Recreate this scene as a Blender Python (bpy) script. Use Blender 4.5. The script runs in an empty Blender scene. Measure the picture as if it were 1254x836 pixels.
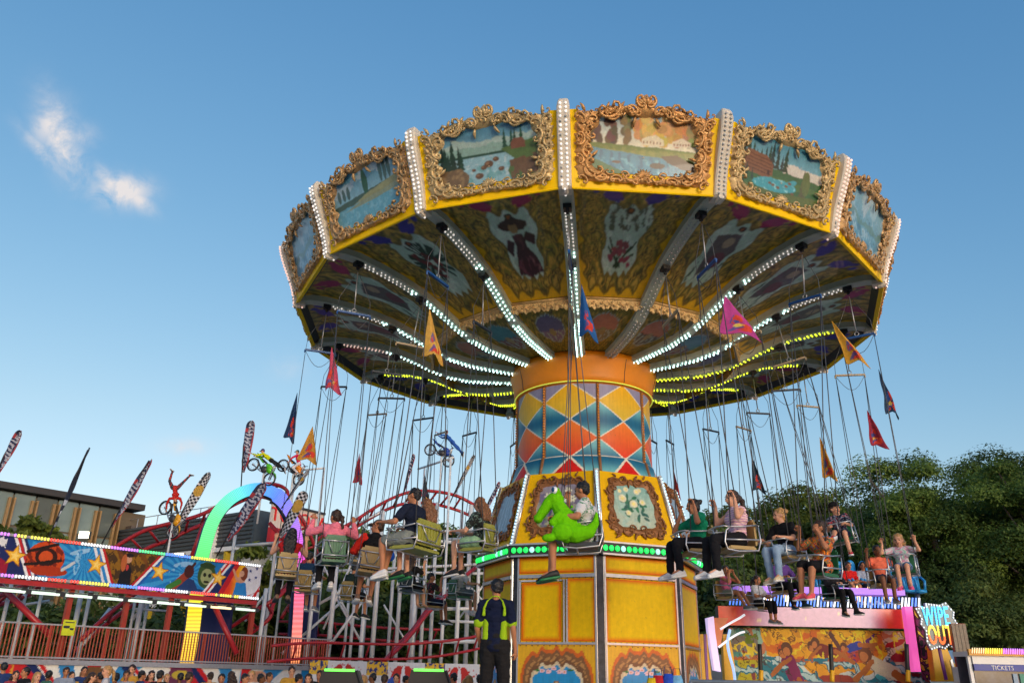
import bpy, bmesh, math, random
import numpy as np
from mathutils import Matrix, Vector

S = bpy.context.scene
COL = S.collection
PI = math.pi
rnd = random.Random(7)

# ------------------------------------------------------------------ camera
EYE = 1.65
FPX, TILT, ROLL = 1010.0, 0.3845, -0.02
cam_d = bpy.data.cameras.new('camera')
cam = bpy.data.objects.new('camera', cam_d)
COL.objects.link(cam)
S.camera = cam
cam_d.sensor_width = 36.0
cam_d.lens = FPX / 1254 * 36.0
cam_d.clip_start = 0.1
cam_d.clip_end = 4000
_c, _s = math.cos(ROLL), math.sin(ROLL)
_R, _U = Vector((1, 0, 0)), Vector((0, -math.sin(TILT), math.cos(TILT)))
_x = _c * _R - _s * _U
_y = _s * _R + _c * _U
_z = _x.cross(_y)
cam.matrix_world = Matrix(((_x.x, _y.x, _z.x, 0), (_x.y, _y.y, _z.y, 0), (_x.z, _y.z, _z.z, EYE), (0, 0, 0, 1)))

# ------------------------------------------------------------------ world, sun, exposure
S.view_settings.view_transform = 'Standard'
S.view_settings.look = 'None'
S.view_settings.exposure = 0.8
S.view_settings.gamma = 1.0
SUN_EL, SUN_AZ = math.radians(9.5), math.radians(156)      # azimuth clockwise from +Y
W = bpy.data.worlds.new('World')
S.world = W
W.use_nodes = True
nt = W.node_tree
nt.nodes.clear()
out = nt.nodes.new('ShaderNodeOutputWorld')
bg = nt.nodes.new('ShaderNodeBackground')
sky = nt.nodes.new('ShaderNodeTexSky')
sky.sky_type = 'NISHITA'
sky.sun_disc = False
sky.sun_elevation = SUN_EL
sky.sun_rotation = SUN_AZ
sky.air_density = 1.0
sky.dust_density = 1.3
sky.ozone_density = 3.0
bg.inputs[1].default_value = 0.15
nt.links.new(bg.outputs[0], out.inputs[0])

def ray(px, py):
    X, Y = px - 627, 418 - py
    u = (_c * X + _s * Y) / FPX
    v = (-_s * X + _c * Y) / FPX
    return Vector((u, math.cos(TILT) - v * math.sin(TILT), math.sin(TILT) + v * math.cos(TILT)))

def at(px, py, Y):
    d = ray(px, py)
    return Vector((d.x * Y / d.y, Y, EYE + d.z * Y / d.y))

def nd(t, typ, **kw):
    n = t.nodes.new(typ)
    for k, v in kw.items():
        if k.startswith('i_'):
            n.inputs[int(k[2:])].default_value = v
        else:
            setattr(n, k, v)
    return n

# small evening clouds in the sky: noise shaped round fixed sky directions
tc = nd(nt, 'ShaderNodeTexCoord')
nrm = nd(nt, 'ShaderNodeVectorMath', operation='NORMALIZE')
nt.links.new(tc.outputs['Generated'], nrm.inputs[0])
nz = nd(nt, 'ShaderNodeTexNoise')
nz.inputs['Scale'].default_value = 30
nz.inputs['Detail'].default_value = 8
nz.inputs['Roughness'].default_value = 0.62
nz.inputs['Distortion'].default_value = 0.45
nt.links.new(nrm.outputs[0], nz.inputs['Vector'])
acc = None
for (px, py, wx, wy, rot, amp) in [(62, 150, 12, 20, -0.2, .8), (76, 172, 13, 34, .55, 1.0), (92, 196, 9, 24, .8, .55), (148, 234, 22, 13, .3, 1.2), (134, 222, 16, 7, -.5, 1.0), (168, 243, 16, 8, -.5, .8), (52, 186, 24, 6, -.6, .55), (96, 168, 14, 10, .6, .45), (225, 546, 24, 8, .1, .42), (352, 448, 20, 14, 0, .16)]:
    c0 = ray(px, py).normalized()
    # local axes on the sky sphere
    r_ = c0.cross(Vector((0, 0, 1))).normalized()
    u_ = r_.cross(c0).normalized()
    a_ = r_ * math.cos(rot) + u_ * math.sin(rot)
    b_ = -r_ * math.sin(rot) + u_ * math.cos(rot)
    ang = 1.0 / FPX
    terms = []
    for ax, w in ((a_, wx), (b_, wy)):
        dt = nd(nt, 'ShaderNodeVectorMath', operation='SUBTRACT')
        nt.links.new(nrm.outputs[0], dt.inputs[0])
        dt.inputs[1].default_value = c0
        dp = nd(nt, 'ShaderNodeVectorMath', operation='DOT_PRODUCT')
        nt.links.new(dt.outputs[0], dp.inputs[0])
        dp.inputs[1].default_value = ax / (w * ang)
        sq = nd(nt, 'ShaderNodeMath', operation='POWER', i_1=2.0)
        ab = nd(nt, 'ShaderNodeMath', operation='ABSOLUTE')
        nt.links.new(dp.outputs['Value'], ab.inputs[0])
        nt.links.new(ab.outputs[0], sq.inputs[0])
        terms.append(sq)
    ad = nd(nt, 'ShaderNodeMath', operation='ADD')
    nt.links.new(terms[0].outputs[0], ad.inputs[0])
    nt.links.new(terms[1].outputs[0], ad.inputs[1])
    ex = nd(nt, 'ShaderNodeMath', operation='MULTIPLY', i_1=-0.8)
    nt.links.new(ad.outputs[0], ex.inputs[0])
    ex2 = nd(nt, 'ShaderNodeMath', operation='EXPONENT')
    nt.links.new(ex.outputs[0], ex2.inputs[0])
    am = nd(nt, 'ShaderNodeMath', operation='MULTIPLY', i_1=amp)
    nt.links.new(ex2.outputs[0], am.inputs[0])
    if acc is None:
        acc = am
    else:
        s2 = nd(nt, 'ShaderNodeMath', operation='MAXIMUM')
        nt.links.new(acc.outputs[0], s2.inputs[0])
        nt.links.new(am.outputs[0], s2.inputs[1])
        acc = s2
mr = nd(nt, 'ShaderNodeMapRange')
mr.inputs['From Min'].default_value = 0.36
mr.inputs['From Max'].default_value = 0.62
nt.links.new(nz.outputs['Fac'], mr.inputs['Value'])
mu = nd(nt, 'ShaderNodeMath', operation='MULTIPLY')
nt.links.new(mr.outputs[0], mu.inputs[0])
nt.links.new(acc.outputs[0], mu.inputs[1])
sepn = nd(nt, 'ShaderNodeSeparateXYZ'); nt.links.new(nrm.outputs[0], sepn.inputs[0])
gt = nd(nt, 'ShaderNodeMath', operation='GREATER_THAN', i_1=0.0); nt.links.new(sepn.outputs[1], gt.inputs[0])
mfr = nd(nt, 'ShaderNodeMath', operation='MULTIPLY'); nt.links.new(mu.outputs[0], mfr.inputs[0]); nt.links.new(gt.outputs[0], mfr.inputs[1])
mu = mfr
mu2 = nd(nt, 'ShaderNodeMath', operation='MULTIPLY', i_1=1.25)
mu2.use_clamp = True
nt.links.new(mu.outputs[0], mu2.inputs[0])
mx = nd(nt, 'ShaderNodeMix', data_type='RGBA')
nt.links.new(mu2.outputs[0], mx.inputs[0])
# haze grading of the sky colour: paler towards the horizon, cyan higher up
sep = nd(nt, 'ShaderNodeSeparateColor'); com = nd(nt, 'ShaderNodeCombineColor')
nt.links.new(sky.outputs[0], sep.inputs[0])
for i_, (a_, p_) in enumerate(((1.80, 1.34), (.97, .88), (.84, .60))):
    q1 = nd(nt, 'ShaderNodeMath', operation='MULTIPLY', i_1=.261); q2 = nd(nt, 'ShaderNodeMath', operation='POWER', i_1=p_); q3 = nd(nt, 'ShaderNodeMath', operation='MULTIPLY', i_1=a_ / .261)
    nt.links.new(sep.outputs[i_], q1.inputs[0]); nt.links.new(q1.outputs[0], q2.inputs[0]); nt.links.new(q2.outputs[0], q3.inputs[0]); nt.links.new(q3.outputs[0], com.inputs[i_])
glow = nd(nt, 'ShaderNodeMapRange')      # the bright glow round the low sun keeps its own colour
glow.inputs['From Min'].default_value = 1.15 / .261; glow.inputs['From Max'].default_value = 1.9 / .261
nt.links.new(sep.outputs[2], glow.inputs['Value'])
gmx = nd(nt, 'ShaderNodeMix', data_type='RGBA')
nt.links.new(glow.outputs[0], gmx.inputs[0]); nt.links.new(com.outputs[0], gmx.inputs[6]); nt.links.new(sky.outputs[0], gmx.inputs[7])
nt.links.new(gmx.outputs[2], mx.inputs[6])
mx.inputs[7].default_value = (3.1, 2.95, 2.95, 1)
nt.links.new(mx.outputs[2], bg.inputs[0])
CLOUD_MIX = mx

sun_d = bpy.data.lights.new('sun', 'SUN')
sun = bpy.data.objects.new('sun', sun_d)
COL.objects.link(sun)
sun_d.energy = 0.5
sun_d.angle = math.radians(14)
sun_d.color = (1.0, 0.88, 0.72)
sdir = Vector((math.sin(SUN_AZ) * math.cos(SUN_EL), math.cos(SUN_AZ) * math.cos(SUN_EL), math.sin(SUN_EL)))
sun.rotation_euler = sdir.to_track_quat('Z', 'Y').to_euler()
sun.location = sdir * 50

# ------------------------------------------------------------------ helpers
def srgb(r, g, b):
    f = lambda c: (c / 255 / 12.92) if c / 255 <= 0.04045 else ((c / 255 + 0.055) / 1.055) ** 2.4
    return (f(r), f(g), f(b))

MATS = {}
def pbr(name, col, rough=0.5, metal=0.0, var=0.15, scale=6.0, bump=0.0, bscale=60.0, spec=0.5, coat=0.0):
    if name in MATS:
        return MATS[name]
    m = bpy.data.materials.new(name)
    m.use_nodes = True
    t = m.node_tree
    b = t.nodes['Principled BSDF']
    b.inputs['Roughness'].default_value = rough
    b.inputs['Metallic'].default_value = metal
    b.inputs['Specular IOR Level'].default_value = spec
    b.inputs['Coat Weight'].default_value = coat
    tcn = nd(t, 'ShaderNodeTexCoord')
    n = nd(t, 'ShaderNodeTexNoise')
    n.inputs['Scale'].default_value = scale
    n.inputs['Detail'].default_value = 6
    n.inputs['Roughness'].default_value = 0.65
    t.links.new(tcn.outputs['Object'], n.inputs['Vector'])
    cr = nd(t, 'ShaderNodeValToRGB')
    cr.color_ramp.elements[0].position = 0.25
    cr.color_ramp.elements[1].position = 0.75
    cr.color_ramp.elements[0].color = tuple(c * (1 - var) for c in col) + (1,)
    cr.color_ramp.elements[1].color = tuple(min(1, c * (1 + var)) for c in col) + (1,)
    t.links.new(n.outputs['Fac'], cr.inputs[0])
    t.links.new(cr.outputs[0], b.inputs['Base Color'])
    rr = nd(t, 'ShaderNodeMapRange')
    rr.inputs['To Min'].default_value = max(0, rough - 0.12)
    rr.inputs['To Max'].default_value = min(1, rough + 0.12)
    t.links.new(n.outputs['Fac'], rr.inputs['Value'])
    t.links.new(rr.outputs[0], b.inputs['Roughness'])
    if bump:
        n2 = nd(t, 'ShaderNodeTexNoise')
        n2.inputs['Scale'].default_value = bscale
        n2.inputs['Detail'].default_value = 4
        t.links.new(tcn.outputs['Object'], n2.inputs['Vector'])
        bp = nd(t, 'ShaderNodeBump')
        bp.inputs['Strength'].default_value = bump
        bp.inputs['Distance'].default_value = 0.02
        t.links.new(n2.outputs['Fac'], bp.inputs['Height'])
        t.links.new(bp.outputs[0], b.inputs['Normal'])
    MATS[name] = m
    return m

def emit(name, col, strength, sample=False):
    if name in MATS:
        return MATS[name]
    m = bpy.data.materials.new(name)
    m.use_nodes = True
    b = m.node_tree.nodes['Principled BSDF']
    b.inputs['Base Color'].default_value = tuple(min(.8, c) for c in col) + (1,)
    b.inputs['Emission Color'].default_value = tuple(col) + (1,)
    b.inputs['Emission Strength'].default_value = strength * .52
    if not sample:
        m.cycles.emission_sampling = 'NONE'
    MATS[name] = m
    return m

def painted(name, rough=0.4, coat=0.0, emis=0.0, dirt=0.12, bump=0.0, streak=0.0, spec=.5):
    """paint read from the mesh's colour attribute, with a little wear"""
    if name in MATS:
        return MATS[name]
    m = bpy.data.materials.new(name)
    m.use_nodes = True
    t = m.node_tree
    b = t.nodes['Principled BSDF']
    b.inputs['Roughness'].default_value = rough
    b.inputs['Coat Weight'].default_value = coat
    b.inputs['Specular IOR Level'].default_value = spec
    a = nd(t, 'ShaderNodeVertexColor', layer_name='Col')
    tcn = nd(t, 'ShaderNodeTexCoord')
    n = nd(t, 'ShaderNodeTexNoise')
    n.inputs['Scale'].default_value = 9
    n.inputs['Detail'].default_value = 8
    n.inputs['Roughness'].default_value = 0.7
    t.links.new(tcn.outputs['Object'], n.inputs['Vector'])
    r = nd(t, 'ShaderNodeMapRange')
    r.inputs['From Min'].default_value = 0.3
    r.inputs['From Max'].default_value = 0.7
    r.inputs['To Min'].default_value = 1 - dirt * 1.5
    r.inputs['To Max'].default_value = 1 + dirt * .6
    t.links.new(n.outputs['Fac'], r.inputs['Value'])
    v = nd(t, 'ShaderNodeVectorMath', operation='SCALE')
    t.links.new(a.outputs['Color'], v.inputs[0])
    t.links.new(r.outputs[0], v.inputs['Scale'])
    if streak:      # rain streaks and scuffs running down the panel
        mp_ = nd(t, 'ShaderNodeMapping'); mp_.inputs['Scale'].default_value = (11, 11, .9)
        t.links.new(tcn.outputs['Object'], mp_.inputs['Vector'])
        n3 = nd(t, 'ShaderNodeTexNoise'); n3.inputs['Scale'].default_value = 1.6; n3.inputs['Detail'].default_value = 9; n3.inputs['Roughness'].default_value = .7
        t.links.new(mp_.outputs[0], n3.inputs['Vector'])
        r3 = nd(t, 'ShaderNodeMapRange'); r3.inputs['From Min'].default_value = .35; r3.inputs['From Max'].default_value = .62; r3.inputs['To Min'].default_value = 1 - streak; r3.inputs['To Max'].default_value = 1.04
        t.links.new(n3.outputs['Fac'], r3.inputs['Value'])
        v3 = nd(t, 'ShaderNodeVectorMath', operation='SCALE'); t.links.new(v.outputs[0], v3.inputs[0]); t.links.new(r3.outputs[0], v3.inputs['Scale']); v = v3
        n4 = nd(t, 'ShaderNodeTexNoise'); n4.inputs['Scale'].default_value = 26; n4.inputs['Detail'].default_value = 3; n4.inputs['Roughness'].default_value = .75
        t.links.new(tcn.outputs['Object'], n4.inputs['Vector'])
        r4 = nd(t, 'ShaderNodeMapRange'); r4.inputs['From Min'].default_value = .66; r4.inputs['From Max'].default_value = .71; r4.inputs['To Min'].default_value = 0; r4.inputs['To Max'].default_value = .75
        t.links.new(n4.outputs['Fac'], r4.inputs['Value'])
        m4 = nd(t, 'ShaderNodeMix', data_type='RGBA'); t.links.new(r4.outputs[0], m4.inputs[0]); t.links.new(v3.outputs[0], m4.inputs[6]); m4.inputs[7].default_value = (.16, .1, .05, 1)
        t.links.new(m4.outputs[2], b.inputs['Base Color'])
    if not streak: t.links.new(v.outputs[0], b.inputs['Base Color'])
    if emis:
        t.links.new(a.outputs['Color'], b.inputs['Emission Color'])
        b.inputs['Emission Strength'].default_value = emis
        m.cycles.emission_sampling = 'NONE'
    if bump:
        bp = nd(t, 'ShaderNodeBump')
        bp.inputs['Strength'].default_value = bump
        bp.inputs['Distance'].default_value = 0.01
        n2 = nd(t, 'ShaderNodeTexNoise')
        n2.inputs['Scale'].default_value = 25
        t.links.new(tcn.outputs['Object'], n2.inputs['Vector'])
        t.links.new(n2.outputs['Fac'], bp.inputs['Height'])
        t.links.new(bp.outputs[0], b.inputs['Normal'])
    MATS[name] = m
    return m

class MB:
    """collects geometry; build() links it as one mesh object"""
    def __init__(s):
        s.v, s.f, s.m = [], [], []
    def add(s, vs, fs, mi=0, M=None):
        o = len(s.v)
        if M is not None:
            vs = [M @ Vector(v) for v in vs]
        s.v.extend([tuple(v) for v in vs])
        s.f.extend([tuple(i + o for i in f) for f in fs])
        s.m.extend([mi] * len(fs))
        return s
    def box(s, c, d, mi=0, M=None, taper=1.0):
        x, y, z = d[0] / 2, d[1] / 2, d[2] / 2
        vs = [(c[0] + i * x * (taper if k > 0 else 1), c[1] + j * y * (taper if k > 0 else 1), c[2] + k * z) for k in (-1, 1) for j in (-1, 1) for i in (-1, 1)]
        return s.add(vs, [(0, 2, 3, 1), (4, 5, 7, 6), (0, 1, 5, 4), (2, 6, 7, 3), (0, 4, 6, 2), (1, 3, 7, 5)], mi, M)
    def tube(s, pts, r, n=6, mi=0, M=None, closed=False, sq=False):
        pts = [Vector(p) for p in pts]
        k = len(pts)
        rs = r if isinstance(r, (list, tuple)) else [r] * k
        rings = []
        ref = None
        for i in range(k):
            if closed:
                d = pts[(i + 1) % k] - pts[i - 1]
            else:
                d = pts[min(i + 1, k - 1)] - pts[max(i - 1, 0)]
            if d.length < 1e-9:
                d = Vector((0, 0, 1))
            d.normalize()
            if ref is None:
                ref = Vector((0, 0, 1)) if abs(d.z) < .9 else Vector((1, 0, 0))
            a = d.cross(ref)
            if a.length < 1e-4:
                a = d.orthogonal()
            a.normalize()
            b = a.cross(d).normalized()
            ref = b
            off = PI / 4 if n == 4 else 0
            rings.append([pts[i] + (a * math.cos(2 * PI * j / n + off) + b * math.sin(2 * PI * j / n + off)) * rs[i] for j in range(n)])
        vs = [v for rg in rings for v in rg]
        fs = []
        for i in range(k if closed else k - 1):
            for j in range(n):
                i2, j2 = (i + 1) % k, (j + 1) % n
                fs.append((i * n + j, i * n + j2, i2 * n + j2, i2 * n + j))
        if not closed:
            fs.append(tuple(reversed(range(n))))
            fs.append(tuple((k - 1) * n + j for j in range(n)))
        fs = [tuple(reversed(f)) for f in fs]
        return s.add(vs, fs, mi, M)
    def ell(s, c, r, n=8, mi=0, M=None, R=None):
        if not isinstance(r, (list, tuple)):
            r = (r, r, r)
        m = max(3, n // 2 + 1)
        vs = [Vector((0, 0, -1))]
        for i in range(1, m):
            th = PI * i / m - PI / 2
            for j in range(n):
                ph = 2 * PI * j / n
                vs.append(Vector((math.cos(th) * math.cos(ph), math.cos(th) * math.sin(ph), math.sin(th))))
        vs.append(Vector((0, 0, 1)))
        vs = [Vector((v.x * r[0], v.y * r[1], v.z * r[2])) for v in vs]
        if R is not None:
            vs = [R @ v for v in vs]
        vs = [v + Vector(c) for v in vs]
        fs = [(0, 1 + (j + 1) % n, 1 + j) for j in range(n)]
        for i in range(m - 2):
            for j in range(n):
                a, b = 1 + i * n + j, 1 + i * n + (j + 1) % n
                fs.append((a, b, b + n, a + n))
        L = len(vs) - 1
        o = 1 + (m - 2) * n
        fs += [(o + j, o + (j + 1) % n, L) for j in range(n)]
        return s.add(vs, fs, mi, M)
    def prism(s, poly, map3, d0, d1, mi=0):
        """poly: 2-D outline; map3(u, v, depth) -> point"""
        k = len(poly)
        vs = [map3(u, v, d0) for u, v in poly] + [map3(u, v, d1) for u, v in poly]
        fs = [tuple(range(k)), tuple(reversed(range(k, 2 * k)))]
        fs += [(i, i + k, (i + 1) % k + k, (i + 1) % k) for i in range(k)]
        return s.add(vs, fs, mi)
    def loft(s, rings, mi=0, closed=True, cap=True):
        n = len(rings[0])
        vs = [v for r in rings for v in r]
        fs = []
        for i in range(len(rings) - 1):
            for j in range(n if closed else n - 1):
                a, b = i * n + j, i * n + (j + 1) % n
                fs.append((a, b, b + n, a + n))
        if cap and closed:
            fs.append(tuple(reversed(range(n))))
            fs.append(tuple((len(rings) - 1) * n + j for j in range(n)))
        return s.add(vs, fs, mi)
    def mesh(s, name, mats, smooth=False):
        me = bpy.data.meshes.new(name)
        me.from_pydata([tuple(v) for v in s.v], [], s.f)
        for m in (mats if isinstance(mats, (list, tuple)) else [mats]):
            me.materials.append(m)
        me.polygons.foreach_set('material_index', s.m)
        if smooth:
            me.polygons.foreach_set('use_smooth', [True] * len(me.polygons))
        me.update()
        return me
    def build(s, name, mats, parent=None, smooth=False, loc=None, rz=None):
        return link(name, s.mesh(name, mats, smooth), parent, loc, rz)

def link(name, data, parent=None, loc=None, rz=None, M=None):
    o = bpy.data.objects.new(name, data)
    COL.objects.link(o)
    if parent is not None:
        o.parent = parent
    if loc is not None:
        o.location = loc
    if rz is not None:
        o.rotation_euler = (0, 0, rz)
    if M is not None:
        o.matrix_local = M
    return o

def tag(o, label=None, cat=None, group=None, kind=None):
    if label: o['label'] = label
    if cat: o['category'] = cat
    if group: o['group'] = group
    if kind: o['kind'] = kind
    return o

def empty(name, label, cat, loc=(0, 0, 0), rz=0, group=None, M=None):
    o = link(name, None, None, loc, rz)
    o.empty_display_size = .2
    if M is not None:
        o.matrix_world = M
    return tag(o, label, cat, group)

def children(o):
    return [c for c in COL.objects if c.parent == o]

class Canvas:
    """a painted panel: a grid of points with a colour each"""
    def __init__(s, nx, ny, w=1.0, h=1.0, seed=1):
        s.nx, s.ny, s.w, s.h = nx, ny, w, h
        u, v = np.meshgrid(np.linspace(0, w, nx), np.linspace(0, h, ny))
        s.u, s.v = u.ravel(), v.ravel()
        s.c = np.ones((nx * ny, 3)) * .5
        s.u0, s.v0 = s.u.copy(), s.v.copy()
        s.rs = np.random.RandomState(seed)
    def noise(s, sc, seed=0, oct=4):
        r = np.random.RandomState(seed + 11)
        o = np.zeros_like(s.u); a = 1.0; tot = 0
        for i in range(oct):
            ph = r.rand(6) * 6.28; th = r.rand(3) * 6.28
            q = sum(np.sin((s.u * math.cos(th[j]) + s.v * math.sin(th[j])) * sc * (1 + .37 * j) + ph[j] + 1.3 * np.sin(sc * .7 * (s.u * math.sin(th[j]) - s.v * math.cos(th[j])) + ph[j + 3])) for j in range(3))
            o += a * q / 3; tot += a; a *= .6; sc *= 2.1
        return o / tot
    def warp(s, amp, sc, seed=0):
        s.u = s.u0 + amp * (s.noise(sc, seed + 50) + .6 * s.noise(sc * 3.3, seed + 51)); s.v = s.v0 + amp * (s.noise(sc, seed + 52) + .6 * s.noise(sc * 3.1, seed + 53))
        return s
    def soft(s, n=1):
        g = s.c.reshape(s.ny, s.nx, 3)
        for _ in range(n):
            p = np.pad(g, ((1, 1), (1, 1), (0, 0)), mode='edge')
            g = (p[1:-1, 1:-1] * 2 + p[:-2, 1:-1] + p[2:, 1:-1] + p[1:-1, :-2] + p[1:-1, 2:]) / 6
        s.c = g.reshape(-1, 3)
        return s
    def brush(s, amp, sc, seed=0):
        n = s.noise(sc, seed + 70, 5) + .5 * s.noise(sc * 2.3, seed + 71, 4) + .35 * s.rs.normal(size=len(s.u0))
        s.c = np.clip(s.c * (1 + amp * n)[:, None] * (1 + amp * .25 * s.rs.normal(size=s.c.shape)), 0, 1)
        return s
    def put(s, mask, col, a=1.0):
        m = np.clip(mask.astype(float) * a, 0, 1)[:, None]
        col = np.array(col, float)
        s.c = s.c * (1 - m) + col * m
        return s
    def fill(s, col): s.c[:] = col; return s
    def grad(s, c0, c1, mask=None, v0=0, v1=None, axis='v'):
        x = s.v if axis == 'v' else s.u
        v1 = v1 if v1 is not None else (s.h if axis == 'v' else s.w)
        t = np.clip((x - v0) / (v1 - v0), 0, 1)[:, None]
        g = np.array(c0) * (1 - t) + np.array(c1) * t
        m = np.ones_like(s.u) if mask is None else mask.astype(float)
        s.c = s.c * (1 - m[:, None]) + g * m[:, None]
        return s
    def inpoly(s, pts):
        ins = np.zeros(len(s.u), bool)
        n = len(pts)
        for i in range(n):
            x0, y0 = pts[i]; x1, y1 = pts[(i + 1) % n]
            if y0 == y1: continue
            c = ((y0 > s.v) != (y1 > s.v)) & (s.u < (x1 - x0) * (s.v - y0) / (y1 - y0) + x0)
            ins ^= c
        return ins
    def poly(s, pts, col, a=1.0): return s.put(s.inpoly(pts), col, a)
    def ellm(s, cx, cy, rx, ry, rot=0):
        du, dv = s.u - cx, s.v - cy
        x = du * math.cos(rot) + dv * math.sin(rot)
        y = -du * math.sin(rot) + dv * math.cos(rot)
        return (x / rx) ** 2 + (y / ry) ** 2
    def ell(s, cx, cy, rx, ry, col, rot=0, a=1.0, soft=0.0):
        d = s.ellm(cx, cy, rx, ry, rot)
        m = (d < 1) if not soft else np.clip((1 - d) / soft, 0, 1)
        return s.put(m, col, a)
    def star(s, cx, cy, r, col, rot=0, n=5, inner=.42):
        pts = [(cx + (r if i % 2 == 0 else r * inner) * math.sin(rot + PI * i / n), cy + (r if i % 2 == 0 else r * inner) * math.cos(rot + PI * i / n)) for i in range(2 * n)]
        return s.poly(pts, col)
    def line(s, x0, y0, x1, y1, w, col, a=1.0):
        dx, dy = x1 - x0, y1 - y0
        L = math.hypot(dx, dy) or 1e-6
        t = np.clip(((s.u - x0) * dx + (s.v - y0) * dy) / L / L, 0, 1)
        d = np.hypot(s.u - x0 - t * dx, s.v - y0 - t * dy)
        return s.put(d < w, col, a)
    def mesh(s, name, fn, mat, keep=None, smooth=True):
        """fn(u array, v array) -> (n,3) positions"""
        co = fn(s.u0, s.v0)
        nx, ny = s.nx, s.ny
        ii, jj = np.meshgrid(np.arange(nx - 1), np.arange(ny - 1))
        a = (jj * nx + ii).ravel()
        f = np.stack([a, a + 1, a + 1 + nx, a + nx], 1)
        if keep is not None:
            k = keep[f].all(1)
            f = f[k]
            used = np.unique(f)
            rm = -np.ones(len(co), int); rm[used] = np.arange(len(used))
            f = rm[f]; co = co[used]; col = s.c[used]
        else:
            col = s.c
        me = bpy.data.meshes.new(name)
        me.from_pydata(co.tolist(), [], f.tolist())
        at_ = me.color_attributes.new('Col', 'FLOAT_COLOR', 'POINT')
        at_.data.foreach_set('color', np.concatenate([np.clip(col, 0, 1), np.ones((len(col), 1))], 1).ravel().astype(np.float32))
        me.materials.append(mat)
        if smooth:
            me.polygons.foreach_set('use_smooth', [True] * len(me.polygons))
        me.update()
        return me
# ------------------------------------------------------------------ materials
M_yel = pbr('yellow_paint_sunlit', srgb(255, 205, 0), .45, var=.1, scale=3, spec=.2)  # boards' yellow brightened to stand for the sun they catch
M_cream = pbr('cream_paint', srgb(205, 196, 178), .55, var=.12, scale=5, bump=.1)
M_white = pbr('white_paint', srgb(225, 225, 222), .45, var=.08)
M_gold1 = pbr('bronze_gold', srgb(186, 150, 102), .38, .25, var=.4, scale=7, bump=.35, bscale=45)
M_gold2 = pbr('warm_gold', srgb(196, 146, 86), .38, .25, var=.4, scale=7, bump=.35, bscale=45)
M_gold3 = pbr('pale_gold', srgb(192, 166, 116), .4, .25, var=.4, scale=7, bump=.35, bscale=45)
M_browng = pbr('brown_gold', srgb(134, 88, 48), .45, .2, var=.35, scale=9, bump=.3, bscale=50)
M_ivgold = pbr('ivory_gold', srgb(214, 180, 120), .45, .15, var=.25, scale=12, bump=.4, bscale=60)
M_orange = pbr('amber_paint', srgb(226, 134, 0), .5, var=.14, scale=2)
M_ribg = pbr('rib_grey', srgb(176, 182, 164), .45, .1, var=.14, scale=5)
M_black = pbr('black_steel', (.012, .012, .014), .5)
M_dark = pbr('dark_trim', (.03, .03, .035), .45)
M_chrome = pbr('polished_steel', (.62, .62, .64), .25, .85, var=.1)
M_alu = pbr('aluminium', (.5, .51, .53), .35, .8, var=.15, scale=14)
M_chain = pbr('chain_steel', (.10, .105, .115), .5, .5)
M_rod = pbr('galvanised_rod', (.36, .37, .38), .4, .6)
M_redst = pbr('red_steel', srgb(168, 34, 40), .4, var=.15, scale=2)
M_redbr = pbr('rust_red_post', srgb(160, 52, 34), .45, var=.15, scale=2)
M_whst = pbr('white_steel', srgb(208, 210, 208), .42, var=.12, scale=3)
M_navy = pbr('navy_paint', srgb(22, 38, 92), .4)
M_paint = painted('art_paint', .38, coat=.15, dirt=.1, streak=.12)
M_paint_rough = painted('art_print', .6)
M_ceil = painted('ceiling_paint', .42, coat=.1, bump=.25)
B_white = emit('bulb_white', (1.0, .9, .82), .7)
B_cyan = emit('bulb_cool', (.62, 1.0, .97), 4.2, True)
B_pink = emit('bulb_pink', (1.0, .66, .56), .8)
B_yell = emit('bulb_yellow', (.78, .95, .03), 2.4, True)
B_off = pbr('bulb_unlit', (.55, .55, .52), .2, .1)
B_green = emit('lamp_green', (.02, .9, .12), 1.2)
B_mint = emit('lamp_pale', (.4, .95, .8), 1.0)
B_lblue = emit('lamp_blue', (.45, .75, 1.0), 1.6)
M_tubew = emit('fluorescent', (.72, .95, .76), .95)

# ------------------------------------------------------------------ ground and ride platform
g = MB()
N = 48
gv = [(0, 0, 0)]
for R_ in (30, 90, 300, 1500, 3500):
    for j in range(N):
        gv.append((R_ * math.cos(2 * PI * j / N), R_ * math.sin(2 * PI * j / N) , 0))
gf = [(0, 1 + j, 1 + (j + 1) % N) for j in range(N)]
for i in range(4):
    for j in range(N):
        a, b = 1 + i * N + j, 1 + i * N + (j + 1) % N
        gf.append((a, a + N, b + N, b))
g.add(gv, gf)
tag(g.build('ground', pbr('pale_bounce_ground', (.30, .29, .27), .85, var=.3, scale=.8, bump=.4, bscale=30)), kind='structure')  # unseen ground, coloured pale to bounce light up onto the ceiling

CX, CY = 1.61, 17.5
def rp(r, deg, z=0.0, cx=CX):
    a = math.radians(deg)
    return Vector((cx + r * math.cos(a), CY + r * math.sin(a), z))
def AZ(k): return 195.13 + 22.5 * k
def pixcyl(px, py, r, far=False, cx=CX):
    d = ray(px, py)
    a = d.x ** 2 + d.y ** 2; b = -2 * (d.x * cx + d.y * CY); c = cx ** 2 + CY ** 2 - r * r
    D = max(0, b * b - 4 * a * c)
    l = (-b + (1 if far else -1) * math.sqrt(D)) / 2 / a
    return Vector((l * d.x, l * d.y, EYE + l * d.z))

PZ = 1.07
plat = MB()
ring = [(7.4, .0), (7.4, PZ - .06), (7.34, PZ)]
plat.loft([[rp(r, j * 7.5, z) for j in range(48)] for r, z in ring], 0)
tag(plat.build('ride_platform', pbr('deck_plate', (.34, .34, .35), .5, .2, bump=.3, bscale=90)), kind='structure')  # deck tone lightened to reflect more light onto the ceiling

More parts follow.
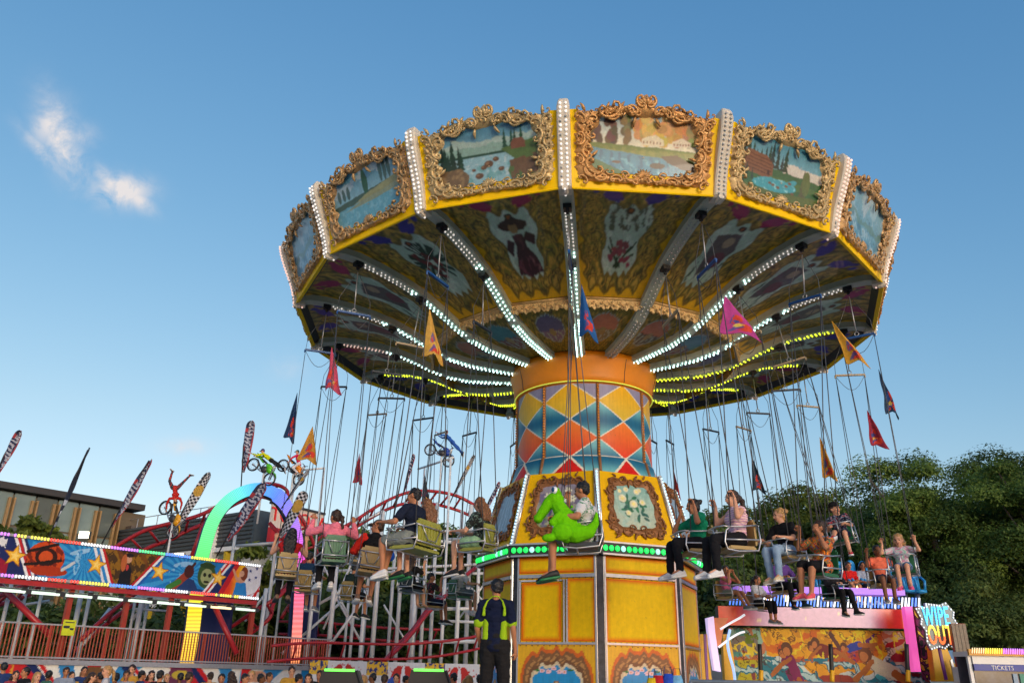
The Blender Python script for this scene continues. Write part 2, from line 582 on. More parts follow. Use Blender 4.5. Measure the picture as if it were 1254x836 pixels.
RIDE = empty('swing_ride', 'tall wave swinger ride with gilded painted canopy, harlequin column and yellow base', 'swing ride', (CX, CY, 0))

# profile of the ribs' underside (radius, height)
PROF = [(1.5, 6.12), (2.0, 6.15), (2.6, 6.2), (3.1, 6.31), (3.5, 6.48), (3.9, 6.69), (4.34, 6.89), (4.8, 7.03), (5.3, 7.14), (5.8, 7.21), (6.1, 7.21), (6.38, 7.15)]
def prof(r):
    for (r0, z0), (r1, z1) in zip(PROF, PROF[1:]):
        if r <= r1 or r1 == 6.38:
            return z0 + (z1 - z0) * (r - r0) / (r1 - r0) + EYE
def prof_np(r):
    return np.interp(r, [p[0] for p in PROF], [p[1] for p in PROF]) + EYE

# ---- rib beam (local azimuth 0)
def rib_mesh():
    b = MB()
    rs = [1.5, 2, 2.6, 3.1, 3.5, 3.9, 4.34, 4.8, 5.3, 5.8, 6.1, 6.36]
    rings = []
    for r in rs:
        z = prof(r); h = .3 if r < 5.8 else .3
        rings.append([(r, -.085, z + .015), (r, -.105, z + .03), (r, -.105, z + h), (r, .105, z + h), (r, .105, z + .03), (r, .085, z + .015)])
    b.loft(rings, 0)
    # edge flanges
    for s_ in (-1, 1):
        b.tube([(r, s_ * .112, prof(r) + .035) for r in rs], .012, 4, 0)
    return b.mesh('rib', [M_ribg])
def bulbs_mesh(name, r0, r1, mats, rows=(-.045, .045), step=.088, rad=.019, flip=0):
    b = MB()
    r = r0; i = 0
    while r < r1:
        for q, y in enumerate(rows):
            rr = r + (step / 2 if q else 0)
            if abs(rr - 5.75) < .12 or abs(rr - 4.34) < .11 or abs(rr - 3.18) < .05: continue
            b.ell((rr, y, prof(rr) - .004), rad * rnd.uniform(.8, 1.12), 6, len(mats) if rnd.random() < .045 else (flip if rr > 4.6 and flip else 0))
        r += step; i += 1
    return b.mesh(name, mats + [B_off], True)
RIBM = rib_mesh()
BL = {'w': bulbs_mesh('bulb_strip', 1.62, 5.72, [B_cyan, B_white], flip=1),
      'p': bulbs_mesh('bulb_strip', 1.62, 5.72, [B_cyan, B_pink], flip=1),
      'y': bulbs_mesh('bulb_strip', 1.62, 5.72, [B_yell]),
      'o': bulbs_mesh('bulb_strip', 1.62, 5.9, [B_off])}
def shackle_mesh(r):
    b = MB()
    z = prof(r)
    b.box((r, 0, z - .03), (.16, .14, .08), 0)
    b.box((r, 0, z - .1), (.05, .05, .08), 0)
    b.tube([(r - .07, 0, z - .05), (r, 0, z - .14), (r + .07, 0, z - .05)], .014, 5, 0)
    return b.mesh('shackle', [M_black])
SHM = [shackle_mesh(r) for r in (5.75, 4.34)]

# ---- pilaster between rounding boards (local azimuth 0)
def pil_front(z):   # z 0..1.42 above 8.8
    return 6.46 + .36 * (z / 1.3) + .05 * math.sin(PI * (z / 1.3 - .55) * 1.4) - (.0 if z < 1.3 else 0)
def pilaster_mesh():
    b = MB()
    rings = []
    zs = [0, .03, .2, .45, .7, .9, 1.1, 1.25, 1.36, 1.42]
    for z in zs:
        f = pil_front(z)
        w = .105
        if z > 1.3: f -= .06 * ((z - 1.3) / .12) ** 2 + .02; w -= .03 * (z - 1.3) / .12
        if z < .02: f -= .05
        bk = 6.2 + .33 * z / 1.3
        rings.append([(bk, -w, 8.78 + z), (f - .02, -w, 8.78 + z), (f, -w + .02, 8.78 + z), (f, w - .02, 8.78 + z), (f - .02, w, 8.78 + z), (bk, w, 8.78 + z)])
    b.loft(rings, 0)
    b.tube([(6.3, 0, 8.77), (6.44, 0, 8.78)], .05, 8, 0)
    return b.mesh('pilaster', [M_cream])
def pil_bulbs(mat):
    b = MB()
    for i in range(19):
        z = .05 + i * .0685
        for y in (-.045, .045):
            b.ell((pil_front(z) + .012, y, 8.78 + z), .0225 * rnd.uniform(.88, 1.08), 6, 1 if rnd.random() < .06 else 0)
    for i in range(4):
        b.ell((6.44 - .06 * i, 0, 8.745), .02, 6)
    return b.mesh('pilaster_bulbs', [mat, B_off], True)
PILM = pilaster_mesh()
PB = [pil_bulbs(m) for m in (B_white, B_pink, B_off)]

# ---- rounding board
def bmap(u, v, d=0.0):
    """board coordinates (u across -1..1, v up 0..1, d outwards) -> local section frame (azimuth 0)"""
    y = u * (1.135 + .085 * v)
    x = 6.27 + .41 * v - .06 * math.sin(PI * min(1, max(0, v))) + d * .95
    return Vector((x, y, 8.8 + 1.3 * v - d * .3))
def bmap_np(u, v, d=0.0):
    return np.stack([6.27 + .41 * v - .06 * np.sin(PI * np.clip(v, 0, 1)) + d * .95, u * (1.135 + .085 * v), 8.8 + 1.3 * v - d * .3], 1)
def top_edge(u):
    a = abs(u)
    return .93 + .09 * math.exp(-((a - .36) / .24) ** 2) + .24 * math.exp(-(a / .1) ** 2) + .05 * math.exp(-((a - .95) / .07) ** 2)
def board_mesh():
    b = MB()
    n = 14
    us = [-1 + 2 * i / 24 for i in range(25)]
    rows = [[bmap(u, min(.97, top_edge(u) - .02) * j / n, 0) for u in us] for j in range(n + 1)]
    back = [[p - Vector((.05, 0, -.012)) for p in r] for r in rows]
    b.loft(rows[::-1], 0, closed=False, cap=False)
    b.loft(back, 0, closed=False, cap=False)
    # bottom lip and edges
    lip = [bmap(u, 0, 0) for u in us]; lipb = [p + Vector((-.05, 0, .012)) for p in lip]
    b.loft([lip, lipb], 0, closed=False, cap=False)
    for s_ in (0, -1):
        b.loft([[r[s_] for r in rows], [r[s_] for r in back]], 0, closed=False, cap=False)
    b.loft([rows[-1], back[-1]], 0, closed=False, cap=False)
    b.tube([bmap(-1, .0, .015), bmap(1, .0, .015)], .018, 5, 0)
    return b.mesh('board', [M_yel])

def scroll(b, fmap, cx, cy, rot, size, flip=1, mi=0, rad=.1, lift=.02, turns=1.0, n=13, sides=5):
    """one C-scroll with curled ends, lying on the surface fmap"""
    pts = [(0.0, 0.0)]
    th = 0.0
    half = []
    for sgn in (1, -1):
        x = y = 0.0; th = 0.0; L = []
        for i in range(1, n // 2 + 1):
            s_ = i / (n // 2)
            k = (.55 + 3.6 * s_ ** 2.4) * turns
            th += k * .36
            x += math.cos(th) * .2; y += math.sin(th) * .2
            L.append((sgn * x, y))
        half.append(L)
    line = list(reversed(half[1])) + [(0.0, 0.0)] + half[0]
    c, s_ = math.cos(rot), math.sin(rot)
    P, Rr = [], []
    for i, (x, y) in enumerate(line):
        x, y = x * size, (y - .25) * size * flip
        t = abs(i - len(line) // 2) / (len(line) // 2)
        P.append(fmap(cx + (x * c - y * s_), cy + (x * s_ + y * c), lift + size * .1 * t))
        Rr.append(size * rad * (1.35 - .5 * t) * (1.5 if i in (0, len(line) - 1) else 1))
    b.tube(P, Rr, sides, mi)
def leaf(b, fmap, cx, cy, rot, size, mi=0, lift=.03, w=.22):
    c, s_ = math.cos(rot), math.sin(rot)
    P, Rr = [], []
    for i in range(6):
        t = i / 5
        x, y = t * size, .25 * size * t * t
        P.append(fmap(cx + x * c - y * s_, cy + x * s_ + y * c, lift + .12 * size * math.sin(PI * t) - .01 * t))
        Rr.append(max(.006, size * w * math.sin(PI * (.2 + .72 * t)) * .95))
    b.tube(P, Rr, 5, mi)

def frame_mesh(mat, seed):
    """carved rococo frame: an openwork band with raised scrolls and leaves"""
    r = random.Random(seed)
    b = MB()
    mp = lambda x, y, d: bmap(x / 1.17, y / 1.366, d)      # metres on the board
    A, B = .85, .495                                         # opening half sizes in metres
    cy0 = .73
    def inner(th):
        k = 1 / (abs(math.cos(th)) ** 3.2 + abs(math.sin(th)) ** 3.2) ** (1 / 3.2)
        rip = 1 + .035 * math.sin(9 * th + .5) + .03 * math.sin(17 * th)
        y = B * k * math.sin(th) * rip + cy0
        x = A * k * math.cos(th) * rip
        if math.sin(th) > 0:
            y += .05 * math.exp(-((abs(x) - .42) / .2) ** 2) - .05 * math.exp(-(x / .09) ** 2)
        return x, y
    def outer(th):
        k = 1 / (abs(math.cos(th)) ** 9 + abs(math.sin(th)) ** 9) ** (1 / 9)
        x = 1.09 * k * math.cos(th); y = .6 * k * math.sin(th) + cy0
        rip = .018 * math.sin(31 * th) + .014 * math.sin(53 * th + 1)
        x *= 1 + rip; y += rip * .5
        if math.sin(th) > .2:
            t = (y - cy0) / .6
            y = cy0 + .6 * t + (top_edge(x / 1.17) * 1.366 - 1.33) * max(0, t) ** 2
        return x, y
    n = 170
    rows = []
    for q in range(7):
        t = q / 6
        row = []
        for i in range(n):
            th = 2 * PI * i / n
            xi, yi = inner(th); xo, yo = outer(th)
            x, y = xi + (xo - xi) * t, yi + (yo - yi) * t
            h = .028 + .045 * math.sin(PI * t) + .016 * math.sin(x * 41 + 3 * math.sin(y * 23)) * math.sin(y * 37 + 2 * math.sin(x * 19))
            if q in (0, 6): h = .004
            row.append(mp(x, y, h))
        rows.append(row)
    b.loft(rows[::-1], 0, cap=False)
    # scrolls round the band
    for side in (1, -1):
        def sc(x, y, rot, size, flip=1, **kw):
            if side < 0: x, rot, flip = -x, PI - rot, -flip
            scroll(b, mp, x, y, rot, size, flip, lift=.065, **kw)
        def lf(x, y, rot, size, **kw):
            if side < 0: x, rot = -x, PI - rot
            leaf(b, mp, x, y, rot, size, lift=.06, **kw)
        # bottom rail
        sc(.22, .2, .1, .17, 1); sc(.46, .2, -.1, .19, -1); sc(.72, .19, .15, .2, 1); sc(.3, .29, .4, .13, -1); sc(.56, .29, .1, .13, 1)
        # big corner C at the bottom
        sc(.83, .36, .75, .3, 1, rad=.085); sc(.9, .27, .78, .2, 1, rad=.1); sc(.98, .16, .8, .16, -1)
        for i in range(9):
            a = -1.5 + i * .19
            lf(.8 + .17 * math.cos(a), .42 + .17 * math.sin(a), a, .055, w=.34)
        # upright
        sc(.93, .62, 1.5, .23, 1); sc(1.0, .82, 1.75, .2, -1); sc(.88, .93, 1.3, .21, 1); sc(1.02, .5, 1.3, .16, -1)
        lf(.97, .7, 2.3, .16); lf(.86, .78, .9, .16); lf(1.0, .95, 1.2, .15); lf(.84, .56, 2.6, .13)
        # top corner
        sc(1.0, 1.16, .9, .19, -1); sc(.86, 1.13, 2.4, .19, 1); sc(1.02, 1.27, .3, .12, 1); sc(.8, 1.24, 2.8, .13, -1); lf(.95, 1.25, 1.3, .14); lf(.74, 1.18, 2.5, .16)
        # top arch: long sweeping scroll
        sc(.55, 1.27, 2.75, .34, -1, rad=.075); sc(.5, 1.2, -.3, .2, 1, rad=.09); sc(.3, 1.3, 2.9, .2, 1)
        lf(.62, 1.31, 2.2, .12); lf(.42, 1.34, 2.5, .13); lf(.36, 1.22, .1, .15); lf(.16, 1.2, -1.2, .14)
        # crest
        sc(.1, 1.45, 1.3, .19, 1, rad=.11); sc(.2, 1.33, .5, .17, -1, rad=.11)
        for i, a in enumerate((1.45, 1.1, .75, .4)):
            lf(.02 + .02 * i, 1.4, a, .15 - .02 * i, w=.3)
        # shell at bottom centre
        for i in range(4):
            lf(.01, .24, 1.5 - i * .42, .14, w=.2)
        # small random foliage
        for i in range(20):
            th = r.uniform(-PI / 2, PI / 2)
            t = r.uniform(.2, .8)
            xi, yi = inner(th); xo, yo = outer(th)
            x, y = xi + (xo - xi) * t, yi + (yo - yi) * t
            sc(x, y, r.uniform(0, 6.3), r.uniform(.08, .13), r.choice((1, -1)), n=9, sides=5, rad=.13)
    return b.mesh('gold_frame', [mat], True)

BOARD = board_mesh()
FRM = {1: frame_mesh(M_gold1, 3), 2: frame_mesh(M_gold2, 4), 3: frame_mesh(M_gold3, 5)}

# ---- landscape paintings for the boards
def C255(r, g, b): return srgb(r, g, b)
def pines(cv, x0, x1, base, h, n, col, r):
    for i in range(n):
        x = x0 + (x1 - x0) * (i + r.random() * .6) / n
        hh = h * r.uniform(.6, 1.1); w = hh * .17
        c = tuple(q * r.uniform(.7, 1.2) for q in col)
        for k in range(4):
            f = k / 4
            cv.poly([(x - w * (1 - f * .8), base + hh * f * .9), (x, base + hh * (f * .9 + .35)), (x + w * (1 - f * .8), base + hh * f * .9)], c)
def landscape(kind, seed):
    cv = Canvas(200, 120, 1.0, .6, seed)
    r = random.Random(seed)
    cv.warp(.006, 28, seed)
    n1, n2 = cv.noise(14, seed), cv.noise(40, seed + 1)
    if kind == 'lake':
        cv.grad(C255(70, 140, 175), C255(150, 195, 205), None, .6, .25)
        cv.put((cv.v < .43 + .07 * np.abs(cv.noise(9, 3)) * 2) & (cv.v > .3), C255(175, 200, 190))
        cv.put((cv.v < .39 + .05 * n1) & (cv.v > .3), C255(140, 180, 165), .8)
        cv.put(cv.v < .315, C255(40, 80, 60))
        cv.put(cv.v < .29, C255(150, 195, 205))
        cv.put((cv.v < .29) & (n2 > .25), C255(195, 218, 218), .8)
        cv.put((cv.v < .2) & (n1 > .1), C255(95, 165, 165), .7)
        pines(cv, .03, .26, .18, .28, 7, C255(25, 62, 45), r)
        cv.poly([(0, .0), (.28, 0), (.3, .12), (.22, .2), (.1, .19), (0, .22)], C255(118, 96, 66))
        cv.put(cv.inpoly([(0, .0), (.28, 0), (.3, .12), (.22, .2), (.1, .19), (0, .22)]) & (n2 > .1), C255(150, 124, 84))
        cv.poly([(.62, .33), (1, .4), (1, .0), (.72, .0), (.68, .1), (.75, .22)], C255(86, 116, 60))
        cv.put(cv.inpoly([(.7, .2), (1, .25), (1, .0), (.72, .0)]) & (n1 > -.1), C255(112, 84, 56))
        pines(cv, .66, .86, .34, .17, 4, C255(30, 78, 55), r)
        cv.poly([(.72, .31), (.86, .31), (.86, .37), (.83, .41), (.75, .41), (.72, .37)], C255(128, 84, 62))
        for x, y, s_ in [(.5, .2, .045), (.62, .13, .03), (.4, .09, .04), (.45, .17, .03), (.35, .16, .02), (.57, .24, .03)]:
            cv.ell(x, y, s_, s_ * .8, C255(104, 76, 52)); cv.ell(x - s_ * .3, y + s_ * .2, s_ * .4, s_ * .3, C255(150, 112, 80))
    elif kind == 'autumn':
        cv.grad(C255(150, 190, 205), C255(240, 232, 200), None, .6, .3)
        for x, c, w in [(.06, (96, 72, 48), .05), (.2, (92, 66, 40), .05), (.33, (120, 110, 60), .05), (.45, (214, 160, 80), .05), (.56, (235, 190, 110), .07), (.7, (222, 168, 88), .08), (.84, (205, 140, 70), .06), (.94, (150, 140, 80), .05)]:
            for q in range(14):
                cv.ell(x + r.uniform(-w, w) * .8, .33 + r.uniform(0, .23), w * .6, .045, C255(*[min(255, max(0, k + r.randint(-22, 22))) for k in c]))
        cv.poly([(.48, .3), (.68, .3), (.68, .36), (.6, .41), (.52, .38), (.48, .36)], C255(240, 226, 190))
        cv.poly([(.76, .3), (.93, .3), (.93, .35), (.84, .39), (.76, .35)], C255(236, 220, 190))
        for i in range(6): cv.ell(.5 + i * .03, .33, .006, .014, C255(150, 90, 50))
        for i in range(6): cv.ell(.78 + i * .026, .325, .006, .012, C255(150, 80, 50))
        cv.put(cv.v < .31 - .05 * cv.u + .012 * n1, C255(110, 130, 50))
        cv.put((cv.v < .29 - .05 * cv.u) & (n2 > 0), C255(142, 148, 66), .7)
        cv.put(cv.v < .26 - .12 * cv.u + .01 * n1, C255(60, 140, 170))
        cv.put((cv.v < .25 - .12 * cv.u) & (np.sin(cv.u * 70 + n1 * 3) > .55), C255(38, 92, 130), .7)
        cv.put((cv.v < .16) & (n2 > .2), C255(110, 185, 200), .8)
        cv.put(cv.v < .16 - .4 * cv.u + .02 * n1, C255(60, 110, 46))
        cv.poly([(.66, .2), (.8, .22), (1, .12), (1, .02), (.85, .08), (.72, .14)], C255(86, 60, 44))
        cv.ell(.63, .1, .07, .03, C255(78, 56, 40)); cv.ell(.25, .12, .04, .015, C255(92, 60, 40))
    elif kind == 'cabin':
        cv.grad(C255(60, 140, 165), C255(140, 200, 215), None, .6, .25)
        cv.put((cv.v < .38 + .08 * np.abs(n1)) & (cv.u > .5), C255(220, 218, 205))
        cv.put(cv.v < .3 + .03 * n1, C255(50, 105, 62))
        pines(cv, .02, .55, .3, .24, 11, C255(22, 70, 55), r)
        cv.poly([(.05, .2), (.38, .17), (.38, .33), (.3, .4), (.06, .42), (.02, .33)], C255(128, 88, 60))
        for i in range(5): cv.line(.06, .24 + i * .035, .36, .22 + i * .035, .005, C255(86, 56, 38))
        cv.ell(.33, .24, .015, .03, C255(60, 36, 26))
        cv.put((cv.v < .22) & (cv.u > .35) & (cv.v > .1 + .1 * (cv.u - .3)), C255(80, 120, 60), .8)
        d = cv.ellm(.4, .13, .27, .07, .1)
        cv.put(d < 1 + .3 * n1, C255(60, 165, 180)); cv.ell(.6, .19, .1, .03, C255(60, 165, 180), .5)
        cv.put((d < 1) & (n2 > .3), C255(150, 215, 220))
        for x, y in [(.4, .13), (.46, .12), (.6, .2), (.64, .1), (.36, .14), (.56, .16)]: cv.ell(x, y, .022, .014, C255(120, 88, 60))
        cv.put(cv.v < .06 + .12 * np.clip(cv.u - .45, 0, 1) + .015 * n1, C255(92, 112, 54))
        pines(cv, .76, .82, .1, .33, 1, C255(92, 110, 60), r)
        cv.ell(.8, .25, .05, .13, C255(96, 118, 66)); pines(cv, .05, .2, .12, .16, 2, C255(26, 76, 56), r)
    elif kind == 'poplar':
        cv.grad(C255(60, 140, 175), C255(150, 200, 215), None, .6, .3)
        cv.put((n1 > .15) & (cv.v > .36), C255(190, 215, 225), .8)
        cv.put(cv.v < .3 + .05 * cv.u + .01 * n1, C255(70, 100, 86))
        for x in (.1, .17, .24, .5, .74, .8, .86):
            h = .12 if x < .3 else .2
            cv.ell(x, .33 + h / 2 + (.03 if x > .3 else 0), .025, h * .6, C255(58, 92, 84), a=.9)
        cv.ell(.5, .42, .04, .14, C255(44, 100, 74))
        cv.poly([(.15, .2), (.5, .3), (.75, .33), (1, .36), (1, .24), (.6, .2)], C255(168, 170, 120))
        cv.put(cv.v < .25 - .02 * n1 + .04 * (cv.u - .5), C255(110, 180, 200))
        cv.put((cv.v < .22) & (n2 > .15), C255(150, 205, 218), .7)
        cv.poly([(.15, .2), (.5, .27), (.8, .28), (1, .3), (1, .22), (.6, .2)], C255(160, 160, 110), .8)
    else:
        cv.grad(C255(84, 150, 180), C255(150, 198, 214), None, .0, .6)
        cv.put(n1 > .1, C255(176, 208, 220), .75)
        cv.put((cv.noise(22, 5) > .2) & (cv.v < .35), C255(78, 128, 150), .8)
        cv.poly([(.3, .6), (.45, .3), (.6, .6)], C255(196, 216, 226), .6)
        cv.put((np.abs(cv.v - .27 - .08 * n1) < .03), C255(110, 150, 140), .8)
    cv.soft(2); cv.brush(.11, 34, seed); cv.brush(.07, 90, seed + 3); cv.c *= .84
    me = cv.mesh('painting', lambda u, v: bmap_np((u - .5) * 1.5, .22 + v / .6 * .72, .012), M_paint)
    return me
PAINT = {k: landscape(k, s_) for k, s_ in (('lake', 2), ('autumn', 5), ('cabin', 8), ('poplar', 11), ('mist', 14))}

# ---- ceiling panels
OL = C255(136, 126, 44); OLD = C255(66, 62, 20); GOLDL = C255(214, 172, 66); YEL = C255(232, 180, 6)
def ceiling(kind, seed, patch):
    cv = Canvas(120, 120, 2.0, 1.0, seed); cv.warp(.012, 14, seed)          # u 0..2 -> -1..1 across, v 0 inner .. 1 outer
    u = cv.u - 1; v = cv.v; n1 = cv.noise(9, seed); n2 = cv.noise(26, seed + 3)
    cv.fill(YEL)
    wob = .04 * np.sin(v * 34) + .03 * np.sin(v * 61 + 1)
    edge = np.where(v > .5, .98, .84 - .1 * np.cos(v * 9)) - wob
    au = np.abs(u)
    body = (au < edge - .1) & (v > .07 + .03 * np.cos(au * 14)) & (v < .97)
    rim = (au < edge - .05) & (v > .045 + .03 * np.cos(au * 14)) & (v < .985)
    cv.put(rim, OLD, .8); cv.put(body, OL)
    cv.put(body & (np.sin(au * 26 + 5 * np.sin(v * 13) + n1 * 3) > .55), GOLDL, .55)
    cv.put(body & (np.sin(v * 38 + 6 * np.sin(au * 8) + n2 * 2) > .7), OLD, .8)
    cv.put(body & (np.sin(v * 38 + 6 * np.sin(au * 8) + n2 * 2) < -.88), GOLDL, .8)
    rr = random.Random(seed + 5)
    for i in range(34):
        cx, cy, q = rr.uniform(.3, .92), rr.uniform(.1, .95), rr.uniform(.05, .1)
        for s_ in (-1, 1):
            d = cv.ellm(1 + s_ * cx, cy, q * 1.5, q * .62, 0); an = np.arctan2(cv.v - cy, (cv.u - 1 - s_ * cx) * s_)
            m = (d < 1.25) & (d > .5) & (np.abs(an - (i % 5 - 2)) > .9) & body
            cv.put(m, OLD, .85); cv.put(m & (d < .95) & (d > .66), GOLDL, .9); cv.put((cv.ellm(1 + s_ * cx, cy, q * .5, q * .2) < 1) & body, GOLDL, .8)
    for s_ in (-1, 1):
        for cx, cy, rx, ry in ((.33, .86, .17, .05), (.45, .9, .1, .035), (.28, .8, .07, .03), (.62, .89, .05, .03), (.4, .82, .12, .025)):
            m = cv.ellm(1 + s_ * cx, cy, rx, ry, .3 * s_) + .5 * n2 < 1
            cv.put(m, patch)
    # cartouche
    half = .3 + .16 * v + .05 * np.cos(v * 22) - .0
    car = (au < half + .03 * n1) & (v > .17 + .02 * np.cos(au * 30)) & (v < .74 + .03 * np.cos(au * 22))
    cv.put((au < half + .06 + .03 * n1) & (v > .14) & (v < .77), C255(120, 104, 40), .7)
    cv.put(car, C255(176, 204, 182)); cv.put(car & (n1 > .1), C255(206, 224, 204), .8)
    r = random.Random(seed)
    if kind == 'lady':
        cv.poly([(.7, .2), (1.0, .17), (1.34, .2), (1.26, .32), (1.12, .42), (1.12, .53), (.9, .53), (.9, .42), (.8, .32)], C255(66, 30, 38)); cv.put((cv.ellm(1.02, .25, .28, .08) < 1) & (n2 > .1), C255(110, 60, 70)); cv.put((cv.ellm(1.0, .46, .1, .07) < 1) & (n2 > 0), C255(96, 48, 54))
        cv.poly([(.78, .5), (.66, .4), (.74, .34), (.9, .46)], C255(62, 28, 36)); cv.poly([(1.2, .55), (1.36, .5), (1.3, .42), (1.08, .48)], C255(62, 28, 36))
        cv.ell(1.0, .62, .28, .055, C255(60, 36, 26)); cv.ell(.99, .585, .085, .05, C255(150, 120, 70)); cv.ell(1.0, .66, .12, .04, C255(50, 26, 20))
        cv.put((cv.ellm(1.12, .26, .2, .07) < 1) & (n2 > .35), C255(150, 110, 100))
    elif kind == 'roses':
        cv.put(car & (v > .52) & (n2 > .05), C255(54, 72, 46), .9)
        for i in range(9): cv.line(1 + r.uniform(-.1, .1), .22, 1 + r.uniform(-.34, .34), r.uniform(.28, .45), .012, C255(30, 62, 30))
        for i in range(26):
            t = r.random(); cv.ell(1 + r.uniform(-.3, .3) * (1 - t * .8), .23 + t * .22, .05, .022, C255(r.randint(130, 165), 62, 80))
    elif kind == 'berries':
        for i in range(24):
            a = r.uniform(0, 6.28); cv.line(1 + .1 * math.cos(a), .48 + .05 * math.sin(a), 1 + .36 * math.cos(a), .48 + .2 * math.sin(a), .02, C255(24, 62, 40))
        for i in range(30): cv.ell(1 + r.uniform(-.25, .2), .45 + r.uniform(-.12, .15), .035, .02, C255(r.randint(90, 130), 36, 30))
    else:
        cv.poly([(.7, .6), (1.1, .66), (1.3, .5), (1.15, .3), (.9, .24), (.8, .4)], C255(70, 52, 56), .9)
        cv.put(car & (n2 > .25) & (v < .4), C255(46, 80, 52), .9); cv.ell(1.02, .56, .1, .05, C255(168, 150, 120)); cv.ell(1.1, .4, .16, .07, C255(110, 60, 66))
    cv.ell(1, .7, .07, .03, C255(20, 14, 8)); cv.ell(1, .7, .035, .015, C255(150, 80, 10))
    cv.soft(1); cv.brush(.12, 20, seed)
    r0, r1 = 3.5, 6.36
    def fn(uu, vv):
        r_ = r0 + (r1 - r0) * vv
        half = r_ * math.sin(math.radians(11.25)) - .06
        y = (uu - 1) * half
        x = r_ * math.cos(math.radians(11.25))
        rad = np.hypot(x, y)
        return np.stack([x, y, prof_np(r_) + .16 + .02 * np.where(vv > .97, 1, 0)], 1)
    return cv.mesh('ceiling_panel', fn, M_ceil)
def inner_ceiling(kind, seed):
    cv = Canvas(44, 48, 2.0, 1.0, seed)
    u = cv.u - 1; v = cv.v; n1 = cv.noise(9, seed); n2 = cv.noise(24, seed); au = np.abs(u)
    cv.fill(YEL)
    body = (au < .86 + .04 * np.sin(v * 40)) & (v > .08) & (v < .93)
    cv.put(body, OL); cv.put(body & (np.sin(v * 40 + 5 * np.sin(au * 9)) > .7), OLD, .8)
    cv.put(body & (np.sin(v * 30 + 7 * np.sin(au * 7)) < -.8), GOLDL, .7)
    d = cv.ellm(1, .6, .55, .26) + .35 * n1
    cv.put(d < 1.15, C255(128, 120, 70)); cv.put(d < 1, C255(150, 170, 160))
    ca, cb = {'a': ((176, 90, 40), (60, 44, 40)), 'b': ((40, 130, 140), (120, 50, 60)), 'c': ((60, 60, 120), (120, 90, 130)), 'd': ((190, 96, 60), (120, 110, 70))}[kind]
    cv.put((d < .9) & (v > .58), C255(*ca), .85); cv.put((d < .85) & (v < .6) & (n2 > -.1), C255(*cb), .9)
    cv.ell(1, .55, .13, .08, C255(150, 130, 80))
    def fn(uu, vv):
        r_ = 1.45 + (3.42 - 1.45) * vv
        return np.stack([r_ * math.cos(math.radians(11.25)), (uu - 1) * (r_ * math.sin(math.radians(11.25)) - .05), prof_np(r_) + .14], 1)
    return cv.mesh('inner_ceiling_panel', fn, M_ceil)
MAG = C255(160, 20, 84); BLU = C255(40, 38, 150)
CEIL = {(k, p): ceiling(k, 21 + i * 3 + j, c) for i, k in enumerate(('lady', 'roses', 'berries', 'figure')) for j, (p, c) in enumerate((('m', MAG), ('b', BLU)))
        if (k, p) in (('lady', 'm'), ('roses', 'b'), ('berries', 'b'), ('figure', 'm'), ('figure', 'b'))}
ICEIL = {k: inner_ceiling(k, 31) for k in 'abcd'}
def valance_mesh():
    b = MB()
    r0 = 3.47
    x0 = r0 * math.cos(math.radians(11.25)); half = r0 * math.sin(math.radians(11.25)) - .09
    n = 40
    top, mid, bot = [], [], []
    z = prof(3.47) + .15
    for i in range(n + 1):
        y = -half + 2 * half * i / n
        t = i / n * 6
        sc = abs(math.sin(PI * t)) * .05 + .02 * math.sin(t * 14)
        top.append((x0, y, z)); mid.append((x0 + .012 * math.sin(i * 2.1) - .01, y, z - .09)); bot.append((x0 - .04, y, z - .15 - sc))
    b.loft([bot, mid, top], 0, closed=False, cap=False)
    b.loft([[(p[0] - .03, p[1], p[2]) for p in q] for q in (top, mid, bot)], 0, closed=False, cap=False)
    b.tube([(x0 + .01, -half, z - .005), (x0 + .01, half, z - .005)], .025, 6, 0)
    fm = lambda x, y, d: Vector((x0 + d - .02, x, z - .09 + y))
    for i in range(7):
        x = -half + half * 2 * (i + .5) / 7
        scroll(b, fm, x, 0, 0, .085, 1, lift=.02, n=9, sides=4); leaf(b, fm, x - .05, -.03, 3.9, .07, lift=.02); leaf(b, fm, x + .05, -.03, -.8, .07, lift=.02)
    return b.mesh('valance', [M_ivgold], True)
VAL = valance_mesh()

loc0 = (0, 0, 0)
sect = {0: ('mist', 1), 1: ('poplar', 1), 2: ('lake', 3), 3: ('autumn', 2), 4: ('cabin', 3), 5: ('mist', 1), 6: ('lake', 2)}
ribk = {0: 'w', 1: 'w', 2: 'w', 3: 'w', 4: 'o', 5: 'w', 6: 'w', -1: 'p'}
ceilk = {0: ('figure', 'm'), 1: ('berries', 'b'), 2: ('lady', 'm'), 3: ('roses', 'b'), 4: ('figure', 'm'), 5: ('figure', 'b'), 6: ('figure', 'm'), -1: ('figure', 'b')}
for k in range(-4, 12):
    ra = math.radians(AZ(k)); sa = math.radians(AZ(k) + 11.25)
    rb = link('rib', RIBM, RIDE, rz=ra)
    tag(link('bulb_strip', BL[ribk.get(k, 'y')], rb), kind='stuff')
    for q in SHM: link('shackle', q, rb)
    pl = link('pilaster', PILM, RIDE, rz=ra)
    tag(link('pilaster_bulbs', PB[2 if k == 4 else (1 if k in (0, 5, 6) else 0)], pl), kind='stuff')
    bd = link('rounding_board', BOARD, RIDE, rz=sa)
    pk, fk = sect.get(k, (('lake', 'cabin', 'poplar', 'mist')[k % 4], 1))
    link('painting', PAINT[pk], bd)
    link('gold_frame', FRM[fk], bd)
    link('ceiling_panel', CEIL[ceilk.get(k, (('figure', 'm'), ('figure', 'b'))[k % 2])], RIDE, rz=sa)
    link('inner_ceiling_panel', ICEIL['abcd'[k % 4]], RIDE, rz=sa)
    link('valance', VAL, RIDE, rz=sa)

